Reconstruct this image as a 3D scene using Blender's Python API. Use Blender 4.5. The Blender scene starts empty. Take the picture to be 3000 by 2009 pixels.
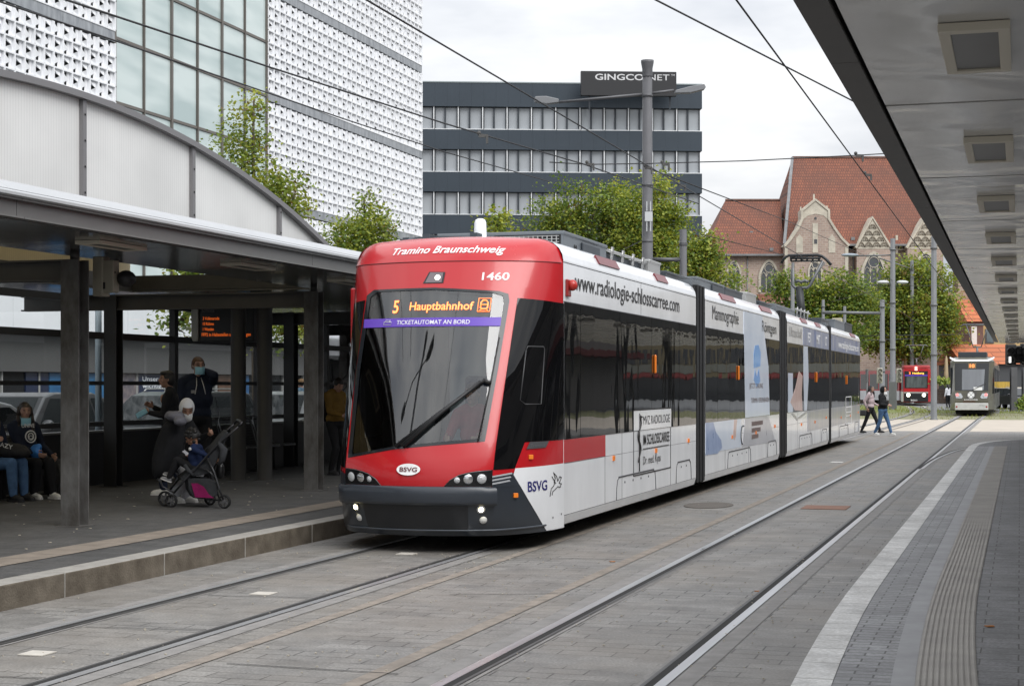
import bpy, bmesh, math, random
from mathutils import Vector, Matrix, Euler, noise
R = math.radians
SC = bpy.context.scene
COL = SC.collection
rnd = random.Random(7)

# ---------------------------------------------------------------- camera
YAW = R(16.73)
cam = bpy.data.cameras.new('camera'); camo = bpy.data.objects.new('camera', cam); COL.objects.link(camo)
camo.location = (0, 0, 1.65); camo.rotation_euler = (R(90), 0, YAW)
cam.sensor_width = 36; cam.lens = 59.4; cam.shift_y = 0.0412; cam.clip_start = 0.1; cam.clip_end = 3000
SC.camera = camo
# ---------------------------------------------------------------- world: overcast sky
SUN_EL, SUN_ROT = R(48), R(128)
w = bpy.data.worlds.new('World'); SC.world = w; w.use_nodes = True
nt = w.node_tree; nt.nodes.clear()
def wn(t, **k):
    n = nt.nodes.new(t)
    for a, b in k.items(): setattr(n, a, b)
    return n
out = wn('ShaderNodeOutputWorld'); bg = wn('ShaderNodeBackground')
sky = wn('ShaderNodeTexSky', sky_type='NISHITA', sun_disc=False, sun_elevation=SUN_EL, sun_rotation=SUN_ROT)
hs = wn('ShaderNodeHueSaturation'); hs.inputs['Saturation'].default_value = 0.25
geo = wn('ShaderNodeTexCoord')
mp = wn('ShaderNodeMapping'); mp.inputs['Scale'].default_value = (1.3, 1.3, 4.2)
nz = wn('ShaderNodeTexNoise'); nz.inputs['Scale'].default_value = 2.1; nz.inputs['Detail'].default_value = 6; nz.inputs['Roughness'].default_value = 0.55
cr = wn('ShaderNodeValToRGB')
cr.color_ramp.elements[0].position = 0.37; cr.color_ramp.elements[0].color = (3.7, 3.95, 4.4, 1)
cr.color_ramp.elements[1].position = 0.62; cr.color_ramp.elements[1].color = (6.8, 6.85, 6.9, 1)
mx = wn('ShaderNodeMix', data_type='RGBA'); mx.inputs[0].default_value = 0.93
L = nt.links.new
L(sky.outputs[0], hs.inputs['Color']); L(geo.outputs['Generated'], mp.inputs[0]); L(mp.outputs[0], nz.inputs['Vector'])
L(nz.outputs[0], cr.inputs[0]); L(hs.outputs[0], mx.inputs[6]); L(cr.outputs[0], mx.inputs[7])
# an overcast sky grows brighter from the horizon to the zenith
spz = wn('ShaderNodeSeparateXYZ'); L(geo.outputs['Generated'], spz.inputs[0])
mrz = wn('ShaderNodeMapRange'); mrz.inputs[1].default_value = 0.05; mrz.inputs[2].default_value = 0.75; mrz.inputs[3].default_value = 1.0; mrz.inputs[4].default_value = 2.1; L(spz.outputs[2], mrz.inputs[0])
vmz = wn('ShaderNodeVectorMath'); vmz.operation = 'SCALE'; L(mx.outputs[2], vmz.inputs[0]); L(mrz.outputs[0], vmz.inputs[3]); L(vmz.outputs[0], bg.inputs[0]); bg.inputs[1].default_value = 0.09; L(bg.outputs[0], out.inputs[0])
sl = bpy.data.lights.new('sun', 'SUN'); sl.energy = 1.5; sl.angle = R(40); sl.color = (1, 0.985, 0.96)
so = bpy.data.objects.new('sun', sl); COL.objects.link(so)
az = SUN_ROT
sdir = Vector((math.sin(az) * math.cos(SUN_EL), math.cos(az) * math.cos(SUN_EL), math.sin(SUN_EL)))
so.rotation_euler = sdir.to_track_quat('Z', 'Y').to_euler(); so.location = (0, 0, 60)
vs = SC.view_settings; SC.display_settings.display_device = 'sRGB'
vs.view_transform = 'Standard'; vs.look = 'None'; vs.gamma = 1; vs.exposure = 0.66; vs.use_curve_mapping = False
SC.cycles.max_bounces = 8; SC.cycles.transparent_max_bounces = 12; SC.cycles.use_denoising = True
SC.cycles.caustics_reflective = False; SC.cycles.caustics_refractive = False

# ---------------------------------------------------------------- survey helpers (pixel of the 2341 px wide photo -> point on a known plane)
PF, PCX, PHY, CH = 4950 / 1.28151, 1170.5, 880.2, 1.65
_c, _s = math.cos(YAW), math.sin(YAW)
def atD(x, y, d):
    xc = (x - PCX) / PF * d
    return Vector((xc * _c - d * _s, xc * _s + d * _c, CH - (y - PHY) / PF * d))
def atX(x, y, X): return atD(x, y, X / ((x - PCX) / PF * _c - _s))
def atZ(x, y, Z): return atD(x, y, (CH - Z) * PF / (y - PHY))
def atY(x, y, Y): return atD(x, y, Y / ((x - PCX) / PF * _s + _c))

# ---------------------------------------------------------------- materials
MATS = {}
def mat(name, col, rough=0.5, metal=0.0, var=0.0, vscale=4.0, bump=0.0, bscale=40.0, spec=0.5, coat=0.0, emit=None, es=0.0, col2=None, stretch=None, alpha=None, trans=0.0):
    if name in MATS: return MATS[name]
    m = bpy.data.materials.new(name); m.use_nodes = True
    t = m.node_tree; b = t.nodes['Principled BSDF']
    b.inputs['Base Color'].default_value = (*col, 1); b.inputs['Roughness'].default_value = rough
    b.inputs['Metallic'].default_value = metal; b.inputs['Specular IOR Level'].default_value = spec
    b.inputs['Coat Weight'].default_value = coat; b.inputs['Coat Roughness'].default_value = 0.06
    if emit: b.inputs['Emission Color'].default_value = (*emit, 1); b.inputs['Emission Strength'].default_value = es
    if trans: b.inputs['Transmission Weight'].default_value = trans
    tc = t.nodes.new('ShaderNodeTexCoord'); vec = tc.outputs['Object']
    if stretch:
        mpn = t.nodes.new('ShaderNodeMapping'); mpn.inputs['Scale'].default_value = stretch
        t.links.new(vec, mpn.inputs[0]); vec = mpn.outputs[0]
    if var or col2:
        n = t.nodes.new('ShaderNodeTexNoise'); n.inputs['Scale'].default_value = vscale; n.inputs['Detail'].default_value = 6; n.inputs['Roughness'].default_value = 0.62
        t.links.new(vec, n.inputs['Vector'])
        rp = t.nodes.new('ShaderNodeValToRGB'); rp.color_ramp.elements[0].position = 0.3; rp.color_ramp.elements[1].position = 0.7
        c2 = col2 if col2 else tuple(min(1, c * (1 + var)) for c in col)
        c1 = col if col2 else tuple(c * (1 - var) for c in col)
        rp.color_ramp.elements[0].color = (*c1, 1); rp.color_ramp.elements[1].color = (*c2, 1)
        t.links.new(n.outputs[0], rp.inputs[0]); t.links.new(rp.outputs[0], b.inputs['Base Color'])
        mr = t.nodes.new('ShaderNodeMapRange'); mr.inputs[3].default_value = max(0.02, rough - 0.08); mr.inputs[4].default_value = min(1, rough + 0.08)
        t.links.new(n.outputs[0], mr.inputs[0]); t.links.new(mr.outputs[0], b.inputs['Roughness'])
    if bump:
        n2 = t.nodes.new('ShaderNodeTexNoise'); n2.inputs['Scale'].default_value = bscale; n2.inputs['Detail'].default_value = 4
        t.links.new(vec, n2.inputs['Vector'])
        bp = t.nodes.new('ShaderNodeBump'); bp.inputs['Strength'].default_value = bump; bp.inputs['Distance'].default_value = 0.02
        t.links.new(n2.outputs[0], bp.inputs['Height']); t.links.new(bp.outputs[0], b.inputs['Normal'])
    MATS[name] = m
    return m

def glassy(name, tint, transp, rough=0.02, ior=1.5, dirt=0.0):
    """thin window pane: fresnel reflection over a tinted see-through film"""
    if name in MATS: return MATS[name]
    m = bpy.data.materials.new(name); m.use_nodes = True; t = m.node_tree; t.nodes.clear()
    o = t.nodes.new('ShaderNodeOutputMaterial'); g = t.nodes.new('ShaderNodeBsdfGlossy'); g.inputs['Roughness'].default_value = rough
    tr = t.nodes.new('ShaderNodeBsdfTransparent'); tr.inputs[0].default_value = (*[c * transp for c in tint], 1)
    df = t.nodes.new('ShaderNodeBsdfDiffuse'); df.inputs[0].default_value = (0.35, 0.36, 0.36, 1)
    m0 = t.nodes.new('ShaderNodeMixShader'); m0.inputs[0].default_value = dirt
    fr = t.nodes.new('ShaderNodeFresnel'); fr.inputs[0].default_value = ior
    m1 = t.nodes.new('ShaderNodeMixShader')
    t.links.new(tr.outputs[0], m0.inputs[1]); t.links.new(df.outputs[0], m0.inputs[2])
    t.links.new(fr.outputs[0], m1.inputs[0]); t.links.new(m0.outputs[0], m1.inputs[1]); t.links.new(g.outputs[0], m1.inputs[2]); t.links.new(m1.outputs[0], o.inputs[0])
    MATS[name] = m
    return m

def wavy_glass(name, col, wav, wscale, rough=0.03, stretch=(1, 1, 1), spec=0.8):
    """dark coach glass whose panes are slightly uneven, so that reflections ripple"""
    m = mat(name, col, rough, spec=spec)
    t = m.node_tree; b = t.nodes['Principled BSDF']
    tc = t.nodes.new('ShaderNodeTexCoord'); mpn = t.nodes.new('ShaderNodeMapping'); mpn.inputs['Scale'].default_value = stretch
    n = t.nodes.new('ShaderNodeTexNoise'); n.inputs['Scale'].default_value = wscale; n.inputs['Detail'].default_value = 1.5
    bp = t.nodes.new('ShaderNodeBump'); bp.inputs['Strength'].default_value = wav; bp.inputs['Distance'].default_value = 0.05
    t.links.new(tc.outputs['Object'], mpn.inputs[0]); t.links.new(mpn.outputs[0], n.inputs['Vector']); t.links.new(n.outputs[0], bp.inputs['Height']); t.links.new(bp.outputs[0], b.inputs['Normal'])
    return m

def brick_mat(name, c1, c2, mortar, bw, bh, msize, rot=0.0, rough=0.8, dirt=None, dscale=0.6, damt=0.5, bumps=0.5, plane='XY', offset=0.5, spec=0.5, hide=0.0, fine=0.3):
    m = bpy.data.materials.new(name); m.use_nodes = True; t = m.node_tree; b = t.nodes['Principled BSDF']; MATS[name] = m
    b.inputs['Specular IOR Level'].default_value = spec
    tc = t.nodes.new('ShaderNodeTexCoord'); mpn = t.nodes.new('ShaderNodeMapping')
    if plane == 'XZ': mpn.inputs['Rotation'].default_value = (R(-90), 0, 0)
    elif plane == 'YZ': mpn.inputs['Rotation'].default_value = (R(-90), 0, R(-90)); mpn.vector_type = 'TEXTURE'; mpn.inputs['Rotation'].default_value = (R(90), 0, R(90))
    else: mpn.inputs['Rotation'].default_value = (0, 0, rot)
    br = t.nodes.new('ShaderNodeTexBrick'); br.offset = offset
    br.inputs['Color1'].default_value = (*c1, 1); br.inputs['Color2'].default_value = (*c2, 1); br.inputs['Mortar'].default_value = (*mortar, 1)
    br.inputs['Scale'].default_value = 1; br.inputs['Mortar Size'].default_value = msize; br.inputs['Mortar Smooth'].default_value = 0.3
    br.inputs['Brick Width'].default_value = bw; br.inputs['Row Height'].default_value = bh; br.inputs['Bias'].default_value = 0.0
    t.links.new(tc.outputs['Object'], mpn.inputs[0])
    # wobble so that joints are not ruler straight
    wn_ = t.nodes.new('ShaderNodeTexNoise'); wn_.inputs['Scale'].default_value = 3.0
    sc_ = t.nodes.new('ShaderNodeVectorMath'); sc_.operation = 'SCALE'; sc_.inputs[3].default_value = 0.012 if bw < 1 else 0.0
    ad_ = t.nodes.new('ShaderNodeVectorMath'); ad_.operation = 'ADD'
    t.links.new(mpn.outputs[0], wn_.inputs['Vector']); t.links.new(wn_.outputs['Color'], sc_.inputs[0]); t.links.new(mpn.outputs[0], ad_.inputs[0]); t.links.new(sc_.outputs[0], ad_.inputs[1])
    t.links.new(ad_.outputs[0], br.inputs['Vector'])
    fn = t.nodes.new('ShaderNodeTexNoise'); fn.inputs['Scale'].default_value = 55; fn.inputs['Detail'].default_value = 5; t.links.new(tc.outputs['Object'], fn.inputs['Vector'])
    colr = br.outputs['Color']; fac = br.outputs['Fac']
    if hide:   # sanded joints: the joint colour shows only in places
        hn = t.nodes.new('ShaderNodeTexNoise'); hn.inputs['Scale'].default_value = 1.7; hn.inputs['Detail'].default_value = 3; t.links.new(tc.outputs['Object'], hn.inputs['Vector'])
        hr = t.nodes.new('ShaderNodeMapRange'); hr.inputs[1].default_value = hide; hr.inputs[2].default_value = hide + 0.12; t.links.new(hn.outputs[0], hr.inputs[0])
        mh = t.nodes.new('ShaderNodeMath'); mh.operation = 'MULTIPLY'; t.links.new(fac, mh.inputs[0]); t.links.new(hr.outputs[0], mh.inputs[1])
        mc = t.nodes.new('ShaderNodeMix'); mc.data_type = 'RGBA'
        br2 = t.nodes.new('ShaderNodeTexBrick'); br2.offset = offset
        for k in ('Scale', 'Mortar Smooth', 'Brick Width', 'Row Height', 'Bias'): br2.inputs[k].default_value = br.inputs[k].default_value
        br2.inputs['Mortar Size'].default_value = 0; br2.inputs['Color1'].default_value = (*c1, 1); br2.inputs['Color2'].default_value = (*c2, 1); t.links.new(ad_.outputs[0], br2.inputs['Vector'])
        t.links.new(mh.outputs[0], mc.inputs[0]); t.links.new(br2.outputs[0], mc.inputs[6]); mc.inputs[7].default_value = (*mortar, 1)
        colr = mc.outputs[2]; fac = mh.outputs[0]
    m1 = t.nodes.new('ShaderNodeMix'); m1.data_type = 'RGBA'; m1.blend_type = 'OVERLAY'; m1.inputs[0].default_value = fine * 3
    t.links.new(colr, m1.inputs[6]); t.links.new(fn.outputs[0], m1.inputs[7]); colr = m1.outputs[2]
    if plane == 'XY':   # worn patches and dark drips
        sn_ = t.nodes.new('ShaderNodeTexNoise'); sn_.inputs['Scale'].default_value = 2.3; sn_.inputs['Detail'].default_value = 8; sn_.inputs['Roughness'].default_value = 0.7; t.links.new(tc.outputs['Object'], sn_.inputs['Vector'])
        sr_ = t.nodes.new('ShaderNodeMapRange'); sr_.inputs[1].default_value = 0.3; sr_.inputs[2].default_value = 0.7; sr_.inputs[3].default_value = 0.62; sr_.inputs[4].default_value = 1.22; t.links.new(sn_.outputs[0], sr_.inputs[0])
        sv_ = t.nodes.new('ShaderNodeVectorMath'); sv_.operation = 'SCALE'; t.links.new(colr, sv_.inputs[0]); t.links.new(sr_.outputs[0], sv_.inputs[3]); colr = sv_.outputs[0]
    if dirt:
        dn = t.nodes.new('ShaderNodeTexNoise'); dn.inputs['Scale'].default_value = dscale; dn.inputs['Detail'].default_value = 7; dn.inputs['Roughness'].default_value = 0.65; t.links.new(tc.outputs['Object'], dn.inputs['Vector'])
        dr = t.nodes.new('ShaderNodeMapRange'); dr.inputs[1].default_value = 0.42; dr.inputs[2].default_value = 0.72; dr.inputs[4].default_value = damt; t.links.new(dn.outputs[0], dr.inputs[0])
        m2 = t.nodes.new('ShaderNodeMix'); m2.data_type = 'RGBA'; t.links.new(dr.outputs[0], m2.inputs[0]); t.links.new(colr, m2.inputs[6]); m2.inputs[7].default_value = (*dirt, 1); colr = m2.outputs[2]
    t.links.new(colr, b.inputs['Base Color'])
    rr = t.nodes.new('ShaderNodeMapRange'); rr.inputs[3].default_value = rough - 0.12; rr.inputs[4].default_value = rough + 0.1; t.links.new(fn.outputs[0], rr.inputs[0]); t.links.new(rr.outputs[0], b.inputs['Roughness'])
    hm = t.nodes.new('ShaderNodeMath'); hm.operation = 'MULTIPLY_ADD'; hm.inputs[1].default_value = -1; t.links.new(fac, hm.inputs[0])
    fs = t.nodes.new('ShaderNodeMath'); fs.operation = 'MULTIPLY'; fs.inputs[1].default_value = 0.35; t.links.new(fn.outputs[0], fs.inputs[0]); t.links.new(fs.outputs[0], hm.inputs[2])
    bp = t.nodes.new('ShaderNodeBump'); bp.inputs['Strength'].default_value = bumps; bp.inputs['Distance'].default_value = 0.01; t.links.new(hm.outputs[0], bp.inputs['Height']); t.links.new(bp.outputs[0], b.inputs['Normal'])
    return m

# ---------------------------------------------------------------- mesh builder
ORIG = {}
class MB:
    def __init__(s): s.v = []; s.f = []; s.mi = []; s.sm = []
    def add(s, vs, fs, m=0, smooth=False):
        o = len(s.v); s.v.extend(tuple(p) for p in vs)
        for f in fs: s.f.append(tuple(i + o for i in f)); s.mi.append(m); s.sm.append(smooth)
        return s
    def box(s, x0, x1, y0, y1, z0, z1, m=0, M=None):
        vs = [Vector((x, y, z)) for z in (z0, z1) for y in (y0, y1) for x in (x0, x1)]
        if M is not None: vs = [M @ p for p in vs]
        return s.add(vs, [(0, 2, 3, 1), (4, 5, 7, 6), (0, 1, 5, 4), (2, 6, 7, 3), (0, 4, 6, 2), (1, 3, 7, 5)], m)
    def cbox(s, c, size, m=0, rz=0, M=None):
        a, b, d = [q / 2 for q in size]
        return s.box(-a, a, -b, b, -d, d, m, Matrix.Translation(c) @ (M if M is not None else Matrix.Rotation(rz, 4, 'Z')))
    def bar(s, p0, p1, wd, h, m=0):
        p0, p1 = Vector(p0), Vector(p1); d = p1 - p0; ln = d.length
        q = d.to_track_quat('Y', 'Z').to_matrix().to_4x4()
        return s.box(-wd / 2, wd / 2, 0, ln, -h / 2, h / 2, m, Matrix.Translation(p0) @ q)
    def tube(s, pts, r, n=8, m=0, cap=True, smooth=True):
        pts = [Vector(p) for p in pts]; rs = r if isinstance(r, (list, tuple)) else [r] * len(pts)
        vs, fs = [], []; prev = None
        for i, p in enumerate(pts):
            d = (pts[min(i + 1, len(pts) - 1)] - pts[max(i - 1, 0)])
            if d.length < 1e-9: d = Vector((0, 0, 1))
            d.normalize()
            if prev is None: u = d.orthogonal().normalized()
            else: u = (prev - d * prev.dot(d)); u = u.normalized() if u.length > 1e-6 else d.orthogonal().normalized()
            prev = u; v = d.cross(u)
            for k in range(n):
                a = 2 * math.pi * k / n; vs.append(p + (u * math.cos(a) + v * math.sin(a)) * rs[i])
        for i in range(len(pts) - 1):
            for k in range(n): fs.append((i * n + k, i * n + (k + 1) % n, (i + 1) * n + (k + 1) % n, (i + 1) * n + k))
        s.add(vs, fs, m, smooth)
        if cap:
            o = len(s.v) - len(vs); s.f.append(tuple(o + k for k in reversed(range(n)))); s.f.append(tuple(o + (len(pts) - 1) * n + k for k in range(n))); s.mi += [m, m]; s.sm += [False, False]
        return s
    def prism(s, poly, plane, a0, a1, m=0, M=None):
        def P(p, a): return Vector((p[0], p[1], a)) if plane == 'xy' else (Vector((p[0], a, p[1])) if plane == 'xz' else Vector((a, p[0], p[1])))
        n = len(poly); vs = [P(p, a0) for p in poly] + [P(p, a1) for p in poly]
        if M is not None: vs = [M @ p for p in vs]
        return s.add(vs, [tuple(range(n)), tuple(reversed(range(n, 2 * n)))] + [(i, i + n, (i + 1) % n + n, (i + 1) % n) for i in range(n)], m)
    def quad(s, *ps, m=0): return s.add(ps, [tuple(range(len(ps)))], m)
    def ell(s, c, r, nu=12, nv=8, m=0, M=None):
        c = Vector(c); r = r if isinstance(r, (tuple, list)) else (r, r, r); vs = []; fs = []
        for j in range(nv + 1):
            th = math.pi * j / nv
            for i in range(nu):
                ph = 2 * math.pi * i / nu; p = Vector((r[0] * math.sin(th) * math.cos(ph), r[1] * math.sin(th) * math.sin(ph), r[2] * math.cos(th)))
                vs.append(c + (M @ p if M is not None else p))
        for j in range(nv):
            for i in range(nu): fs.append((j * nu + i, (j + 1) * nu + i, (j + 1) * nu + (i + 1) % nu, j * nu + (i + 1) % nu))
        return s.add(vs, fs, m, True)
    def lathe(s, prof, c=(0, 0, 0), n=16, m=0, M=None):
        c = Vector(c); vs = []; fs = []
        for r_, z in prof:
            for i in range(n):
                a = 2 * math.pi * i / n; p = Vector((r_ * math.cos(a), r_ * math.sin(a), z)); vs.append(c + (M @ p if M is not None else p))
        for j in range(len(prof) - 1):
            for i in range(n): fs.append((j * n + i, j * n + (i + 1) % n, (j + 1) * n + (i + 1) % n, (j + 1) * n + i))
        return s.add(vs, fs, m, True)
    def grid(s, fn, us, vs_, m=0, smooth=True):
        V = [fn(u, v) for v in vs_ for u in us]; n = len(us); F = []
        for j in range(len(vs_) - 1):
            for i in range(n - 1): F.append((j * n + i, j * n + i + 1, (j + 1) * n + i + 1, (j + 1) * n + i))
        return s.add(V, F, m, smooth)
    def build(s, name, mats, parent=None, bevel=0.0, seg=2, fixn=True):
        me = bpy.data.meshes.new(name)
        off = ORIG.get(parent.name, None) if parent else None
        vs = [(p[0] - off[0], p[1] - off[1], p[2] - off[2]) for p in s.v] if off is not None else s.v
        me.from_pydata(vs, [], s.f); me.update()
        mats = mats if isinstance(mats, (list, tuple)) else [mats]
        for m_ in mats: me.materials.append(m_)
        me.polygons.foreach_set('material_index', s.mi); me.polygons.foreach_set('use_smooth', s.sm)
        if fixn:
            bm = bmesh.new(); bm.from_mesh(me); bmesh.ops.recalc_face_normals(bm, faces=bm.faces); bm.to_mesh(me); bm.free()
        o = bpy.data.objects.new(name, me); COL.objects.link(o)
        if parent: o.parent = parent
        if off is not None: ORIG[o.name] = off
        if bevel:
            b = o.modifiers.new('bevel', 'BEVEL'); b.width = bevel; b.segments = seg; b.limit_method = 'ANGLE'; b.angle_limit = R(40); b.harden_normals = False
        return o

def tag(o, label=None, cat=None, group=None, kind=None):
    if label: o['label'] = label
    if cat: o['category'] = cat
    if group: o['group'] = group
    if kind: o['kind'] = kind
    return o
def thing(name, label, cat, loc=(0, 0, 0), group=None, rz=0.0, world=True):
    o = bpy.data.objects.new(name, None); COL.objects.link(o); o.location = loc; o.rotation_euler = (0, 0, rz); o.empty_display_size = 0.2
    if world: ORIG[o.name] = Vector(loc)
    return tag(o, label, cat, group)
def whole(mb, name, mats, label, cat, group=None, origin=None, bevel=0.0):
    """a thing that is one mesh; its origin is set to a sensible base point"""
    o = mb.build(name, mats, bevel=bevel)
    if origin is not None:
        d = Vector(origin); o.data.transform(Matrix.Translation(-d)); o.location = d
    return tag(o, label, cat, group)
def struct(mb, name, mats, bevel=0.0): return tag(mb.build(name, mats, bevel=bevel), kind='structure')
def kids(o): return [c for c in bpy.data.objects if c.parent == o]
def copy_tree(o, parent=None):
    c = o.copy(); COL.objects.link(c)
    if parent: c.parent = parent
    for ch in kids(o): copy_tree(ch, c)
    return c

_txt = {}
def text2d(body, bold=0.0, res=3):
    """outline text as a flat mesh: verts (x, y), faces, width; cap height is about 0.73"""
    k = (body, bold)
    if k in _txt: return _txt[k]
    cu = bpy.data.curves.new('t', 'FONT'); cu.body = body; cu.resolution_u = res; cu.offset = bold; cu.size = 1
    o = bpy.data.objects.new('t', cu); COL.objects.link(o)
    bpy.context.view_layer.update(); dg = bpy.context.evaluated_depsgraph_get()
    me = bpy.data.meshes.new_from_object(o.evaluated_get(dg))
    V = [(p.co.x, p.co.y) for p in me.vertices]; Fc = [tuple(p.vertices) for p in me.polygons]
    bpy.data.objects.remove(o); bpy.data.curves.remove(cu); bpy.data.meshes.remove(me)
    xs = [p[0] for p in V] or [0]; x0 = min(xs); V = [(p[0] - x0, p[1]) for p in V]
    _txt[k] = (V, Fc, max(xs) - x0)
    return _txt[k]
def put_text(mb, body, fn, x0, x1, y0, cap, m=0, bold=0.0):
    bold = max(0.0, min(bold, 0.016))
    """text stretched between x0 and x1, baseline y0, capital height cap, mapped by fn(x, y)"""
    V, Fc, wd = text2d(body, bold)
    sx = (x1 - x0) / max(wd, 1e-6); sy = cap / 0.73
    mb.add([fn(x0 + p[0] * sx, y0 + p[1] * sy) for p in V], Fc, m)
# ================================================================ SETTING
m_ground = mat('ground_asphalt', (0.13, 0.13, 0.128), 0.85, var=0.18, vscale=1.5, bump=0.2, bscale=60)
m_pave = brick_mat('street_pavers', (0.225, 0.216, 0.203), (0.178, 0.171, 0.161), (0.034, 0.032, 0.030), 0.34, 0.17, 0.006, rough=0.62, dirt=(0.24, 0.205, 0.165), dscale=0.55, damt=0.5, bumps=0.35, hide=0.42)
m_plat = brick_mat('platform_dark_pavers', (0.088, 0.087, 0.086), (0.074, 0.073, 0.072), (0.035, 0.034, 0.033), 0.40, 0.20, 0.005, rough=0.72, dirt=(0.085, 0.08, 0.074), dscale=1.3, damt=0.4, bumps=0.3)
m_kerb = mat('kerb_concrete', (0.30, 0.285, 0.26), 0.85, var=0.16, vscale=6, bump=0.25, bscale=90)
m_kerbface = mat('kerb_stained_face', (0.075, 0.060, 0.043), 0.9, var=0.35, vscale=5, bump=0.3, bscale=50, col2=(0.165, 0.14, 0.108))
m_tan = mat('tan_paving_strip', (0.23, 0.195, 0.16), 0.85, var=0.2, vscale=5, bump=0.2, bscale=80)
m_white_kerb = brick_mat('pale_kerb_slabs', (0.66, 0.65, 0.63), (0.58, 0.57, 0.55), (0.16, 0.15, 0.14), 5.0, 0.50, 0.006, rough=0.8, bumps=0.2, dirt=(0.42, 0.41, 0.39), dscale=4, damt=0.5)
m_plat_r = brick_mat('right_platform_small_pavers', (0.27, 0.27, 0.275), (0.21, 0.21, 0.215), (0.05, 0.048, 0.045), 0.20, 0.10, 0.006, rot=0, rough=0.55, dirt=(0.13, 0.128, 0.125), dscale=1.6, damt=0.6, bumps=0.45)
m_plat_d = brick_mat('right_platform_dark_pavers', (0.20, 0.20, 0.205), (0.17, 0.17, 0.175), (0.06, 0.058, 0.055), 0.40, 0.20, 0.005, rough=0.7, dirt=(0.16, 0.155, 0.15), dscale=1.2, damt=0.35, bumps=0.3)
m_steel = mat('rail_steel', (0.50, 0.50, 0.51), 0.30, 0.55, var=0.12, vscale=2, stretch=(8, 0.4, 1))
m_steel_d = mat('rail_dark_steel', (0.10, 0.098, 0.096), 0.55, 0.6, var=0.3, vscale=4)
m_groove = mat('rail_groove', (0.018, 0.017, 0.016), 0.9)
m_mortar = mat('rail_mortar', (0.22, 0.21, 0.20), 0.8, var=0.22, vscale=5, bump=0.2, bscale=60)
m_rust = mat('rusty_tan_joint', (0.235, 0.203, 0.172), 0.9, var=0.3, vscale=7, bump=0.3, bscale=70)
m_crossing = mat('pale_crossing_concrete', (0.44, 0.39, 0.33), 0.9, var=0.12, vscale=0.8)
m_road = mat('road_asphalt', (0.16, 0.165, 0.17), 0.85, var=0.12, vscale=0.7)
m_grass = mat('grass_ground', (0.10, 0.145, 0.03), 0.95, var=0.3, vscale=1.4, bump=0.6, bscale=25, col2=(0.20, 0.20, 0.075))
m_dry = mat('weedy_gravel', (0.24, 0.215, 0.15), 0.95, var=0.3, vscale=1.0, col2=(0.16, 0.18, 0.07), bump=0.5, bscale=30)

g = MB(); g.quad((-400, -60, -0.02), (400, -60, -0.02), (400, 900, -0.02), (-400, 900, -0.02)); struct(g, 'ground', m_ground)
g = MB(); g.quad((-7.12, -4, 0), (-1.17, -4, 0), (-1.17, 43, 0), (-7.12, 43, 0)); g.quad((-7.12, 43, 0), (-1.17, 43, 0), (9, 52, 0), (9, 62.5, 0), (-14, 62.5, 0), (-14, 52, 0), (-7.12, 52, 0))
struct(g, 'street_paving', m_pave)
g = MB(); g.quad((-22, 62.5, -0.004), (14, 62.5, -0.004), (14, 84, -0.004), (-22, 84, -0.004)); struct(g, 'crossing_path', m_crossing)
g = MB(); g.quad((-24, 84, -0.008), (20, 84, -0.008), (20, 104, -0.008), (-24, 104, -0.008)); struct(g, 'weedy_ground', m_dry)
g = MB(); g.quad((-6, 118, -0.004), (-2, 112, -0.004), (60, 112, -0.004), (60, 190, -0.004), (-14, 190, -0.004)); struct(g, 'far_road', m_road)
g = MB(); g.quad((-30, -10, 0.0), (-13.6, -10, 0.0), (-13.6, 130, 0.0), (-30, 130, 0.0)); struct(g, 'side_road', m_road)

def ribbon(mb, path, off, wd, z, m=0, dz=0.0):
    pts = [Vector((p[0], p[1], 0)) for p in path]; Lf, Rt = [], []
    for i, p in enumerate(pts):
        d = (pts[min(i + 1, len(pts) - 1)] - pts[max(i - 1, 0)]).normalized(); n = Vector((d.y, -d.x, 0))
        Lf.append(p + n * (off - wd / 2) + Vector((0, 0, z))); Rt.append(p + n * (off + wd / 2) + Vector((0, 0, z)))
    vs = Lf + Rt; k = len(pts)
    mb.add(vs, [(i, i + k, i + k + 1, i + 1) for i in range(k - 1)], m)
def smooth_path(ctrl, n=40):
    out_ = []
    for i in range(len(ctrl) - 1):
        p0, p1, p2, p3 = [Vector((*ctrl[max(0, min(len(ctrl) - 1, j))], 0)) for j in (i - 1, i, i + 1, i + 2)]
        for k in range(n):
            t = k / n
            out_.append(0.5 * ((2 * p1) + (p2 - p0) * t + (2 * p0 - 5 * p1 + 4 * p2 - p3) * t * t + (-p0 + 3 * p1 - 3 * p2 + p3) * t ** 3))
    out_.append(Vector((*ctrl[-1], 0))); return [(p.x, p.y) for p in out_]
trackR = [(-2.47, y) for y in (-4, 20, 40, 60, 85, 110, 140)]
trackL = smooth_path([(-5.72, -4), (-5.70, 20), (-5.69, 40), (-5.69, 56), (-5.45, 72), (-5.3, 88), (-5.6, 104), (-6.8, 122), (-8.4, 142), (-10.5, 165)], 8)
for path in (trackL, trackR):
    for sgn in (-1, 1):
        g = MB()
        ribbon(g, path, sgn * 0.60, 0.30, 0.004, 2)
        ribbon(g, path, sgn * 0.585, 0.065, 0.010, 0)      # running head
        ribbon(g, path, sgn * 0.527, 0.050, 0.0085, 1)     # flange groove
        ribbon(g, path, sgn * 0.490, 0.024, 0.0095, 3)     # groove lip
        struct(g, 'tram_rail', [m_steel, m_groove, m_mortar, m_steel_d])
g = MB(); br = smooth_path([(-1.9, 34), (-1.80, 40), (-1.3, 46), (0.2, 50.5), (4, 54), (10, 57)], 8)
ribbon(g, br, 0, 0.05, 0.012, 1); ribbon(g, br, 0.06, 0.05, 0.012, 0); struct(g, 'branch_tram_rail', [m_steel, m_groove])
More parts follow.
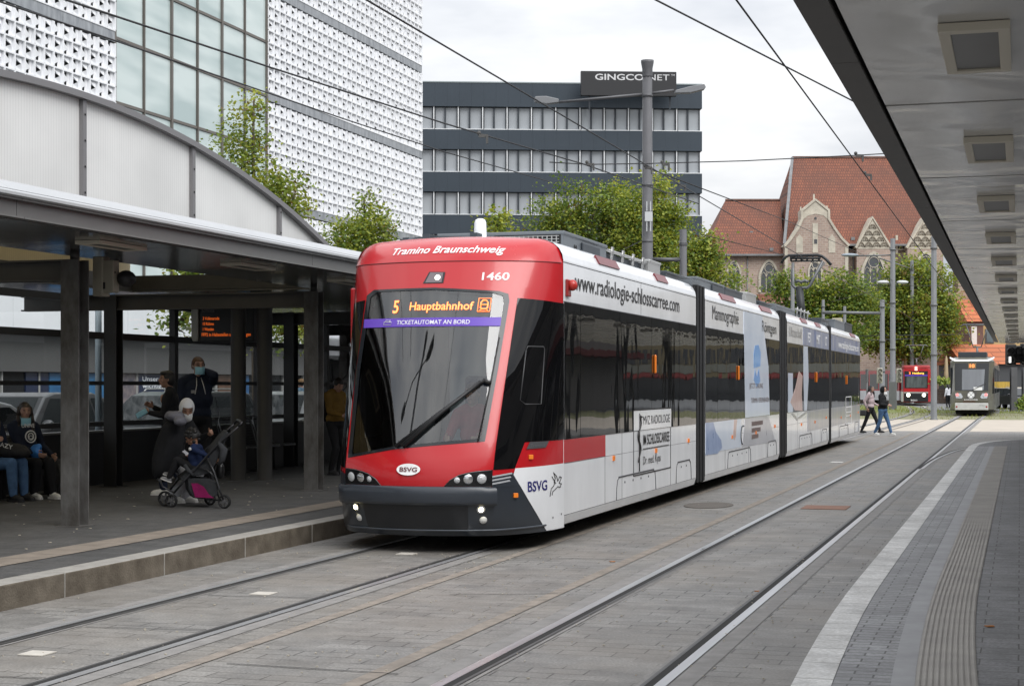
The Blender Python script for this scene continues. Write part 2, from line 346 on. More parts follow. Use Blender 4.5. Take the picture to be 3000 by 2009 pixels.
g = MB(); ribbon(g, trackL[:40], 1.02, 0.10, 0.005); ribbon(g, [(-2.47, -4), (-2.47, 30), (-2.47, 60)], -1.05, 0.11, 0.005); struct(g, 'joint_strip', m_rust)
g = MB()
for y in (6.9, 8.25, 10.2, 12.0):
    ribbon(g, [(-6.1, y), (-5.25, y + 0.10)], 0, 0.012, 0.006)
for x0, y0, x1, y1 in ((-4.5, 9.1, -3.4, 9.05), (-4.3, 12.6, -3.5, 12.9), (-3.9, 18, -3.3, 18.3), (-4.4, 15.5, -3.6, 15.6)):
    ribbon(g, [(x0, y0), (x1, y1)], 0, 0.014, 0.006)
struct(g, 'paving_crack', m_groove)

# --- left platform
g = MB()
g.box(-13.6, -7.36, -6, 66, -0.02, 0.19, 0)
struct(g, 'left_platform', m_plat)
g = MB(); y = -6.0
while y < 66:
    g.box(-7.36, -7.12, y + 0.006, y + 1.594, -0.02, 0.192, 0); y += 1.6
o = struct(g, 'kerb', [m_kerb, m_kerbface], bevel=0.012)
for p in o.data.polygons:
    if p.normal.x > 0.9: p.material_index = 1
g = MB(); y = -6
while y < 66:
    g.quad((-8.25, y + 0.005, 0.196), (-7.85, y + 0.005, 0.196), (-7.85, y + 0.395, 0.196), (-8.25, y + 0.395, 0.196)); y += 0.4
struct(g, 'platform_guide_strip', m_tan)
# --- right platform (level kerb edge, tactile strip, pavers)
nb = lambda y: 0.10 * (max(0.0, 13.0 - y) / 4.7) ** 2 if y > 3 else 0.10 * (10 / 4.7) ** 2
ysn = [3, 5, 6, 7, 8, 9, 10, 11, 12, 13, 20, 30, 42]
edge = [(-1.17 + nb(y), y) for y in ysn] + [(-1.17 + 1.9 * (1 - math.cos(a)), 42 + 6.2 * math.sin(a)) for a in [k * math.pi / 16 for k in range(1, 9)]] + [(4, 48.6), (9, 48.8)]
g = MB(); g.prism(edge + [(9, 3)], 'xy', -0.02, 0.186); struct(g, 'right_platform', m_plat_d)
g = MB(); ribbon(g, edge, 0.095, 0.19, 0.190); struct(g, 'platform_edge_kerb', m_white_kerb)
tp = [(-0.585 + nb(y), y) for y in ysn]; g = MB(); ribbon(g, tp, -0.195, 0.39, 0.190); struct(g, 'platform_small_paving', m_plat_r)
g = MB(); ribbon(g, tp, -0.058, 0.115, 0.193); struct(g, 'platform_border_strip', mat('grey_border_slabs', (0.30, 0.30, 0.305), 0.7, var=0.15, vscale=4))
m_tact = mat('tactile_ribbed_slabs', (0.34, 0.32, 0.295), 0.8, var=0.14, vscale=3)
g = MB(); nrib = 10
ribbon(g, tp, 0.15, 0.30, 0.192)
for k in range(nrib):
    x = -0.585 + (k + 0.5) * 0.30 / nrib
    ribbon(g, tp, x + 0.585, 0.011, 0.1985); ribbon(g, tp, x + 0.585 - 0.008, 0.005, 0.1955); ribbon(g, tp, x + 0.585 + 0.008, 0.005, 0.1955)
struct(g, 'tactile_strip', m_tact)

# --- covers and litter on the ground
m_iron = mat('cast_iron', (0.13, 0.115, 0.10), 0.7, 0.3, var=0.25, vscale=12, bump=0.4, bscale=70)
m_rustp = mat('rust_plate', (0.24, 0.13, 0.09), 0.85, var=0.25, vscale=8)
m_pale = mat('pale_marker_stone', (0.50, 0.47, 0.42), 0.85, var=0.12, vscale=9)
m_paper = mat('white_paper', (0.75, 0.74, 0.72), 0.8)
m_leafy = mat('dead_leaf', (0.36, 0.15, 0.05), 0.8, var=0.3, vscale=30)
def flat(name, label, cat, pts, z, m, h=0.006, group=None):
    b = MB(); b.prism([(p[0], p[1]) for p in pts], 'xy', z, z + h); c = Vector((sum(p[0] for p in pts) / len(pts), sum(p[1] for p in pts) / len(pts), z))
    return whole(b, name, m, label, cat, group, origin=c)
def rect(x, y, a, b): return [(x - a, y - b), (x + a, y - b), (x + a, y + b), (x - a, y + b)]
p = atZ(1620, 1155, 0.0)
flat('manhole_cover', 'round rusty iron manhole cover beside the tram', 'manhole cover', [(p.x + 0.33 * math.cos(a * math.pi / 12), p.y + 0.6 * math.sin(a * math.pi / 12)) for a in range(24)], 0.002, m_iron)
p = atZ(1888, 1160, 0.0)
flat('drain_cover', 'long rust red steel drain cover between the rails of the free track', 'drain cover', rect(p.x, p.y, 0.30, 0.35), 0.002, m_rustp)
for (x, y, lb) in ((85, 1494, 'pale square marker stone between the rails nearest the corner'), (602, 1357, 'pale square marker stone between the rails, midway to the tram'), (930, 1266, 'pale marker stone between the rails just in front of the tram')):
    p = atZ(x, y, 0.0); flat('marker_stone', lb, 'marker stone', rect(p.x, p.y, 0.085, 0.085), 0.002, m_pale, group='marker stones between the rails')
p = atZ(1912, 1057, 0.0); flat('scrap_of_paper', 'white scrap of paper lying on the paving beside the tram', 'litter', [(p.x - .13, p.y - .1), (p.x + .12, p.y - .13), (p.x + .14, p.y + .1), (p.x - .1, p.y + .12)], 0.004, m_paper, 0.012)
for i, (x, y, lb) in enumerate(((1733, 1352, 'orange dead leaf on the paving between the two tracks'), (2262, 1432, 'brown dead leaf on the dark pavers beside the ribbed strip'), (1400, 1284, 'brown dead leaf on the paving near the tram front'))):
    z = 0.0 if x < 2000 else 0.187; p = atZ(x, y, z)
    flat('dead_leaf', lb, 'leaf', [(p.x - .03, p.y), (p.x - .01, p.y - .03), (p.x + .03, p.y - .01), (p.x + .02, p.y + .03)], z + 0.003, m_leafy, 0.006)
bits = MB(); rr = random.Random(3)
for k in range(950):
    if k < 180: x, y, z = rr.uniform(-13, -7.5), rr.uniform(13, 34), 0.192
    else: x, y, z = rr.uniform(-7, -1.3), 6.5 + 24 * rr.random() ** 1.5, 0.004
    if -8.3 < x < -7.8: continue
    a = rr.uniform(0.008, 0.02) if k < 180 else rr.uniform(0.004, 0.011); bits.cbox((x, y, z + 0.004), (a * 1.6, a, 0.006), 0, rr.uniform(0, 3))
o = bits.build('litter', mat('litter_specks', (0.42, 0.38, 0.31), 0.9)); tag(o, 'small pale scraps and specks scattered over platform and paving', 'litter', kind='stuff')

# ================================================================ DEPARTMENT STORE (left)
m_tile = mat('white_ceramic_tile', (0.80, 0.81, 0.83), 0.42, var=0.05, vscale=0.7)
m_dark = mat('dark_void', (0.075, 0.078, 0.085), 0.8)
m_band = mat('streaked_metal_band', (0.20, 0.215, 0.235), 0.55, 0.3, var=0.3, vscale=2.5, stretch=(1, 1.6, 0.5), col2=(0.42, 0.44, 0.46))
m_teal = wavy_glass('teal_curtain_glass', (0.42, 0.56, 0.53), 0.05, 0.5, 0.08, spec=0.6)
t_ = m_teal.node_tree; b_ = t_.nodes['Principled BSDF']
tc_ = t_.nodes.new('ShaderNodeTexCoord'); sp_ = t_.nodes.new('ShaderNodeSeparateXYZ'); t_.links.new(tc_.outputs['Object'], sp_.inputs[0])
wv_ = t_.nodes.new('ShaderNodeTexNoise'); wv_.noise_dimensions = '3D'; wv_.inputs['Scale'].default_value = 1.0; wv_.inputs['Detail'].default_value = 2
mp_ = t_.nodes.new('ShaderNodeMapping'); mp_.inputs['Scale'].default_value = (1, 0.25, 1.3); t_.links.new(tc_.outputs['Object'], mp_.inputs[0]); t_.links.new(mp_.outputs[0], wv_.inputs['Vector'])
rp_ = t_.nodes.new('ShaderNodeValToRGB'); rp_.color_ramp.elements[0].position = 0.35; rp_.color_ramp.elements[1].position = 0.62
rp_.color_ramp.elements[0].color = (0.40, 0.49, 0.485, 1); rp_.color_ramp.elements[1].color = (0.60, 0.68, 0.665, 1)
t_.links.new(wv_.outputs[0], rp_.inputs[0]); t_.links.new(rp_.outputs[0], b_.inputs['Base Color'])
m_mull = mat('bronze_mullion', (0.16, 0.145, 0.13), 0.5, 0.4)
m_white = mat('white_panel', (0.78, 0.80, 0.83), 0.5, var=0.04, vscale=0.6)
m_greyb = mat('grey_fascia', (0.085, 0.085, 0.085), 0.7, var=0.08, vscale=1.0)
m_shop = wavy_glass('shop_glass', (0.022, 0.024, 0.027), 0.04, 0.6, 0.04)
FX = -26.0
store = thing('department_store', 'white perforated tile department store with teal glass stair bay behind the left shelter', 'department store', (FX, 60, 0))
CW, CHH, BP = 0.49, 0.44, 0.36
z_band = [12.28 - 3.88 * k for k in range(-3, 3)]      # tops of the grey bands
def screen(y0, y1):
    mb = MB(); n = round((y1 - y0) / CW); cw = (y1 - y0) / n
    zs = []
    for zt in z_band:
        for k in range(8):
            z = zt - BP - (k + 1) * CHH
            zs.append(z)
    zs = [z for z in zs if 4.5 < z < 21]
    D0, D1 = FX, FX - 0.12
    for z in zs:                      # horizontal flanges
        mb.box(D1, D0, y0, y1, z - 0.022, z + 0.022, 0)
    for i in range(n + 1):            # vertical fins, one per cell edge
        yy = y0 + i * cw
        for z in zs: mb.box(D1, D0 + 0.004, yy - 0.026, yy + 0.026, z + 0.0225, z + CHH - 0.0225, 0)
    for z in zs:
        r_ = zs.index(z)
        for i in range(n):
            ya, yb = y0 + i * cw + 0.026, y0 + (i + 1) * cw - 0.026; W_ = yb - ya; za, zb = z + 0.022, z + CHH - 0.022; H_ = zb - za
            dp = FX - 0.085
            def P(a, b, d): return (d, ya + a * W_, za + b * H_)
            if (i + r_) % 2:
                apex = P(0.66, 0.5, FX - 0.02)
                mb.add([P(0, 1, dp), P(1, 1, dp), P(1, 0, dp), P(0, 0, dp), P(0.36, 0.68, dp), P(0.36, 0.32, dp), apex], [(0, 4, 6, 1), (1, 6, 2), (2, 6, 5, 3)], 0)
            else:
                mb.add([P(0.1, 0.18, FX - 0.03), P(0.1, 0.82, FX - 0.03), P(0.86, 0.5, dp)], [(0, 1, 2)], 0)
                mb.add([P(0.64, 0, dp - 0.01), P(0.82, 0, dp + 0.03), P(1, 0, dp), P(1, 1, dp), P(0.82, 1, dp + 0.03), P(0.64, 1, dp - 0.01)], [(0, 1, 4, 5), (1, 2, 3, 4)], 0)
    return mb
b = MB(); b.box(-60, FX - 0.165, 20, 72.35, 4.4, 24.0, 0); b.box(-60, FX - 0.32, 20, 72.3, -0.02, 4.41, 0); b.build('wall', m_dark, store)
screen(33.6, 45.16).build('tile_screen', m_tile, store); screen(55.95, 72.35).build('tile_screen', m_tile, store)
for (ya, yb) in ((33.6, 45.16), (55.95, 72.35)):
    for zt in z_band:
        if zt < 7 and False: continue
        b = MB(); n = max(1, round((yb - ya) / 3.2)); st = (yb - ya) / n
        for k in range(n): b.box(FX - 0.14, FX - 0.02, ya + k * st + 0.01, ya + (k + 1) * st - 0.01, zt - BP + 0.024, zt - 0.024, 0)
        if zt > 4.9: b.build('metal_band', m_band, store)
# stair bay of teal glass
b = MB(); NY = 6; py = (55.9 - 45.2) / NY; zr = [12.1 + 1.94 * k for k in range(-4, 5)]
for i in range(NY):
    for k in range(len(zr) - 1): b.box(FX - 0.15, FX - 0.09, 45.2 + i * py + 0.05, 45.2 + (i + 1) * py - 0.05, zr[k] + 0.05, zr[k + 1] - 0.05, 0)
cw_ = b.build('curtain_wall', m_teal, store)
b = MB()
for i in range(NY + 1): w_ = 0.05 if i % 2 == 0 else 0.022; b.box(FX - 0.21, FX - 0.02, 45.2 + i * py - w_, 45.2 + i * py + w_, 4.4, 20, 0)
for k, z in enumerate(zr): b.box(FX - 0.21, FX - 0.05, 45.2, 55.9, z - 0.045, z + 0.045, 0)
b.build('mullion', m_mull, cw_)
b = MB(); b.box(FX - 0.25, FX - 0.1, 20, 110, 4.0, 4.52, 0); b.build('metal_band', m_band, store)
b = MB()
for k in range(26): b.box(FX - 0.3, FX + 0.5, 30 + k * 3.0 + 0.006, 33 + k * 3.0 - 0.006, 3.09, 3.99, 0)
b.build('awning', m_white, store)
b = MB(); b.box(FX - 0.4, FX + 0.1, 20, 110, 2.02, 3.09, 0); b.build('fascia', m_greyb, store)
b = MB(); b.box(FX - 0.3, FX - 0.1, 20, 110, 0.0, 2.02, 0); shopw = b.build('shop_window', m_shop, store)
b = MB()
for k in range(44): b.box(FX - 0.1, FX - 0.03, 30.3 + k * 1.8 - 0.03, 30.3 + k * 1.8 + 0.03, 0.0, 2.02, 0)
b.build('frame', mat('shop_frame', (0.34, 0.34, 0.33), 0.5), shopw)
m_pblue = mat('blue_poster', (0.012, 0.07, 0.19), 0.35, var=0.5, vscale=0.9, col2=(0.035, 0.16, 0.32))
m_pnavy = mat('navy_poster', (0.012, 0.022, 0.06), 0.35, var=0.2, vscale=1)
m_pbrown = mat('brown_poster', (0.10, 0.05, 0.03), 0.4, var=0.5, vscale=2)
m_pskin = mat('pale_figures_poster', (0.28, 0.22, 0.21), 0.4, var=0.6, vscale=3, col2=(0.05, 0.06, 0.09))
m_ptext = mat('poster_lettering', (0.75, 0.77, 0.8), 0.5)
def spY(x): return atX(x, 880, FX - 0.05).y
for k, (xa, xb, m_) in enumerate(((60, 112, m_pnavy), (114, 190, m_pblue), (196, 262, m_pblue), (275, 318, m_pskin), (318, 378, m_pnavy), (500, 540, m_pbrown), (548, 570, m_pblue), (712, 730, m_pbrown), (752, 800, m_pnavy), (805, 850, m_pnavy))):
    b = MB(); b.box(FX - 0.1, FX - 0.06, spY(xa), spY(xb), 0.15, 2.0, 0); b.build('poster', m_, store)
b = MB()
ya, yb = spY(322), spY(372)
for i, s_ in enumerate(('Unser', 'wichtigstes', 'Talent:', 'die nächste', 'Generation')):
    if i == 2: continue
    V, F_, wd = text2d(s_, 0.012); sx = 0.30 / 0.73; put_text(b, s_, lambda x, y: (FX - 0.052, x, y), ya + 0.1, ya + 0.1 + wd * sx * 1.02, 1.78 - i * 0.215, 0.15, 0, 0.012)
for i in range(4):
    b.box(FX - 0.054, FX - 0.05, spY(764), spY(792), 1.62 - i * 0.1, 1.65 - i * 0.1, 0)
b.build('lettering', m_ptext, store)

# ================================================================ GREY OFFICE BUILDING
m_anth = mat('anthracite_panel', (0.036, 0.049, 0.064), 0.45, 0.2, var=0.06, vscale=0.4)
m_anth2 = mat('anthracite_frame', (0.026, 0.033, 0.042), 0.5)
m_wmull = mat('white_mullion', (0.68, 0.69, 0.70), 0.5)
m_owin = wavy_glass('office_glass', (0.34, 0.36, 0.38), 0.0, 0.4, 0.05, spec=0.6)
po = atD(1605, 880.2, 133)
office = thing('office_building', 'grey office block with long rows of windows and white mullions behind the trees', 'office building', (po.x, po.y, 0), rz=R(20), world=False)
OW = 44.0; wins = [(23.40, 21.60), (20.06, 18.28), (16.75, 14.95), (13.42, 11.62), (10.1, 8.3)]
b = MB(); b.box(-OW, -0.25, 0.45, 18, -0.02, 25.0, 0); b.build('wall', m_anth2, office)
bands = [(25.25, 23.40)] + [(wins[i][1], wins[i + 1][0]) for i in range(4)] + [(8.3, 0.0)]
for (zt, zb) in bands:
    b = MB(); n = 46
    for k in range(n):
        x1 = -k * 0.955; b.box(x1 - 0.950, x1, 0, 0.46, zb + (0 if zb > 0 else 0), zt, 0)
    b.box(-0.46, 0.0, 0.0, 18.2, zb, zt, 0) if False else None
    b.box(-0.24, 0.0, 0.47, 18.2, zb, zt, 0)
    b.build('spandrel', m_anth, office)
b = MB(); b.box(-OW, 0.02, -0.04, 18.3, 25.25, 25.34, 0); b.build('roof_edge', mat('roof_trim', (0.25, 0.29, 0.30), 0.5), office)
def office_window():
    f = MB(); W_ = 1.91
    H_ = 1.8
    f.box(-W_ + 0.015, -W_ + 0.10, 0.10, 0.44, 0, H_, 0)                      # white mullion
    for x in (-W_ + 0.13, -0.05): f.box(x, x + 0.05, 0.2, 0.44, 0.07, H_ - 0.05, 1)
    f.box(-1.02, -0.90, 0.18, 0.44, 0.06, H_ - 0.04, 1); f.box(-W_ + 0.14, -0.01, 0.2, 0.44, H_ - 0.06, H_ - 0.005, 1)
    f.box(-W_ + 0.14, -0.0, 0.03, 0.44, 0.0, 0.06, 0)
    fo = f.build('window', [m_wmull, m_anth2], office)
    g_ = MB(); g_.quad((-W_ + 0.2, 0.36, 0.07), (-1.0, 0.36, 0.07), (-1.0, 0.36, H_ - 0.06), (-W_ + 0.2, 0.36, H_ - 0.06)); g_.quad((-0.91, 0.36, 0.07), (-0.06, 0.36, 0.07), (-0.06, 0.36, H_ - 0.06), (-0.91, 0.36, H_ - 0.06))
    g_.build('pane', m_owin, fo); return fo
w0 = office_window(); first = True
for r_ in range(5):
    for k in range(23 if r_ < 4 else 4):
        if first: o = w0; first = False
        else: o = copy_tree(w0, office)
        o.location = (-0.14 - k * 1.91, 0, wins[r_][1] + 0.005)
# roof sign
ps = atD(1545, 880.2, 131.5)
sgn = thing('rooftop_sign', 'black rooftop sign with silver lettering standing on the grey office block', 'sign', (ps.x, ps.y, 24.05), rz=R(20), world=False)
b = MB(); b.box(-7.45, 0, -0.35, 0.1, 0.0, 1.9, 0); b.build('board', mat('sign_black', (0.022, 0.022, 0.024), 0.35), sgn, bevel=0.03)
b = MB(); put_text(b, 'GINGCO', lambda x, y: (x, -0.358, y), -6.35, -2.55, 1.22, 0.48, 0, 0.035); put_text(b, '.NET', lambda x, y: (x, -0.358, y), -2.45, -0.55, 1.22, 0.48, 0, 0.0); put_text(b, 'TM', lambda x, y: (x, -0.358, y), -0.42, -0.15, 1.56, 0.15, 0, 0.0)
b.build('lettering', mat('sign_silver', (0.62, 0.62, 0.63), 0.35), sgn)
b = MB()
for x in (-6.8, -0.5): b.box(x, x + 0.12, 0.11, 0.23, -1.0, 1.8, 0)
b.build('post', m_anth2, sgn)

# ================================================================ CHURCH
m_rubble = brick_mat('rubble_stone', (0.43, 0.325, 0.265), (0.34, 0.25, 0.21), (0.45, 0.39, 0.33), 0.55, 0.24, 0.03, rough=0.9, dirt=(0.24, 0.19, 0.165), dscale=0.35, damt=0.5, plane='XZ', bumps=0.6)
m_ashlar = mat('pale_ashlar', (0.50, 0.46, 0.38), 0.85, var=0.22, vscale=1.2, bump=0.3, bscale=8)
m_tileroof = brick_mat('clay_roof_tiles', (0.245, 0.088, 0.050), (0.185, 0.068, 0.042), (0.085, 0.035, 0.027), 0.26, 0.33, 0.03, rough=0.85, dirt=(0.10, 0.05, 0.038), dscale=0.22, damt=0.75, plane='XZ', bumps=0.8)
m_lead = mat('lead_flashing', (0.20, 0.205, 0.21), 0.6, var=0.2, vscale=2)
m_cwin = wavy_glass('church_glass', (0.055, 0.06, 0.068), 0.05, 1.0, 0.15)
CD = 176.0; CK = CD / 4950
pc = atD(PCX, PHY, CD)
church = thing('church', 'old stone gothic church with steep red tiled roofs and pointed gables', 'church', (pc.x, pc.y, 0), rz=YAW, world=False)
def cx(x): return (2080 + x / 3.444 - 1500) * CK
def cz(y): return 1.65 + (1128 - 460 - y / 3.444) * CK
b = MB(); b.box(cx(125), cx(735), 0, 12, -0.02, cz(985), 0); b.prism([(cx(125), 0.001), (cx(125), 12), (cx(125) - 3, 10), (cx(125) - 3.2, 3)], 'xy', -0.02, cz(985), 0); b.build('choir_wall', m_rubble, church)
b = MB(); b.box(cx(735), 45, 0.4, 16, -0.02, cz(930), 0); b.build('nave_wall', m_rubble, church)
def roof(xl_r, xr_r, xl_e, xr_e, zr_, ze, dep, name, hip=False):
    zr_ = 1.65 + (zr_ - 1.65) * (CD + dep) / CD; xl_r *= (CD + dep) / CD
    b = MB(); e = 0.5
    V = [(xl_e, -e, ze), (xr_e, -e, ze), (xr_r, dep, zr_), (xl_r, dep, zr_), (xl_e, 2 * dep + e, ze), (xr_e, 2 * dep + e, ze)]
    b.add(V, [(0, 1, 2, 3), (3, 2, 5, 4), (0, 3, 4), (1, 5, 2), (0, 4, 5, 1)], 0)
    ro = b.build(name, m_tileroof, church)
    c_ = MB(); c_.bar((xl_r, dep, zr_ + 0.06), (xr_r, dep, zr_ + 0.06), 0.3, 0.18, 0); c_.build('ridge_cap', mat('ridge_tiles', (0.17, 0.10, 0.08), 0.9, var=0.3, vscale=3), ro)
    d_ = MB(); d_.bar((xl_e, -e - 0.05, ze - 0.06), (xr_e, -e - 0.05, ze - 0.06), 0.22, 0.2, 0); d_.build('gutter', m_lead, ro)
    return ro
rc = roof(cx(155), cx(800), cx(-60), cx(745), cz(438), cz(985), 6, 'choir_roof')
rn = roof(cx(832), 45, cx(745), 45, cz(8), cz(885), 8, 'nave_roof')
b = MB(); b.bar((cx(745) - 0.02, -0.55, cz(885)), (cx(832) * (CD + 8) / CD, 8.0, 1.65 + (cz(8) - 1.65) * (CD + 8) / CD), 0.3, 0.25, 0); b.build('verge', m_lead, rn)
for (x, y) in ((920, 135), (620, 932), (445, 745), (1440, 825)):      # little roof hatches
    rr_ = rc if x < 740 else rn; zz = cz(y); ze, zr_, dep = (cz(985), cz(438), 6.5) if x < 740 else (cz(885), cz(8), 8.5)
    b = MB(); b.cbox((cx(x), -0.5 + (zz - ze) / (zr_ - ze) * dep - 0.05, zz), (0.38, 0.5, 0.32), 0); b.build('roof_hatch', m_lead, rr_)
def coping(mb, pts, y0, y1, th):
    n = len(pts); out_ = []
    for i, p in enumerate(pts):
        a = Vector(pts[max(0, i - 1)]); c = Vector(pts[min(n - 1, i + 1)]); d = (c - a).normalized(); out_.append((p[0] - d.y * th, p[1] + d.x * th))
    for i in range(n - 1): mb.prism([pts[i], out_[i], out_[i + 1], pts[i + 1]], 'xz', y0, y1, 0)
def gable(poly, y0, y1, name, m_):
    b = MB(); b.prism([(cx(x), cz(y)) for x, y in poly], 'xz', y0, y1, 0); return b.build(name, m_, church)
shape = [(735, 2300), (735, 925), (800, 850), (880, 735), (922, 640), (918, 560), (1043, 455), (1168, 556), (1168, 640), (1225, 735), (1300, 840), (1372, 912), (1372, 2300)]
g1 = gable(shape, -1.2, 0.6, 'gable_wall', m_rubble)
b = MB(); out_l = [(cx(x), cz(y)) for x, y in shape[1:-1]]
coping(b, out_l, -1.32, 0.7, 0.24)
b.cbox((cx(1043), -0.3, cz(415)), (0.16, 0.16, 0.75), 0); b.cbox((cx(910), -0.3, cz(530)), (0.14, 0.14, 0.5), 0); b.cbox((cx(1175), -0.3, cz(520)), (0.14, 0.14, 0.5), 0)
b.build('coping', m_ashlar, g1)
b = MB(); b.prism([(cx(x), cz(y)) for x, y in ((922, 640), (920, 566), (1043, 462), (1166, 562), (1166, 640), (1120, 600), (1043, 585), (965, 605))], 'xz', -1.23, -1.19, 0)
b.box(cx(1015), cx(1068), -1.24, -1.19, cz(975), cz(680), 0)
for x in (885, 1210): b.box(cx(x - 35), cx(x + 32), -1.24, -1.19, cz(975), cz(830), 0); b.prism([(cx(x - 35), cz(830)), (cx(x + 32), cz(830)), (cx(x), cz(790))], 'xz', -1.24, -1.19, 0)
b.box(cx(735), cx(765), -1.26, -1.19, 0, cz(925), 0); b.box(cx(1340), cx(1372), -1.26, -1.19, 0, cz(915), 0)
b.build('ashlar_dressing', m_ashlar, g1)
b = MB(); b.box(cx(1030), cx(1060), -1.262, -1.2, cz(885), cz(840), 0); b.lathe([(0.0, 0), (0.13, 0)], (cx(1043), -1.262, cz(630)), 14, 0, Matrix.Rotation(R(90), 4, 'X')); b.build('hatch', m_dark, g1)
for (xa, xb, xm) in ((1462, 1800, 1620), (1972, 2330, 2150), (2480, 2830, 2655)):
    gg = gable([(xa, 2300), (xa, 930), (xm, 628), (xb, 930), (xb, 2300)], -0.95, 1.2, 'gable_wall', m_rubble)
    b = MB(); b.prism([(cx(xa + 8), cz(935)), (cx(xm), cz(640)), (cx(xb - 8), cz(935))], 'xz', -0.98, -0.95, 0)
    coping(b, [(cx(xa), cz(930)), (cx(xm), cz(628)), (cx(xb), cz(930))], -1.07, 1.3, 0.22)
    b.build('ashlar_dressing', m_ashlar, gg)
    b = MB(); rr2 = random.Random(5)       # blind tracery: rows of carved arches
    for row, n in ((905, 4), (850, 3), (790, 2), (725, 1)):
        for k in range(n):
            x = xm + (k - (n - 1) / 2) * 78; pts = [(cx(x + 34 * math.cos(a)), -1.02, cz(row + 8 - 44 * math.sin(a))) for a in [math.pi * j / 8 for j in range(9)]]
            b.tube(pts, 0.055, 5, 0); b.tube([(cx(x), -1.02, cz(row - 36)), (cx(x - 20), -1.02, cz(row + 5)), (cx(x), -1.02, cz(row - 5)), (cx(x + 20), -1.02, cz(row + 5)), (cx(x), -1.02, cz(row - 36))], 0.04, 5, 0)
    b.build('tracery', mat('weathered_stone', (0.22, 0.19, 0.15), 0.9, var=0.25, vscale=2), gg)
b = MB()
for k in range(7): b.box(cx(1800 + k * 27), cx(1812 + k * 27), 0.05, 0.25, cz(930), cz(885), 0)
b.box(cx(1795), cx(1980), 0.0, 0.3, cz(940), cz(925), 0); b.box(cx(1795), cx(1980), 0.0, 0.3, cz(885), cz(872), 0); b.box(cx(1872), cx(1895), -0.1, 0.3, cz(980), cz(790), 0); b.build('parapet', m_ashlar, church)
def arch_window(xc, wpx, ytop, ybot, y):
    x0 = cx(xc); hw = wpx / 2 / 3.444 * CK; zt, zb = cz(ytop), cz(ybot); zs = zt - hw * 1.5
    def outline(h, k): # pointed arch outline
        pts = [(x0 - h, zb)]
        for j in range(9):
            t = j / 8; a = math.acos(max(-1, min(1, 1 - t))) if False else 0
            pts.append((x0 - h * (1 - t) ** 0.55 if t < 1 else x0, zs + (zt - zs - k) * (t ** 0.9)))
        pts += [(2 * x0 - p_[0], p_[1]) for p_ in reversed(pts[:-1])]
        return pts
    o_ = outline(hw, 0); i_ = outline(hw * 0.76, hw * 0.24); n = len(o_)
    b = MB(); V = [(p_[0], y - 0.12, p_[1]) for p_ in o_] + [(p_[0], y - 0.12, p_[1]) for p_ in i_] + [(p_[0], y + 0.2, p_[1]) for p_ in i_]
    b.add(V, [(k, k + 1, k + 1 + n, k + n) for k in range(n - 1)] + [(k + n, k + 1 + n, k + 1 + 2 * n, k + 2 * n) for k in range(n - 1)], 0)
    for x in (x0 - hw * 0.26, x0 + hw * 0.26): b.box(x - 0.035, x + 0.035, y - 0.06, y, zb, zs + (zt - zs) * 0.25, 0)
    rad = hw * 0.40; cz_ = zs + (zt - zs) * 0.42
    b.tube([(x0 + rad * math.cos(a * math.pi / 8), y - 0.06, cz_ + rad * math.sin(a * math.pi / 8)) for a in range(17)], 0.045, 5, 0)
    for s_ in (-1, 0, 1):
        xx = x0 + s_ * hw * 0.51; q = hw * 0.25
        b.tube([(xx - q, y - 0.06, zs - q), (xx - q * .6, y - 0.06, zs + q * 0.5), (xx, y - 0.06, zs + q), (xx + q * .6, y - 0.06, zs + q * 0.5), (xx + q, y - 0.06, zs - q)], 0.04, 5, 0)
    wo = b.build('window', m_ashlar, church)
    c_ = MB(); c_.add([(p_[0], y - 0.02, p_[1]) for p_ in i_], [tuple(range(n))], 0); c_.build('glazing', m_cwin, wo)
arch_window(240, 150, 1040, 1380, 0); arch_window(595, 215, 1030, 1365, 0); arch_window(1040, 150, 1035, 1330, -1.2); arch_window(1632, 260, 955, 1450, -0.95); arch_window(2155, 250, 950, 1450, -0.95)
b = MB()
for x in (378, 1450): b.tube([(cx(x), -0.1 if x < 700 else 0.2, 0), (cx(x), -0.1 if x < 700 else 0.2, cz(985))], 0.05, 6, 0)
b.build('downpipe', m_lead, church)
b = MB(); b.box(cx(470), cx(735), -3.5, 0.0, 0, cz(1470), 0); an = b.build('porch', m_rubble, church)
b = MB(); b.add([(cx(465), -3.8, cz(1490)), (cx(740), -3.8, cz(1490)), (cx(740), 0, cz(1385)), (cx(465), 0, cz(1385))], [(0, 1, 2, 3)], 0); b.build('porch_roof', m_tileroof, an)

# ================================================================ HOUSES far right
def house(name, label, d, xa, xb, ytop, m_, roofy=None, dep=8, wl=()):
    p0 = atD(xa, PHY, d); wd = (xb - xa) / PF * d; h = CH + (PHY - ytop) / PF * d
    t = thing(name, label, 'house', (p0.x, p0.y, 0), rz=YAW, world=False)
    b = MB(); b.box(0, wd, 0, dep, -0.02, h, 0); b.build('wall', m_, t)
    if roofy:
        hr = CH + (PHY - roofy) / PF * d; b = MB(); b.add([(-.3, -.4, h), (wd + .3, -.4, h), (wd + .3, dep / 2, hr), (-.3, dep / 2, hr), (-.3, dep + .4, h), (wd + .3, dep + .4, h)], [(0, 1, 2, 3), (3, 2, 5, 4), (0, 3, 4), (1, 5, 2), (0, 4, 5, 1)], 0); b.build('roof', m_tileroof2, t)
    for (x0, y0, x1, y1) in wl:
        f = lambda x: (x - xa) / PF * d
        zz = lambda y: CH + (PHY - y) / PF * d
        b = MB(); b.box(f(x0), f(x1), -0.06, 0.02, zz(y1), zz(y0), 0); wo = b.build('window', m_wframe, t)
        b = MB(); b.box(f(x0) + .12, f(x1) - .12, -0.09, -0.05, zz(y1) + .12, zz(y0) - .12, 0); b.build('pane', m_hglass, wo)
    return t
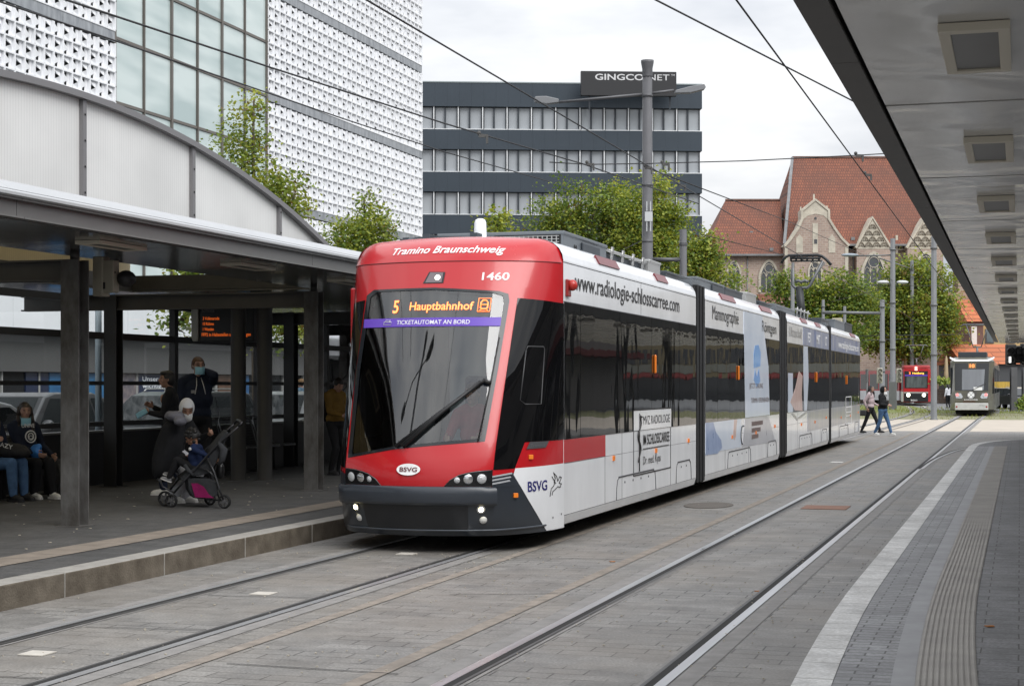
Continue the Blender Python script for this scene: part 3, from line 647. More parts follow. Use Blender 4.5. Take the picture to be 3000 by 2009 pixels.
m_tileroof2 = brick_mat('orange_pantiles', (0.47, 0.145, 0.06), (0.40, 0.12, 0.05), (0.22, 0.07, 0.03), 2.0, 0.42, 0.05, rough=0.8, plane='XZ', bumps=0.8)
m_wframe = mat('dark_window_frame', (0.10, 0.09, 0.085), 0.6); m_hglass = wavy_glass('house_glass', (0.12, 0.15, 0.16), 0.02, 0.5, 0.06)
house('peach_house', 'peach rendered house with grey green windows behind the large tree', 166, 2150, 2216, 668, mat('peach_render', (0.40, 0.29, 0.23), 0.9, var=0.06, vscale=0.5), None, wl=((2190, 718, 2206, 752), (2190, 778, 2206, 812)))
house('brown_house', 'narrow red brown house front with white banner signs', 161, 2216, 2248, 735, mat('brown_render', (0.19, 0.105, 0.085), 0.9, var=0.08, vscale=0.5), 680)
house('yellow_house', 'yellow rendered house with tall windows above an orange roof', 163, 2246, 2420, 655, mat('yellow_render', (0.52, 0.36, 0.17), 0.9, var=0.05, vscale=0.5), None, wl=((2254, 702, 2280, 738), (2252, 752, 2272, 785), (2300, 752, 2320, 785)))
hs_ = house('pavilion', 'low pavilion with a bright orange tiled roof beyond the grey tram', 150, 2205, 2345, 832, mat('pavilion_wall', (0.06, 0.062, 0.065), 0.6), 784, dep=9)
h2 = house('timber_house', 'pale far house with dark beams beyond the traffic lights', 182, 2318, 2420, 770, mat('pale_render', (0.44, 0.42, 0.39), 0.9, var=0.2, vscale=0.6), 700, wl=((2330, 840, 2352, 870),))
def banner(x, y0, x1, y1, d, label):
    p = atD(x, y1, d); q = atD(x1, y0, d); b = MB(); b.box(0, (x1 - x) / PF * d, -0.05, 0, 0, q.z - p.z, 0)
    o = b.build('banner_sign', m_paper); o.location = p; o.rotation_euler = (0, 0, YAW); tag(o, label, 'sign', 'white banner signs on the brown house')
banner(2221, 746, 2233, 790, 158, 'tall narrow white banner sign on the brown house front'); banner(2206, 798, 2221, 824, 158, 'square white sign board hung lower beside the brown house')
# low stone wall at the churchyard foot
pw = atD(1960, 880, 156); b = MB(); b.box(0, 16, 0, 0.6, 0, 1.3, 0); o = b.build('churchyard_wall', m_rubble); o.location = (pw.x, pw.y, 0); o.rotation_euler = (0, 0, YAW); tag(o, 'low rubble stone churchyard wall behind the far trams', 'wall')
# shopping arcade on the right-hand side of the street (out of frame, mirrored in the tram windows)
arc = thing('shopping_arcade', 'long shopping arcade opposite the department store, mirrored in the tram windows', 'shopping arcade', (18, 40, 0))
b = MB(); b.box(18, 30, -20, 118, -0.02, 7.6, 0); b.build('wall', mat('arcade_stone', (0.20, 0.19, 0.18), 0.8, var=0.1, vscale=0.5), arc)
for nm, rows, st, wd in (('window', ((5.0, 1.9),), 5, 3.2), ('shop_window', ((0.3, 3.1),), 8, 7)):
    for k in range(int(110 / st)):
        for z, h in rows:
            b = MB(); b.box(17.9, 18.02, -8 + k * st, -8 + k * st + wd, z, z + h, 0); b.build(nm, m_shop, arc)
b = MB(); b.box(16.4, 18.0, 34, 120, 3.5, 3.9, 0); b.build('awning', mat('red_awning', (0.12, 0.014, 0.014), 0.7), arc)
# shop row far behind the right canopy (mirrored in the rear tram windows)
pr0 = atD(2425, PHY, 168); row = thing('shop_row', 'row of small shops with red awnings behind the canopy at the far right', 'shops', (pr0.x, pr0.y, 0), rz=YAW, world=False)
b = MB(); b.box(0, 62, 0, 10, -0.02, 12.0, 0); b.build('wall', mat('mustard_render', (0.15, 0.125, 0.075), 0.9, var=0.1, vscale=0.4), row)
b = MB(); b.box(0, 62, -0.06, 0, 0, 2.45, 0); b.build('shop_window', m_shop, row)
for k in range(12):
    b = MB(); b.prism([(-0.05, 2.95), (-1.3, 2.5), (-1.3, 2.35), (-0.05, 2.6)], 'yz', k * 5.2 + 0.3, k * 5.2 + (4.6 if k % 3 else 2.2), 0); b.build('awning', MATS['red_awning'], row)
    b = MB(); b.box(k * 5.2 + 0.2, k * 5.2 + 4.8, -0.07, 0, 3.0, 3.9, 0); b.build('shop_sign', mat('cream_shop_sign', (0.14, 0.145, 0.125), 0.6), row)
    for j in range(2): b = MB(); b.box(k * 5.2 + 0.5 + j * 2.4, k * 5.2 + 2.2 + j * 2.4, -0.07, 0, 4.0, 5.6, 0); b.build('window', m_shop, row)
# ================================================================ LEFT SHELTER
m_dsteel = mat('dark_painted_steel', (0.060, 0.058, 0.056), 0.5, 0.2, var=0.15, vscale=3)
m_column = mat('weathered_steel_column', (0.16, 0.158, 0.155), 0.6, 0.1, var=0.3, vscale=5, stretch=(1, 1, 0.5), col2=(0.050, 0.043, 0.036), bump=0.25, bscale=30)
m_black = mat('black_steel', (0.018, 0.018, 0.019), 0.5)
m_soffit = mat('grey_soffit_panel', (0.12, 0.12, 0.118), 0.16, 0.0, var=0.10, vscale=0.8, bump=0.12, bscale=2.2, spec=0.7)
m_gutter = mat('pale_gutter_metal', (0.42, 0.43, 0.44), 0.45, 0.1, var=0.05, vscale=1)
m_cream = mat('cream_lamp_frame', (0.70, 0.65, 0.54), 0.6)
m_diff = mat('grey_lamp_diffuser', (0.13, 0.125, 0.115), 0.35)
def ribbed_poly(name, c1, c2, freq, axis, tl=0.35):
    m = mat(name, c1, 0.45); t = m.node_tree; b = t.nodes['Principled BSDF']
    tc = t.nodes.new('ShaderNodeTexCoord'); sx = t.nodes.new('ShaderNodeSeparateXYZ'); t.links.new(tc.outputs['Object'], sx.inputs[0])
    mu = t.nodes.new('ShaderNodeMath'); mu.operation = 'MULTIPLY'; mu.inputs[1].default_value = freq; t.links.new(sx.outputs[axis], mu.inputs[0])
    fr = t.nodes.new('ShaderNodeMath'); fr.operation = 'SINE'; t.links.new(mu.outputs[0], fr.inputs[0])
    mr = t.nodes.new('ShaderNodeMapRange'); mr.inputs[1].default_value = 0.4; mr.inputs[2].default_value = 1.0; t.links.new(fr.outputs[0], mr.inputs[0])
    nz_ = t.nodes.new('ShaderNodeTexNoise'); nz_.inputs['Scale'].default_value = 1.2; nz_.inputs['Detail'].default_value = 5; t.links.new(tc.outputs['Object'], nz_.inputs['Vector'])
    r2 = t.nodes.new('ShaderNodeMapRange'); r2.inputs[3].default_value = 0.82; r2.inputs[4].default_value = 1.14; t.links.new(nz_.outputs[0], r2.inputs[0])
    mx_ = t.nodes.new('ShaderNodeMix'); mx_.data_type = 'RGBA'; mx_.inputs[6].default_value = (*c1, 1); mx_.inputs[7].default_value = (*c2, 1); t.links.new(mr.outputs[0], mx_.inputs[0])
    mv = t.nodes.new('ShaderNodeVectorMath'); mv.operation = 'SCALE'; t.links.new(mx_.outputs[2], mv.inputs[0]); t.links.new(r2.outputs[0], mv.inputs[3])
    t.links.new(mv.outputs[0], b.inputs['Base Color'])
    o = [n for n in t.nodes if n.type == 'OUTPUT_MATERIAL'][0]; trl = t.nodes.new('ShaderNodeBsdfTranslucent'); t.links.new(mv.outputs[0], trl.inputs[0])
    ms = t.nodes.new('ShaderNodeMixShader'); ms.inputs[0].default_value = tl; t.links.new(b.outputs[0], ms.inputs[1]); t.links.new(trl.outputs[0], ms.inputs[2]); t.links.new(ms.outputs[0], o.inputs[0])
    return m
m_poly = ribbed_poly('ribbed_polycarbonate', (0.78, 0.78, 0.765), (0.70, 0.70, 0.685), 2 * math.pi / 0.05, 1, 0.08)
m_polyc = ribbed_poly('cream_polycarbonate', (0.66, 0.58, 0.40), (0.60, 0.52, 0.36), 2 * math.pi / 0.05, 1)
m_pane = glassy('shelter_glass', (0.95, 0.97, 0.96), 0.97, 0.02, dirt=0.03)
PZL = 0.19
sh = thing('tram_shelter', 'long dark steel tram stop shelter with pale arched roof panels on the left platform', 'shelter', (-9.4, 15.5, PZL))
COLY = [3.1, 9.3, 15.5, 21.7, 27.9, 34.1, 40.3, 46.5, 52.7]
def hcol(x, y, z0, z1, mt, w_=0.21, name='column'):
    b = MB(); h = w_ / 2; t = 0.018
    b.box(x - h, x + h, y - h, y - h + t, z0, z1); b.box(x - h, x + h, y + h - t, y + h, z0, z1); b.box(x - t / 2, x + t / 2, y - h + t, y + h - t, z0, z1)
    b.box(x - h, x - h + 0.012, y - h + t, y + h - t, z0, z1) if False else None
    b.box(x - 0.15, x + 0.15, y - 0.15, y + 0.15, z0, z0 + 0.008)
    return b.build(name, mt, sh, bevel=0.003)
for y in COLY:
    hcol(-9.4, y, PZL, 2.95, m_column)
    b = MB(); b.tube([(-9.4, y, 2.95), (-9.4, y, 3.05)], 0.05, 8); b.build('stub', m_dsteel, sh)
    hcol(-12.53, y, PZL, 2.95, m_black, 0.2, 'column')
    b = MB(); b.box(-14.0, -9.4 - 0.11, y - 0.09, y + 0.09, 2.93, 2.95); b.box(-14.0, -9.51, y - 0.09, y + 0.09, 2.73, 2.75); b.box(-14.0, -9.51, y - 0.008, y + 0.008, 2.75, 2.93); b.build('cross_beam', m_dsteel, sh)
# roof: soffit panels, slab, fascia
def soffit(x0, x1, y0, y1, st=3.1):
    b = MB(); y = y0
    while y < y1 - 0.01:
        e = min(y + st, y1); b.box(x0, x1, y + 0.012, e - 0.012, 3.05, 3.075); y = e
    return b
V0, V1 = 8.8, 22.8
for (x0, x1, y0, y1) in ((-9.85, -8.17, 0, 56), (-14.2, -12.85, 0, 56), (-12.85, -9.85, 0, V0), (-12.85, -9.85, V1, 56)):
    soffit(x0, x1, y0, y1).build('soffit', m_soffit, sh)
b = MB()
for (x0, x1, y0, y1) in ((-9.85, -8.12, 0, 56), (-14.2, -12.85, 0, 56), (-12.85, -9.85, 0, V0), (-12.85, -9.85, V1, 56)): b.box(x0, x1, y0, y1, 3.08, 3.30)
b.build('roof_slab', m_dsteel, sh)
b = MB()
for y0 in [k * 6.2 for k in range(9)]:
    b.box(-8.09, -8.075, y0 + 0.004, y0 + 6.196, 3.045, 3.215); b.box(-8.075, -8.0, y0 + 0.004, y0 + 6.196, 3.045, 3.06); b.box(-8.075, -8.02, y0 + 0.004, y0 + 6.196, 3.20, 3.215); b.box(-8.165, -8.10, y0, y0 + 6.2, 3.06, 3.2)
b.build('fascia', m_column if False else mat('fascia_steel', (0.15, 0.148, 0.143), 0.5, 0.2, var=0.1, vscale=2), sh)
b = MB()
for y0 in [k * 3.1 for k in range(18)]:
    b.prism([(-8.02, 3.218), (-7.985, 3.23), (-7.985, 3.255), (-8.06, 3.262), (-8.30, 3.40), (-8.32, 3.40), (-8.32, 3.3), (-8.06, 3.218)], 'xz', y0 + 0.002, y0 + 3.098)
b.build('gutter', m_gutter, sh)
# vault: segmental arch running along the platform
CYV, RISE, HALF = 15.8, 1.10, 7.0
RV = (HALF ** 2 + RISE ** 2) / (2 * RISE)
def arch(y): return 3.72 + math.sqrt(max(0, RV ** 2 - (y - CYV) ** 2)) - RV + RISE - 0.06
ys = [V0 + (V1 - V0) * k / 40 for k in range(41)]
XA, XB = -9.72, -12.9
divs = [V0, 11.1, 13.63, 16.15, 18.67, 21.2, V1]
b = MB()
for i in range(len(divs) - 1):
    yy = [divs[i] + 0.03 + (divs[i + 1] - divs[i] - 0.06) * k / 10 for k in range(11)]
    b.prism([(y, 3.30) for y in (yy[0], yy[-1])] + [(y, arch(y)) for y in reversed(yy)], 'yz', XA - 0.015, XA, 0)
pan = b.build('arch_panel', m_poly, sh)
b = MB()
b.prism([(ys[0], 3.30), (ys[-1], 3.30)] + [(y, arch(y)) for y in reversed(ys)], 'yz', XB, XB + 0.02, 0); b.build('back_panel', m_polyc, sh)
b = MB(); b.grid(lambda u, v: (v, u, arch(u) + 0.03), ys, [XA - 0.05, (XA + XB) / 2, XB], 0, True); b.build('vault_roof', m_polyc, sh)
b = MB()
for i in range(40): b.bar((XA + 0.03, ys[i], arch(ys[i]) + 0.01), (XA + 0.03, ys[i + 1], arch(ys[i + 1]) + 0.01), 0.11, 0.07, 0)
for d_ in divs[1:-1]: b.box(XA + 0.0, XA + 0.05, d_ - 0.035, d_ + 0.035, 3.3, arch(d_) - 0.03, 0)
for d_ in divs[1:-1]:
    z = 3.45
    while z < arch(d_): b.ell((XA + 0.055, d_, z), (0.008, 0.014, 0.014), 6, 4, 1); z += 0.28
b.build('arch_frame', [mat('arch_frame_steel', (0.20, 0.195, 0.20), 0.5, 0.2), m_black], pan)
# lamps under the soffit
def lamp_box(x, y, z, par):
    b = MB(); hx, hy = 0.135, 0.465
    b.box(x - hx, x + hx, y - hy, y - hy + 0.06, z - 0.035, z); b.box(x - hx, x + hx, y + hy - 0.06, y + hy, z - 0.035, z)
    b.box(x - hx, x - hx + 0.045, y - hy + 0.06, y + hy - 0.06, z - 0.035, z); b.box(x + hx - 0.045, x + hx, y - hy + 0.06, y + hy - 0.06, z - 0.035, z)
    o = b.build('ceiling_lamp', m_cream, par, bevel=0.003)
    b = MB(); b.box(x - hx + 0.045, x + hx - 0.045, y - hy + 0.06, y + hy - 0.06, z - 0.026, z - 0.005); b.build('diffuser', m_diff, o)
for k in range(12): lamp_box(-8.62, 8.7 + 3.1 * k, 3.048, sh)
# glazed rear wall
b = MB(); b.box(-13.06, -12.94, 6, 46, PZL, 0.955); b.build('low_wall', mat('black_wall_panel', (0.008, 0.008, 0.009), 0.45, var=0.2, vscale=1), sh)
b = MB(); b.box(-13.10, -12.90, 6, 46, 0.957, 0.985); b.build('wall_cap', mat('dull_wall_cap', (0.16, 0.16, 0.155), 0.4, 0.4), sh)
b = MB(); posts = [6 + 3.1 * k - 0.2 for k in range(14)]
for y in posts: b.box(-13.05, -12.95, y - 0.06, y + 0.06, 0.985, 2.95)
for (z, h) in ((1.08, 0.035), (1.68, 0.03), (2.38, 0.05), (2.90, 0.05)): b.box(-13.045, -12.955, 6, 46, z - h, z + h)
gf = b.build('glazing_frame', m_black, sh)
b = MB()
for i in range(13): b.quad((-13.0, posts[i] + 0.07, 1.0), (-13.0, posts[i + 1] - 0.07, 1.0), (-13.0, posts[i + 1] - 0.07, 2.86), (-13.0, posts[i] + 0.07, 2.86))
b.build('pane', m_pane, gf)
b = MB(); b.tube([(-12.9, 30.5, 1.2), (-12.9, 33.5, 2.6)], 0.012, 6); b.tube([(-12.9, 31.6, 2.75), (-12.9, 33.6, 2.2)], 0.012, 6); b.build('tie_rod', m_black, sh)
# two round posts that carry the departure board
for (x, lb) in ((545, 'dark round steel post carrying the departure board, the nearer to the pushchair'), (605, 'dark round steel post right of the departure board')):
    p = atZ(x, 1097, PZL); b = MB(); b.lathe([(0.16, 0), (0.16, 0.012), (0.118, 0.015), (0.118, 2.80)], (p.x, p.y, PZL), 20)
    whole(b, 'round_post', m_dsteel, lb, 'post', 'round posts on the left platform', origin=(p.x, p.y, PZL))
p = atX(666, 1000, -12.86); b = MB(); b.tube([(p.x, p.y, 0.985), (p.x, p.y, 3.0)], 0.04, 10); whole(b, 'galvanised_pipe', mat('galvanised_steel', (0.33, 0.34, 0.345), 0.4, 0.6, var=0.2, vscale=6), 'thin galvanised pipe standing at the glazed rear wall', 'pipe', origin=(p.x, p.y, 0.985))
p = atX(225, 1000, -14.6); b = MB(); b.tube([(p.x, p.y, 0), (p.x, p.y, 4.2)], 0.055, 10); whole(b, 'lamp_pole', mat('blue_grey_paint', (0.26, 0.31, 0.34), 0.5, var=0.08, vscale=2), 'blue grey round lamp pole in the side road behind the shelter glass', 'pole', origin=(p.x, p.y, 0))
# loudspeaker box
p = atD(247, 632, 17.9)
sp = thing('loudspeaker_box', 'cream metal loudspeaker cabinet fixed beside the scratched shelter column', 'loudspeaker', p)
b = MB(); b.cbox(p, (0.20, 0.13, 0.34), 0); b.cbox(p + Vector((-0.08, 0, 0.0)), (0.12, 0.16, 0.42), 0); b.build('cabinet', mat('cream_cabinet', (0.36, 0.335, 0.27), 0.6, var=0.08, vscale=8), sp, bevel=0.012)
b = MB(); b.ell(p + Vector((0.16, 0.1, -0.02)), (0.10, 0.12, 0.09), 12, 8); b.build('horn', m_black, sp)
b = MB(); b.cbox(p + Vector((0.101, -0.03, 0.04)), (0.004, 0.02, 0.02)); b.cbox(p + Vector((-0.02, -0.067, -0.10)), (0.05, 0.004, 0.07)); b.build('sticker', m_black, sp)
# departure board
c0 = atY(455, 740, 24.4); c1 = atY(580, 740, 24.4)
db = thing('departure_board', 'hanging black departure board with orange text and a cream end cap', 'departure board', (c0.x, 24.4, c0.z))
b = MB(); b.box(c0.x, c1.x, 24.4, 24.65, c0.z - 0.29, c0.z + 0.30); b.build('housing', m_black, db, bevel=0.02)
b = MB(); e = c0.x - 0.03; b.prism([(e - 0.10, c0.z - 0.22), (e - 0.07, c0.z - 0.28), (e + 0.0, c0.z - 0.28), (e + 0.025, c0.z - 0.24), (e + 0.025, c0.z + 0.25), (e, c0.z + 0.30), (e - 0.07, c0.z + 0.30), (e - 0.10, c0.z + 0.25)], 'xz', 24.38, 24.67); b.build('end_cap', mat('cream_cap', (0.46, 0.44, 0.38), 0.5), db, bevel=0.008)
m_orange = mat('orange_leds', (0.9, 0.2, 0.02), 0.5, emit=(1.0, 0.16, 0.02), es=0.32)
fy = lambda x, y: (x, 24.396, y)
W_ = c1.x - c0.x; L0 = c0.x + 0.05
for i, (a_, t_) in enumerate((('3 Volkmarode', "2 min"), ('10 Rühme', '4 min'), ('1 Wenden', '7 min'))):
    b = MB(); put_text(b, a_, fy, L0 + 0.02, L0 + 0.02 + 0.024 * len(a_), c0.z + 0.06 - i * 0.085, 0.05, 0, 0.02); b.build('display_text', m_orange, db); b = MB(); put_text(b, t_, fy, L0 + 0.58, L0 + 0.70, c0.z + 0.06 - i * 0.085, 0.05, 0, 0.02); b.build('display_text', m_orange, db)
b = MB(); put_text(b, 'FFP2 in Haltestellen und Fahrzeugen', fy, L0, c1.x - 0.05, c0.z - 0.20, 0.055, 0, 0.02); b.build('display_text', m_orange, db)
b = MB(); put_text(b, 'Schloss', fy, L0, L0 + 0.22, c0.z + 0.18, 0.07, 0, 0.0); b.build('stop_name', mat('grey_letters', (0.22, 0.22, 0.22), 0.5), db)
b = MB()
for x in (c0.x + 0.1, c1.x - 0.1): b.tube([(x, 24.52, c0.z + 0.3), (x, 24.52, 3.05)], 0.02, 6)
b.build('hanger', m_black, db)
# wire seats
m_wire = mat('dark_wire_mesh', (0.05, 0.05, 0.052), 0.4, 0.7)
def wire_seat():
    t = thing('waiting_chair', 'x', 'chair', (0, 0, 0), 'black wire chairs along the rear wall of the shelter', world=False)
    fr = MB(); hw = 0.27
    fr.tube([(0.28, -hw, 0.44), (-0.10, -hw, 0.43), (-0.16, -hw, 0.47), (-0.27, -hw, 0.86), (-0.28, -hw + 0.05, 0.90), (-0.28, hw - 0.05, 0.90), (-0.27, hw, 0.86), (-0.16, hw, 0.47), (-0.10, hw, 0.43), (0.28, hw, 0.44), (0.31, hw - 0.05, 0.43), (0.31, -hw + 0.05, 0.43), (0.28, -hw, 0.44)], 0.016, 7)
    fr.build('frame', mat('grey_tube', (0.16, 0.16, 0.165), 0.35, 0.8), t)
    b = MB()
    for k in range(15): y = -hw + 0.03 + k * (2 * hw - 0.06) / 14; b.tube([(0.29, y, 0.435), (-0.10, y, 0.425), (-0.16, y, 0.48), (-0.275, y, 0.89)], 0.005, 4)
    for x in (0.2, 0.1, 0.0): b.tube([(x, -hw, 0.43), (x, hw, 0.43)], 0.005, 4)
    for k in range(8): z = 0.52 + k * 0.045; xx = -0.16 - (z - 0.47) * 0.29; b.tube([(xx, -hw, z), (xx, hw, z)], 0.005, 4)
    b.build('mesh', m_wire, t)
    b = MB(); b.tube([(0.0, 0, 0.0), (0.0, 0, 0.42)], 0.03, 8); b.box(-0.1, 0.1, -0.1, 0.1, 0, 0.012); b.build('pedestal', m_black, t)
    return t
seats = [(19.2, 'black wire chair under the girl with long hair'), (19.92, 'black wire chair left empty just right of the girl'), (24.4, 'black wire chair nearest behind the pushchair handle'), (25.05, 'black wire chair second behind the pushchair handle'), (25.7, 'black wire chair seen between the two round posts'), (26.35, 'black wire chair just right of the second round post'), (27.0, 'last black wire chair beside the thin galvanised pipe')]
s0 = wire_seat()
for i, (y, lb) in enumerate(seats):
    o = s0 if i == 0 else copy_tree(s0); o.location = (-12.52 if y < 22 else -12.45, y, PZL); o['label'] = lb

# ================================================================ RIGHT SHELTER
rs = thing('platform_canopy', 'grey canopy roof over the right platform with a row of ceiling lamps', 'canopy', (1.6, 20, PZL))
m_soffR = mat('canopy_soffit', (0.66, 0.65, 0.62), 0.15, 0.1, var=0.08, vscale=0.7, spec=0.5)
t_ = m_soffR.node_tree; b_ = t_.nodes['Principled BSDF']; tc_ = t_.nodes.new('ShaderNodeTexCoord'); n_ = t_.nodes.new('ShaderNodeTexNoise'); n_.inputs['Scale'].default_value = 1.4; n_.inputs['Detail'].default_value = 1.0; n_.inputs['Distortion'].default_value = 1.2
bp_ = t_.nodes.new('ShaderNodeBump'); bp_.inputs['Strength'].default_value = 0.3; bp_.inputs['Distance'].default_value = 0.06
t_.links.new(tc_.outputs['Object'], n_.inputs['Vector']); t_.links.new(n_.outputs[0], bp_.inputs['Height']); t_.links.new(bp_.outputs[0], b_.inputs['Normal'])
b = MB(); y = 8.65 - 3.12 * 4; thick = 0
while y < 56.5:
    gap = 0.016 if round((y - 8.65) / 3.12) % 2 else 0.03
    b.box(-0.645, 4.2, y + gap, y + 3.12 - gap, 3.05, 3.07); y += 3.12
b.build('soffit', m_soffR, rs)
b = MB(); b.box(-0.66, 4.3, -5, 57.2, 3.09, 3.34); b.build('roof_slab', m_black, rs)
b = MB()
for y0 in [-5 + 6.2 * k for k in range(10)]: b.box(-0.785, -0.665, y0 + 0.003, y0 + 6.197, 3.04, 3.055); b.box(-0.785, -0.77, y0 + 0.003, y0 + 6.197, 3.055, 3.30); b.box(-0.77, -0.70, y0 + 0.003, y0 + 6.197, 3.285, 3.30)
b.build('fascia', mat('canopy_fascia', (0.085, 0.08, 0.073), 0.55, 0.2, var=0.25, vscale=3), rs)
for k in range(-1, 16): lamp_box(-0.17, 7.2 + 3.12 * k, 3.048, rs)
for y in COLY: 
    b = MB(); b.box(1.5, 1.7, y - 0.1, y + 0.1, PZL, 3.05); b.build('column', m_column, rs)

# ================================================================ POLES, LAMPS, SIGNALS
m_pole = mat('grey_painted_pole', (0.105, 0.105, 0.112), 0.5, 0.2, var=0.1, vscale=2)
m_pole2 = mat('mid_grey_pole', (0.155, 0.16, 0.165), 0.5, 0.2, var=0.08, vscale=2)
m_lampw = mat('pale_lamp_shell', (0.55, 0.56, 0.57), 0.5)
def poly_pole(b, x, y, z0, z1, r0, r1, n=8, m=0): b.lathe([(r0 * 1.3, z0), (r0 * 1.3, z0 + 0.05), (r0, z0 + 0.06), (r1, z1), (0.0, z1)], (x, y, 0), n, m)
pp = atD(1480, 140, 54); X0, Y0 = pp.x, pp.y
mast = thing('street_mast', 'tall octagonal grey mast with two lamp arms rising behind the tram', 'lamp mast', (X0, Y0, PZL))
b = MB(); poly_pole(b, X0, Y0, PZL, 11.75, 0.20, 0.155); b.lathe([(0.17, 11.5), (0.17, 11.75), (0.21, 11.95), (0.21, 12.02), (0, 12.02)], (X0, Y0, 0), 12)
for z in (6.2, 8.0, 10.85, 4.6): b.lathe([(0.17, z), (0.185, z + 0.01), (0.185, z + 0.07), (0.17, z + 0.08)], (X0, Y0, 0), 8)
b.build('pole', m_pole, mast)
ax = Vector((_c, _s, 0))
for (x1, y1, xh0, xh1, yy, lb) in ((1277, 234, 1220, 1277, 232, 0), (1540, 207, 1543, 1613, 208, 0)):
    p0 = Vector((X0, Y0, 10.95)); p1 = atD(x1, y1, 54); b = MB(); b.tube([p0, p1], 0.045, 6); b.build('lamp_arm', m_pole, mast)
    a, e = atD(xh0, yy, 54), atD(xh1, yy, 54); c_ = (a + e) / 2; ln = (e - a).length; b = MB()
    Mx = Matrix.Rotation(YAW, 4, 'Z'); tilt = 1 if x1 < 1480 else -1
    b.prism([(-ln / 2, 0.02), (-ln / 2 + 0.05, 0.14), (0, 0.15), (ln / 2, 0.06), (ln / 2, -0.05), (0, -0.10), (-ln / 2 + 0.05, -0.03)] if tilt > 0 else [(ln / 2, 0.10), (ln / 2 - 0.05, 0.2), (0, 0.13), (-ln / 2, 0.0), (-ln / 2, -0.09), (0, -0.08), (ln / 2 - 0.05, 0.03)], 'xz', -0.14, 0.14, 0, Matrix.Translation(c_) @ Mx)
    b.build('lamp_head', mat('lamp_grey', (0.20, 0.205, 0.215), 0.5), mast, bevel=0.02)
b = MB(); p0 = atD(1483, 495, 53.7)
b.cbox(p0, (0.24, 0.08, 0.30), 0, YAW)
for dz in (-0.32, 0.33):
    for dx in (-0.06, 0.06): b.cbox(p0 + ax * dx + Vector((0, 0, dz)), (0.03, 0.05, 0.3), 0, YAW)
b.build('transponder', m_lampw, mast)
m2_ = copy_tree(mast); m2_.location = (-10.9, 6.7, PZL); m2_['label'] = 'second octagonal lamp mast beside the near shelter, seen mirrored in the windscreen'
p1 = atD(1562, 525, 54); p2 = atD(1562, 700, 54)
sm = thing('stub_mast', 'short grey stub mast joined to the tall mast by a cross tube', 'mast', (p1.x, p1.y, PZL))
b = MB(); poly_pole(b, p1.x, p1.y, PZL, p1.z, 0.13, 0.115); b.lathe([(0.135, p1.z - 0.5), (0.135, p1.z - 0.42)], (p1.x, p1.y, 0), 8); b.build('pole', m_pole, sm)
b = MB(); b.tube([atD(1492, 593, 54), atD(1556, 594, 54)], 0.065, 8); b.build('cross_tube', m_pole, sm)
def simple_pole(x, ybase, ytop, d, r, label, m_=None, name='catenary_pole'):
    p = atD(x, PHY, d); zt = CH + (PHY - ytop) / PF * d
    t = thing(name, label, 'pole', (p.x, p.y, 0), group='grey poles beyond the crossing'); b = MB(); poly_pole(b, p.x, p.y, 0.0, zt, r, r * 0.85, 10)
    for k in (0.35, 0.62, 0.93): b.lathe([(r, zt * k), (r * 1.15, zt * k + 0.01), (r * 1.15, zt * k + 0.09), (r, zt * k + 0.1)], (p.x, p.y, 0), 10)
    b.build('pole', m_ or m_pole2, t); return t, p, zt
t1, pa, za = simple_pole(2135, 957, 540, 81, 0.145, 'thick grey pole standing between the red tram and the grey tram', m_pole2)
b = MB(); b.cbox(pa + Vector((0.0, -0.15, 2.0)), (0.05, 0.03, 0.05)); b.build('plate', m_lampw, t1)
t2, pb, zb = simple_pole(2041, 931, 545, 115, 0.19, 'grey pole with a pair of small white lamps right behind the walkers')
for s_ in (-1, 1):
    q = atD(2041 + s_ * 22, 645, 115); b = MB(); b.tube([atD(2041, 651, 115), q], 0.035, 6); b.build('lamp_arm', m_pole2, t2)
    b = MB(); b.ell(q, (0.42, 0.2, 0.13), 12, 8, 0, Matrix.Rotation(YAW, 3, 'Z')); b.build('lamp_head', m_lampw, t2)
b = MB(); b.cbox((pb.x, pb.y, 0.95), (0.5, 0.45, 1.9)); b.build('cabinet', m_pole2, t2, bevel=0.02)
q = atD(2038, 583, 115); e = atD(1955, 585, 115); b = MB(); b.tube([q, e], 0.05, 6); b.build('lamp_arm', m_pole2, t2); b = MB(); b.ell(atD(1943, 583, 115), (0.6, 0.2, 0.12), 12, 8, 0, Matrix.Rotation(YAW, 3, 'Z')); b.build('lamp_head', mat('lamp_blue_grey', (0.27, 0.31, 0.35), 0.5), t2)
t3, pc_, zc = simple_pole(2017, 905, 685, 108, 0.17, 'shorter grey pole with a long side arm over the tram roof')
b = MB(); b.tube([atD(2012, 716, 108), atD(1880, 714, 108)], 0.10, 8); b.build('side_arm', m_pole2, t3)
t4, pd, zd = simple_pole(2085, 900, 595, 152, 0.19, 'grey pole rising behind the roof of the red tram')
b = MB(); b.tube([atD(2085, 615, 152), atD(2010, 590, 152)], 0.06, 6); b.build('side_arm', m_pole2, t4)
for (x, yt, lb) in ((1882, 685, 'thin far pole left in front of the tree crowns'), (1931, 700, 'thin far pole right in front of the tree crowns'), (1812, 615, 'slim grey pole just left of the raised pantograph')):
    simple_pole(x, 900, yt, 120 if x > 1850 else 95, 0.12, lb)
def signal(name, x, y, d, label, m_, lamp=None):
    p = atD(x, y, d); t = thing(name, label, 'traffic light', p, rz=0)
    b = MB(); b.cbox(p, (0.32, 0.25, 0.95), 0, YAW); b.build('housing', m_, t, bevel=0.02)
    for k in range(3):
        b = MB(); zz = p.z + 0.3 - k * 0.3; b.lathe([(0.11, 0), (0.11, 0.12)], Vector((p.x, p.y, zz)) - Vector((-_s, _c, 0)) * 0.24, 12, 0, Matrix.Rotation(YAW, 3, 'Z') @ Matrix.Rotation(R(-90), 3, 'X')); b.build('visor', m_black, t)
    return t, p
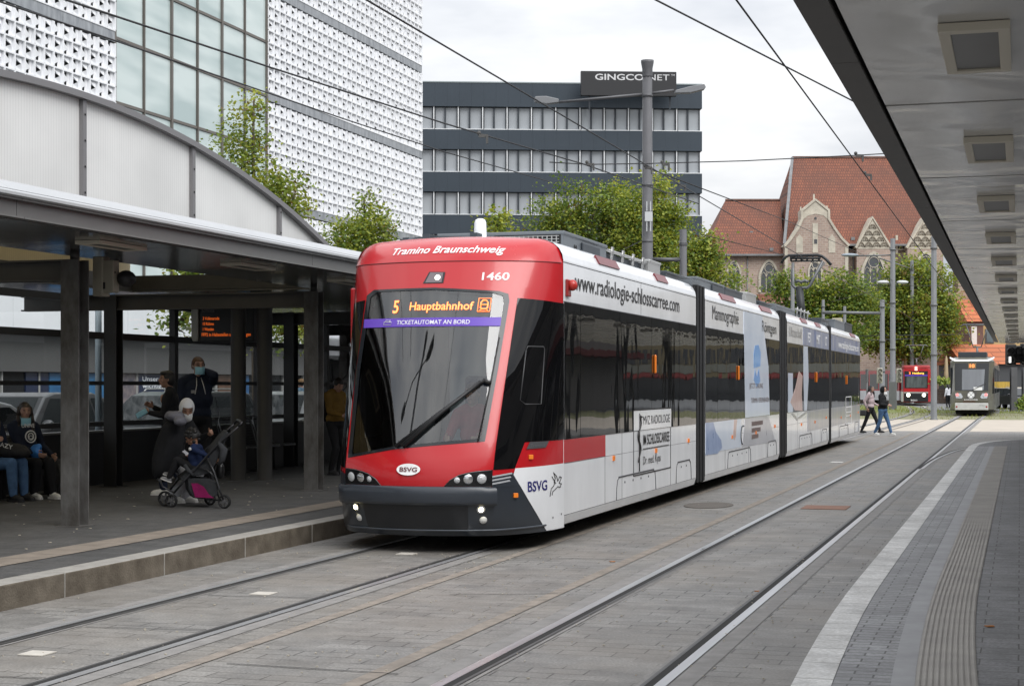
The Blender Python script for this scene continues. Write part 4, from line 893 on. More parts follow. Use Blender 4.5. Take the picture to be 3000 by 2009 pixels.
m_sigc = mat('cream_signal_back', (0.45, 0.43, 0.36), 0.6)
signal('traffic_light', 2011, 858, 106, 'cream backed traffic light on the shorter pole above the walkers', m_sigc)
signal('traffic_light', 2055, 858, 113, 'cream backed traffic light left of the red tram front', m_sigc)
b = MB(); p = atD(1982, 900, 95); b.tube([(p.x, p.y, 0), (p.x, p.y, 2.4)], 0.04, 8); b.cbox((p.x, p.y, 2.2), (0.06, 0.5, 0.7), 0, YAW); whole(b, 'sign_post', m_pole2, 'thin sign post seen edge on beside the tram tail', 'sign post', origin=(p.x, p.y, 0))
# signal cluster at the canopy end
sc = thing('tram_signal', 'black tram signal heads under the far canopy end, one bar lit white', 'tram signal', atD(2316, 812, 56.8))
b = MB()
for (x0, y0, x1, y1) in ((2300, 787, 2321, 834), (2322, 790, 2333, 830), (2334, 785, 2352, 834)):
    q, e = atD(x0, y1, 56.8), atD(x1, y0, 56.8); b.cbox((q + e) / 2, ((e.xy - q.xy).length, 0.25, e.z - q.z), 0, YAW)
b.build('housing', m_black, sc, bevel=0.02)
b = MB(); q = atD(2309, 822, 56.62); b.cbox(q, (0.07, 0.02, 0.20), 0, YAW); b.build('lit_bar', mat('white_signal_light', (1, 1, 1), 0.5, emit=(1, 1, 0.97), es=1.1), sc)
b = MB()
for (x, y) in ((2309, 803), (2309, 822), (2327, 800), (2327, 817), (2343, 800), (2343, 822)):
    b.lathe([(0.125, 0), (0.13, 0.16)], atD(x, y, 56.66), 14, 0, Matrix.Rotation(YAW, 3, 'Z') @ Matrix.Rotation(R(90), 3, 'X'))
b.build('visor', mat('visor_black', (0.012, 0.012, 0.013), 0.6), sc)
b = MB(); q = atD(2327, 784, 56.9); b.tube([q, (q.x, q.y, 3.05)], 0.03, 6); b.build('hanger', m_black, sc)
for (x, d, r, lb) in ((2317, 108, 0.2, 'square grey post under the tram signal'), (2344, 108, 0.2, 'square grey post at the right edge beyond the canopy')):
    p = atD(x, PHY, d); b = MB(); b.cbox((p.x, p.y, 1.4), (0.38, 0.38, 2.8), 0, YAW); whole(b, 'square_post', m_pole, lb, 'post', 'square posts beyond the canopy', origin=(p.x, p.y, 0))

# ================================================================ OVERHEAD WIRES
m_cable = mat('overhead_cable', (0.03, 0.03, 0.032), 0.6)
m_ins = mat('insulator', (0.07, 0.068, 0.065), 0.6)
def wire(label, pts, r=0.011, ins=(), group='overhead wires above the street'):
    b = MB(); pts = [Vector(p) for p in pts]; b.tube(pts, r, 5)
    for t in ins:
        p = pts[0].lerp(pts[-1], t) if len(pts) == 2 else None
        if p is not None:
            d = (pts[-1] - pts[0]).normalized(); b.tube([p - d * 0.16, p - d * 0.15, p + d * 0.15, p + d * 0.16], [0.01, 0.035, 0.035, 0.01], 6, 1)
    whole(b, 'overhead_wire', [m_cable, m_ins], label, 'wire', group, origin=pts[0])
ZW = 5.15
wire('contact wire over the tram, crossing the tiled facade to the pantograph', [(-5.69, 8, ZW), (-5.69, 27, ZW), (-5.69, 47, ZW), (-5.66, 60, ZW), (-5.4, 80, ZW), (-5.6, 104, ZW), (-8.4, 146, ZW)], 0.010)
wire('contact wire over the free right track, disappearing above the canopy', [(-2.47, 8, ZW), (-2.47, 60, ZW), (-2.47, 140, ZW)], 0.010)
wire('upper slanting wire across the glass stair bay', [atZ(60, -30, ZW), atZ(611, 152, ZW), atZ(1015, 282, ZW), atZ(1330, 374, ZW), atZ(1598, 466, ZW)], 0.011)
wire('lower slanting wire across the left tile screen', [atZ(-60, -16, ZW), atZ(268, 95, ZW), atZ(801, 277, ZW), atZ(1015, 347, ZW), atZ(1256, 415, ZW)], 0.009)
wire('steel span wire from upper right into the canopy edge', [atD(1440, -30, 19), atD(2010, 262, 26)], 0.012)
wire('cross span wire level with the dark office windows', [atD(1256, 371, 27), atD(1345, 376, 27), atD(1480, 374, 27), atD(1700, 368, 27), atD(1962, 355, 27), atD(2080, 348, 27)], 0.009)
wire('thin wire dropping behind the mast to the church roof', [atD(1480, 384, 27), atD(1800, 505, 60), atD(1990, 590, 100)], 0.012)
wire('thin wire sagging low in front of the church roof', [atD(1600, 535, 50), atD(1900, 610, 90), atD(2040, 640, 115)], 0.014)
wire('short stay wire from the tall mast down to the left', [atD(1478, 545, 54), atD(1385, 590, 54)], 0.012)
wire('far catenary wire between the grey poles', [atD(1900, 690, 118), atD(2017, 660, 108)], 0.02); wire('far span wire crossing the large tree', [atD(1940, 768, 120), atD(2220, 764, 120)], 0.025); wire('second far span wire low across the tree', [atD(1970, 778, 125), atD(2080, 774, 128)], 0.025); wire('level far wire high across the large tree', [atD(1990, 652, 115), atD(2230, 654, 115)], 0.02)
ins = MB()
for (x, y, d) in ((1105, 311, 21.8), (1350, 376, 27), (1483, 384, 27), (1522, 376, 27), (1965, 356, 27), (1560, 425, 30), (1985, 400, 30)):
    q = atD(x, y, d); ins.cbox(q, (0.12, 0.03, 0.04), 0, YAW + 0.2); ins.cbox(q + Vector((0.05, 0, -0.05)), (0.03, 0.03, 0.10), 0, YAW); ins.ell(q + Vector((-.06, 0, 0.04)), 0.03, 6, 4)
    whole(ins, 'wire_clamp', m_ins, 'small dark wire clamp where overhead wires meet', 'clamp', 'clamps on the overhead wires', origin=q); ins = MB()

# ================================================================ TREES
m_bark = mat('tree_bark', (0.075, 0.06, 0.045), 0.9, var=0.35, vscale=8, bump=0.5, bscale=20, stretch=(1, 1, 0.3))
def leafmat(name, c):
    m = mat(name, c, 0.5, spec=0.35); t = m.node_tree; b = t.nodes['Principled BSDF']; o = [n for n in t.nodes if n.type == 'OUTPUT_MATERIAL'][0]
    tr = t.nodes.new('ShaderNodeBsdfTranslucent'); tr.inputs[0].default_value = (c[0] * 1.5, c[1] * 1.35, c[2] * 0.8, 1)
    ms = t.nodes.new('ShaderNodeMixShader'); ms.inputs[0].default_value = 0.35; t.links.new(b.outputs[0], ms.inputs[1]); t.links.new(tr.outputs[0], ms.inputs[2]); t.links.new(ms.outputs[0], o.inputs[0]); return m
LM = [leafmat('leaf_green', (0.195, 0.265, 0.05)), leafmat('leaf_dark_green', (0.10, 0.165, 0.038)), leafmat('leaf_yellow_green', (0.32, 0.355, 0.06)), leafmat('leaf_brownish', (0.19, 0.13, 0.035))]
def tree(name, label, base, blobs, trunk_r, n_cl, per, leaf, seed, weights=(5, 3, 3, 0.3), group=None, lean=(0, 0), limbs=9, fork=None):
    """blobs: (x, y, z, rx, ry, rz) ellipsoids in metres relative to the base"""
    rr = random.Random(seed); B = Vector(base); t = thing(name, label, 'tree', B, group)
    tb = MB(); top = max(b_[2] + b_[5] * 0.5 for b_ in blobs); fz = fork or min(b_[2] - b_[5] * 0.6 for b_ in blobs)
    pts = [B + Vector((lean[0] * k / 6 + rr.uniform(-.05, .05), lean[1] * k / 6 + rr.uniform(-.05, .05), top * k / 6)) for k in range(7)]
    pts[0] = B.copy(); tb.tube(pts, [trunk_r * (1.25 if k == 0 else 1 - 0.14 * k) for k in range(7)], 8)
    cl = []
    wts = [b_[3] * b_[4] * b_[5] for b_ in blobs]
    for k in range(n_cl):
        b_ = rr.choices(blobs, wts)[0]
        v = Vector((rr.gauss(0, 1), rr.gauss(0, 1), rr.gauss(0, 1))).normalized() * (rr.random() ** 0.45)
        cl.append(B + Vector((b_[0] + v.x * b_[3], b_[1] + v.y * b_[4], b_[2] + v.z * b_[5])))
    for k in range(limbs):
        c_ = rr.choice(cl); h = rr.uniform(0.5, 0.9); s_ = B + Vector((lean[0] * h, lean[1] * h, max(fz, min(top * 0.9, (c_.z - B.z) * h * 0.8)))); mid = s_.lerp(c_, 0.5) + Vector((0, 0, 0.12 * (c_ - s_).length)) ; r0 = trunk_r * 0.42
        tb.tube([s_, mid, c_], [r0, r0 * 0.6, r0 * 0.2], 6)
    tb.build('trunk', m_bark, t)
    V, Fc, MI = [], [], []; csz = leaf * per ** 0.33 * 1.15
    for c_ in cl:
        mi0 = rr.choices(range(4), weights)[0]; cs = csz * rr.uniform(0.7, 1.35)
        for j in range(per):
            p = c_ + Vector((rr.gauss(0, cs * 0.5), rr.gauss(0, cs * 0.5), rr.gauss(0, cs * 0.42)))
            u = Vector((rr.gauss(0, 1), rr.gauss(0, 1), rr.gauss(0, 0.7))).normalized(); n_ = Vector((rr.gauss(0, .7), rr.gauss(0, .7), 1)).normalized(); v = n_.cross(u)
            if v.length < 0.1: continue
            v.normalize(); s_ = leaf * rr.uniform(0.6, 1.25); o = len(V)
            V += [p - u * s_ * 0.5, p + v * s_ * 0.42 + n_ * s_ * 0.08, p + u * s_ * 0.55, p - v * s_ * 0.42 + n_ * s_ * 0.08]
            Fc.append((o, o + 1, o + 2, o + 3)); MI.append(mi0 if rr.random() < 0.7 else rr.choices(range(4), weights)[0])
    b = MB(); b.v = [tuple(p) for p in V]; b.f = Fc; b.mi = MI; b.sm = [False] * len(Fc)
    b.build('crown', LM, t, fixn=False); return t
def px(d): return d / PF
# street limes in front of the store: ellipsoids given in photo pixels (x, y, rx, ry) and turned into metres at the tree's own distance
def pxtree(name, label, xb, d, bl, **k):
    b0 = atD(xb, PHY, d); base = Vector((b0.x, b0.y, 0.0)); out_ = []
    for (x, y, rx, ry) in bl:
        c_ = atD(x, y, d) - base; q = px(d); out_.append((c_.x, c_.y, c_.z, rx * q, max(rx * q, 0.8) * k.get('depth', 0.9), ry * q))
    k.pop('depth', None); return tree(name, label, base, out_, **k)
G1 = 'young lime trees in the side road'
pxtree('lime_tree', 'young lime tree with a pointed crown in front of the teal glass bay', 583, 38, [(562, 250, 28, 55), (560, 340, 55, 60), (575, 440, 85, 60), (655, 425, 40, 35), (640, 480, 60, 40), (585, 540, 120, 50), (610, 620, 120, 50), (640, 730, 110, 60), (690, 480, 25, 30)], trunk_r=0.13, n_cl=460, per=34, leaf=0.09, seed=11, weights=(5, 2, 4, 0.5), group=G1, limbs=22)
pxtree('lime_tree', 'rounded young lime tree between the store corner and the tram roof', 835, 47, [(835, 470, 30, 40), (830, 520, 65, 40), (800, 545, 65, 35), (870, 530, 50, 40), (825, 590, 100, 50), (820, 680, 90, 60), (740, 740, 60, 50)], trunk_r=0.13, n_cl=360, per=34, leaf=0.095, seed=12, weights=(5, 2, 4, 0.4), group=G1, limbs=16)
pxtree('lime_tree', 'lime tree with low branches seen through the shelter glass on the left', 395, 42, [(400, 735, 50, 30), (470, 700, 60, 40), (440, 640, 70, 40)], trunk_r=0.10, n_cl=60, per=24, leaf=0.13, seed=13, group=G1, limbs=6)
pxtree('lime_tree', 'lime tree behind the right part of the shelter glass', 765, 44, [(760, 730, 60, 55), (700, 735, 55, 45), (800, 700, 40, 50)], trunk_r=0.12, n_cl=90, per=24, leaf=0.13, seed=14, group=G1, limbs=8)
G2 = 'plane trees between the tram and the grey office block'
pxtree('plane_tree', 'broad green plane tree left of the tall mast below the office windows', 1330, 88, [(1310, 440, 38, 40), (1260, 500, 60, 45), (1340, 500, 70, 55), (1400, 450, 45, 35), (1420, 510, 60, 60), (1300, 570, 100, 50), (1400, 580, 90, 50)], trunk_r=0.28, n_cl=380, per=50, leaf=0.165, seed=21, weights=(4, 4, 3, 0.4), group=G2)
pxtree('plane_tree', 'yellowish green plane tree directly behind the tall mast', 1500, 86, [(1515, 430, 28, 35), (1450, 470, 50, 50), (1490, 500, 60, 70), (1540, 510, 40, 60), (1500, 580, 90, 60), (1470, 540, 70, 50)], trunk_r=0.26, n_cl=300, per=50, leaf=0.165, seed=22, weights=(4, 2, 5, 0.4), group=G2)
pxtree('plane_tree', 'green plane tree beside the short stub mast, left of the church', 1600, 84, [(1610, 560, 35, 45), (1590, 600, 50, 50), (1625, 620, 35, 50), (1580, 650, 60, 50), (1680, 640, 18, 20)], trunk_r=0.22, n_cl=190, per=50, leaf=0.16, seed=23, weights=(5, 3, 3, 0.3), group=G2)
pxtree('plane_tree', 'small treetop peeping above the tram roof by the white antenna', 1135, 95, [(1135, 505, 25, 22), (1135, 550, 35, 40)], trunk_r=0.15, n_cl=50, per=20, leaf=0.25, seed=24, weights=(4, 2, 5, 0.3), group=G2, limbs=4)
G3 = 'trees in front of the church'
pxtree('chestnut_tree', 'bushy green tree before the church gable, left of the pantograph', 1800, 138, [(1785, 660, 25, 30), (1810, 650, 40, 30), (1770, 690, 30, 30), (1840, 690, 60, 40), (1850, 740, 90, 50)], trunk_r=0.3, n_cl=230, per=46, leaf=0.24, seed=31, weights=(5, 4, 2, 0.2), group=G3)
pxtree('chestnut_tree', 'dark green tree right of the pantograph below the church windows', 1925, 137, [(1930, 650, 50, 35), (1900, 700, 60, 50), (1960, 700, 50, 50), (1920, 760, 80, 40)], trunk_r=0.3, n_cl=240, per=46, leaf=0.24, seed=32, weights=(4, 5, 2, 0.2), group=G3)
pxtree('chestnut_tree', 'huge spreading tree with a leaning trunk above the red tram', 2100, 154, [(2085, 640, 60, 50), (2050, 660, 45, 45), (2140, 650, 45, 55), (2010, 710, 55, 45), (2090, 720, 90, 60), (2150, 730, 45, 70), (2000, 770, 45, 40), (2170, 790, 30, 35), (2080, 790, 80, 35)], trunk_r=0.55, n_cl=680, per=46, leaf=0.26, seed=33, weights=(5, 3, 3, 0.5), group=G3, lean=(-2.0, 0), limbs=16)
def shrub(x, d, bl, label, seed, n=25, leaf=0.12):
    b0 = atD(x, PHY, d); rr = random.Random(seed); b = MB(); V = []; Fc = []; MI = []
    for k in range(n * 22):
        q = rr.choice(bl); p = atD(q[0] + rr.gauss(0, q[2] * .55), q[1] + rr.gauss(0, q[3] * .55), d) + Vector((0, rr.gauss(0, q[2] * px(d) * .5), 0))
        if p.z < 0.0: p.z = rr.uniform(0, 0.2)
        u = Vector((rr.gauss(0, 1), rr.gauss(0, 1), rr.gauss(0, 1))).normalized(); v = u.orthogonal().normalized(); s_ = leaf * rr.uniform(.6, 1.3); o = len(V)
        V += [p - u * s_ * .5, p + v * s_ * .4, p + u * s_ * .5, p - v * s_ * .4]; Fc.append((o, o + 1, o + 2, o + 3)); MI.append(rr.choice((0, 0, 1, 2)))
    b.v = [tuple(p) for p in V]; b.f = Fc; b.mi = MI; b.sm = [False] * len(Fc); o = b.build('shrub', LM, fixn=False); d_ = Vector((b0.x, b0.y, 0)); o.data.transform(Matrix.Translation(-d_)); o.location = d_; tag(o, label, 'shrub')
shrub(2335, 100, [(2332, 925, 10, 12), (2340, 918, 8, 12)], 'small leafy shrub at the foot of the square grey post', 41, 14, 0.16)
shrub(2165, 136, [(2160, 872, 14, 8), (2140, 868, 12, 7)], 'low dark hedge beside the far white walker', 42, 16, 0.22)
gr = MB(); rr = random.Random(9); V = []; Fc = []; MI = []
def tuft(x, y, s_):
    for k in range(5):
        a = rr.uniform(0, 6.28); o = len(V); d_ = Vector((math.cos(a), math.sin(a), 0)) * s_ * 0.35; w_ = Vector((-math.sin(a), math.cos(a), 0)) * s_ * 0.07; p = Vector((x, y, 0.0))
        V.extend([p - w_, p + w_, p + d_ + Vector((0, 0, s_ * rr.uniform(.5, 1.1)))]); Fc.append((o, o + 1, o + 2)); MI.append(rr.choice((0, 2, 2, 3)))
for k in range(2600):
    if k < 900: x, y, s_ = rr.uniform(-16, 14), rr.uniform(84.2, 100), rr.uniform(.06, .16)
    else: x, y, s_ = rr.uniform(-22, 3), rr.uniform(100, 128), rr.uniform(.08, .2)
    tuft(x, y, s_)
gr.v = [tuple(p) for p in V]; gr.f = Fc; gr.mi = MI; gr.sm = [False] * len(Fc); o = gr.build('grass', LM, fixn=False); tag(o, 'short grass and weeds growing beside the far tracks', 'grass', kind='stuff')
g = MB(); g.quad((-26, 104, -0.006), (-3.8, 104, -0.006), (-3.8, 136, -0.006), (-26, 160, -0.006)); g.quad((-1.2, 104, -0.006), (1.6, 104, -0.006), (1.6, 118, -0.006), (-1.2, 118, -0.006)); struct(g, 'lawn', m_grass)
for (x, y0, d, lb) in ((2163, 795, 139, 'folded beige parasol standing before the churchyard wall'), (2070, 830, 141, 'folded beige parasol half hidden behind the red tram')):
    d += 12; p = atD(x, PHY, d); t = thing('parasol', lb, 'parasol', (p.x, p.y, 0), 'folded parasols by the churchyard'); b = MB(); b.tube([(p.x, p.y, 0), (p.x, p.y, 3.9)], 0.04, 6); b.build('pole', m_pole2, t)
    b = MB(); b.lathe([(0.02, 4.3), (0.12, 4.0), (0.2, 2.6), (0.26, 2.0), (0.1, 1.95)], (p.x, p.y, 0), 10); b.build('canopy', mat('beige_canvas', (0.42, 0.33, 0.20), 0.9), t)
# ================================================================ THE RED AND WHITE TRAM
TX, YE, AA, BB = -5.69, 16.97, 0.55, 0.20
PROF = [(0.10, 15.95, 0.72), (0.25, 15.80, 0.75), (0.50, 15.72, 0.765), (0.78, 15.70, 0.77), (1.0, 15.76, 0.775), (1.8, 16.07, 0.80), (2.6, 16.40, 0.81), (2.92, 16.54, 0.812)]
def prof(z):
    for i in range(len(PROF) - 1):
        a, b = PROF[i], PROF[i + 1]
        if z <= b[0] or i == len(PROF) - 2:
            k = (z - a[0]) / (b[0] - a[0]); return a[1] + (b[1] - a[1]) * k, a[2] + (b[2] - a[2]) * k
def plan(t, z):
    yc, w_ = prof(z); s_ = 1 if t >= 0 else -1; u = abs(t)
    if u <= AA: q = t / AA; return Vector((TX + w_ * q, yc - BB * (1 - q * q), z))
    q = (u - AA) / (1 - AA); x = (1 - q) ** 2 * w_ + 2 * q * (1 - q) * 1.10 + q * q * 1.15; y = (1 - q) ** 2 * yc + 2 * q * (1 - q) * (yc + 0.34 * (YE - yc)) + q * q * YE
    return Vector((TX + s_ * x, y, z))
def S(t, z, off=0.0):
    p = plan(t, z)
    if off:
        e = 0.004; a = plan(min(1, t + e), z) - plan(max(-1, t - e), z); b = plan(t, z + 0.01) - plan(t, z - 0.01); p = p + a.cross(b).normalized() * off
    return p
def inside(p, poly):
    c = False; n = len(poly)
    for i in range(n):
        a, b = poly[i], poly[i - 1]
        if (a[1] > p[1]) != (b[1] > p[1]) and p[0] < (b[0] - a[0]) * (p[1] - a[1]) / (b[1] - a[1]) + a[0]: c = not c
    return c
def domain(poly, hole=None, st=0.05, sz=0.12):
    """polygon in (t, z), cut along a grid (and along the hole's edges)"""
    bm = bmesh.new(); bm.faces.new([bm.verts.new((p[0], p[1], 0)) for p in poly])
    def cut(co, no): bmesh.ops.bisect_plane(bm, geom=bm.verts[:] + bm.edges[:] + bm.faces[:], dist=1e-5, plane_co=co, plane_no=no)
    t = -1.0
    while t < 1.001: cut((t, 0, 0), (1, 0, 0)); t += st
    z = 0.0
    while z < 3: cut((0, z, 0), (0, 1, 0)); z += sz
    if hole:
        for i in range(len(hole)):
            a, b = Vector((*hole[i], 0)), Vector((*hole[i - 1], 0)); d = b - a; cut(a, (d.y, -d.x, 0))
        for f in [f for f in bm.faces if inside(f.calc_center_median().xy, hole)]: bm.faces.remove(f)
    bm.verts.index_update(); V = [v.co.xy[:] for v in bm.verts]; F_ = [tuple(v.index for v in f.verts) for f in bm.faces]; bm.free(); return V, F_
def patch(mb, poly, off, m=0, hole=None, smooth=True):
    V, F_ = domain(poly, hole); mb.add([S(p[0], p[1], off) for p in V], F_, m, smooth)
def mirror(poly): return [(-p[0], p[1]) for p in reversed(poly)]
def shrink(poly, k):
    cx_ = sum(p[0] for p in poly) / len(poly); cy_ = sum(p[1] for p in poly) / len(poly)
    return [(cx_ + (p[0] - cx_) * (1 - k), cy_ + (p[1] - cy_) * (1 - k * 0.62)) for p in poly]
m_red = mat('tram_red_paint', (0.45, 0.010, 0.015), 0.25, coat=0.3, var=0.03, vscale=1.0)
m_twhite = mat('tram_white_paint', (0.78, 0.79, 0.81), 0.24, coat=0.5, var=0.06, vscale=1.6, stretch=(1, 1, 0.35))
m_tdark = mat('tram_anthracite_paint', (0.026, 0.032, 0.041), 0.32, coat=0.2, var=0.08, vscale=3)
m_tgrille = mat('tram_black_apron', (0.010, 0.011, 0.013), 0.4)
m_tglass = wavy_glass('tram_side_glass', (0.005, 0.0055, 0.006), 0.10, 0.8, 0.015, (1, 2.2, 1.0), spec=0.18)
m_tglass2 = wavy_glass('tram_cab_side_glass', (0.004, 0.004, 0.0045), 0.04, 0.7, 0.02, spec=0.4)
m_wind = glassy('tram_windscreen', (0.90, 0.96, 0.96), 0.88, 0.01, ior=2.05)
m_frit = mat('black_glass_border', (0.015, 0.017, 0.02), 0.12)
m_purple = mat('purple_banner', (0.115, 0.05, 0.42), 0.35)
m_letw = mat('white_lettering', (0.80, 0.80, 0.80), 0.5)
m_letk = mat('black_lettering', (0.022, 0.02, 0.02), 0.5)
m_letb = mat('navy_lettering', (0.015, 0.015, 0.14), 0.5)
m_led = mat('orange_display_leds', (1, 0.3, 0.1), 0.5, emit=(1.0, 0.20, 0.05), es=1.6)
m_lens = mat('clear_lamp_lens', (0.55, 0.56, 0.57), 0.12, 0.3, spec=0.8, bump=0.5, bscale=90)
m_chrome = mat('lamp_reflector', (0.6, 0.61, 0.62), 0.2, 0.9)
m_fog = mat('lit_headlamp', (1, 0.95, 0.7), 0.4, emit=(1.0, 0.86, 0.42), es=14.0)
m_orl = mat('orange_marker_lens', (0.75, 0.20, 0.02), 0.35, emit=(0.9, 0.2, 0.02), es=0.03)
m_redl = mat('red_marker_lens', (0.17, 0.03, 0.035), 0.35, var=0.15, vscale=30)
m_seam = mat('panel_seam', (0.06, 0.06, 0.065), 0.7)
m_rub = mat('gangway_rubber', (0.010, 0.010, 0.011), 0.75)
m_boxg = mat('roof_box_grey', (0.13, 0.145, 0.16), 0.45, 0.1, var=0.06, vscale=3)
m_boxd = mat('roof_box_dark', (0.038, 0.046, 0.055), 0.45, 0.1)
m_boxs = mat('roof_box_silver', (0.42, 0.42, 0.41), 0.35, 0.6, var=0.08, vscale=3)
m_lines = mat('grey_stripe', (0.40, 0.41, 0.43), 0.4)
tram = thing('tram', 'red and white four section tram with advertising, standing at the left platform', 'tram', (TX, 15.7, 0))
WS = [(-0.528, 0.925), (-0.14, 1.02), (0.10, 1.055), (0.474, 1.10), (0.492, 1.8), (0.506, 2.50), (0.494, 2.572), (0.435, 2.60), (0.0, 2.64), (-0.487, 2.637), (-0.545, 2.58), (-0.546, 1.8)]
b = MB(); patch(b, [(-1, 0.66), (1, 0.66), (1, 2.92), (-1, 2.92)], 0.0, 0, WS)
# roof of the cab: from the crease back to the body cross-section
def zroof(x):
    x = abs(x)
    if x < 0.80: return 3.215 - 0.03 * (x / 0.8) ** 2
    q = min(1, (x - 0.80) / 0.35); return 2.95 + 0.235 * math.sqrt(max(0, 1 - q * q))
def roofpt(t, k, off=0.0):
    A = plan(t, 2.92); u = abs(t); s_ = 1 if t >= 0 else -1
    xb = (0.80 * u / AA) if u <= AA else 0.80 + 0.35 * ((u - AA) / (1 - AA)) ** 0.8
    B_ = Vector((TX + s_ * xb, 16.962, zroof(xb)))
    C_ = Vector((A.x * 0.75 + B_.x * 0.25, A.y + 0.16, A.z + (B_.z - A.z) * 0.93))
    p = A * (1 - k) ** 2 + C_ * 2 * k * (1 - k) + B_ * k * k
    if off:
        q = roofpt(t, min(1, k + 0.02)) - roofpt(t, max(0, k - 0.02)); r_ = roofpt(min(1, t + .01), k) - roofpt(max(-1, t - .01), k); p = p + r_.cross(q).normalized() * off
    return p
ts = [-1 + 0.05 * k for k in range(41)]
b.grid(lambda u, v: roofpt(u, v), ts, [k / 10 for k in range(11)], 0)
cab = b.build('cab', m_red, tram)
b = MB(); b.tube([S(t, 2.915, 0.001) for t in ts if abs(t) < 0.99], 0.006, 5); b.build('seam', mat('dark_red_seam', (0.16, 0.006, 0.008), 0.5), cab)
# lower body of the cab
b = MB(); patch(b, [(-1, 0.17), (1, 0.17), (1, 0.66), (-1, 0.66)], 0.0, 0); patch(b, [(0.549, 0.655), (0.70, 0.655), (0.659, 0.79), (0.549, 0.768)], 0.003, 0); patch(b, mirror([(0.549, 0.655), (0.70, 0.655), (0.659, 0.79), (0.549, 0.768)]), 0.003, 0)
b.build('apron', m_tdark, tram)
b = MB(); GR = [(-0.40, 0.475), (0.392, 0.475), (0.385, 0.245), (-0.385, 0.245)]; patch(b, GR, 0.004, 0)
b.build('grille_panel', m_tgrille, tram)
b = MB(); b.tube([S(t, 0.235, 0.006) for t in [-0.6 + 0.05 * k for k in range(30)]], 0.010, 5); b.build('lower_trim', mat('apron_trim', (0.07, 0.08, 0.095), 0.3), tram)
b = MB(); prf = [(0.665, 0.0), (0.668, 0.025), (0.655, 0.042), (0.60, 0.050), (0.52, 0.048), (0.495, 0.040), (0.485, 0.0)]
tb_ = [-0.60 + 1.16 * k / 30 for k in range(31)]
b.grid(lambda u, v: S(u, prf[v][0] - (0.01 if abs(u) > .5 else 0), prf[v][1]), tb_, list(range(len(prf))), 0)
for u in (tb_[0], tb_[-1]): b.add([S(u, p_[0], p_[1]) for p_ in prf], [tuple(range(len(prf)))], 0)
b.build('bumper', mat('bumper_grey', (0.028, 0.034, 0.044), 0.38, coat=0.2, var=0.1, vscale=5), tram)
# side colour fields of the cab (both sides)
WHT = [(0.667, 0.832), (0.659, 0.77), (0.852, 0.175), (1.0, 0.175), (1.0, 0.842)]
BLK = [(0.552, 0.825), (0.664, 0.832), (0.711, 1.085), (1.0, 1.088), (1.0, 2.50), (0.94, 2.50), (0.562, 2.53), (0.553, 1.80), (0.552, 1.09)]
b = MB(); patch(b, mirror(WHT), 0.004, 0); b.build('side_panel', m_twhite, tram); b = MB(); patch(b, WHT, 0.004, 0); b.build('side_panel', m_twhite, tram)
b = MB(); patch(b, mirror(BLK), 0.004, 0); b.build('cab_window', m_tglass2, tram); b = MB(); patch(b, BLK, 0.004, 0); sw = b.build('cab_window', m_tglass2, tram)
b = MB(); b.tube([S(t, z, 0.006) for t, z in ((0.66, 2.0), (0.655, 1.5), (0.69, 1.46), (0.80, 1.46), (0.80, 2.02), (0.79, 2.04), (0.67, 2.04), (0.66, 2.0))], 0.006, 5); b.build('window_seal', mat('window_seal', (0.05, 0.05, 0.052), 0.4), sw)
b = MB()
for k in range(3): z0 = 0.752 - k * 0.035; patch(b, [(0.549, z0), (0.652 - 0.005 * k, z0 + 0.026), (0.648 - 0.006 * k, z0 + 0.041), (0.549, z0 + 0.016)], 0.006, 0)
b.build('stripe', m_lines, tram)
b = MB(); patch(b, [(0.722, 1.015), (0.85, 1.02), (0.872, 1.084), (0.74, 1.084)], 0.008, 0); bd = b.build('badge', mat('badge_grey', (0.11, 0.11, 0.115), 0.3, 0.3), tram)
b = MB(); put_text(b, 'Tramino', lambda x, y: S(x, y, 0.011), 0.745, 0.84, 1.035, 0.03, 0, 0.0); b.build('lettering', mat('badge_text', (0.25, 0.25, 0.26), 0.3, 0.6), bd)
# windscreen with printed border
b = MB(); patch(b, WS, -0.004, 0); wsd = b.build('windscreen', m_wind, tram)
b = MB(); patch(b, [(p[0] * 1.012, p[1]) for p in WS], 0.0025, 0, shrink(WS, 0.055)); b.build('glass_border', m_frit, wsd)
b = MB(); patch(b, [(-0.525, 2.335), (0.483, 2.335), (0.487, 2.56), (0.43, 2.585), (0.0, 2.62), (-0.50, 2.62)], -0.06, 0); dd = b.build('display_panel', mat('display_backing', (0.035, 0.038, 0.042), 0.5), wsd)
b = MB(); f_ = lambda x, y: S(x, y, 0.0035)
put_text(b, '5', f_, -0.302, -0.258, 2.385, 0.135, 0, 0.02); b.build('line_number', m_led, wsd); b = MB(); put_text(b, 'Hauptbahnhof', f_, -0.17, 0.285, 2.41, 0.085, 0, 0.012)
def led_outline(pts, r=0.004): b.tube([S(x, y, 0.006) for x, y in pts], r, 4)
b.build('display_text', m_led, wsd); b = MB()
led_outline([(0.315, 2.39), (0.395, 2.39), (0.395, 2.525), (0.315, 2.525), (0.315, 2.39)]); led_outline([(0.332, 2.425), (0.332, 2.48), (0.345, 2.505), (0.365, 2.505), (0.378, 2.48), (0.378, 2.425), (0.365, 2.415), (0.345, 2.415), (0.332, 2.425)], 0.007); led_outline([(0.335, 2.46), (0.375, 2.46)], 0.006); led_outline([(0.34, 2.412), (0.328, 2.398)]); led_outline([(0.37, 2.412), (0.382, 2.398)])
b.build('display_icon', m_led, wsd)
b = MB(); patch(b, [(-0.537, 2.238), (0.477, 2.243), (0.475, 2.332), (-0.542, 2.328)], 0.004, 0); bn = b.build('banner', m_purple, wsd)
b = MB(); put_text(b, 'TICKETAUTOMAT AN BORD', lambda x, y: S(x, y, 0.006), -0.255, 0.275, 2.263, 0.045, 0, 0.004)
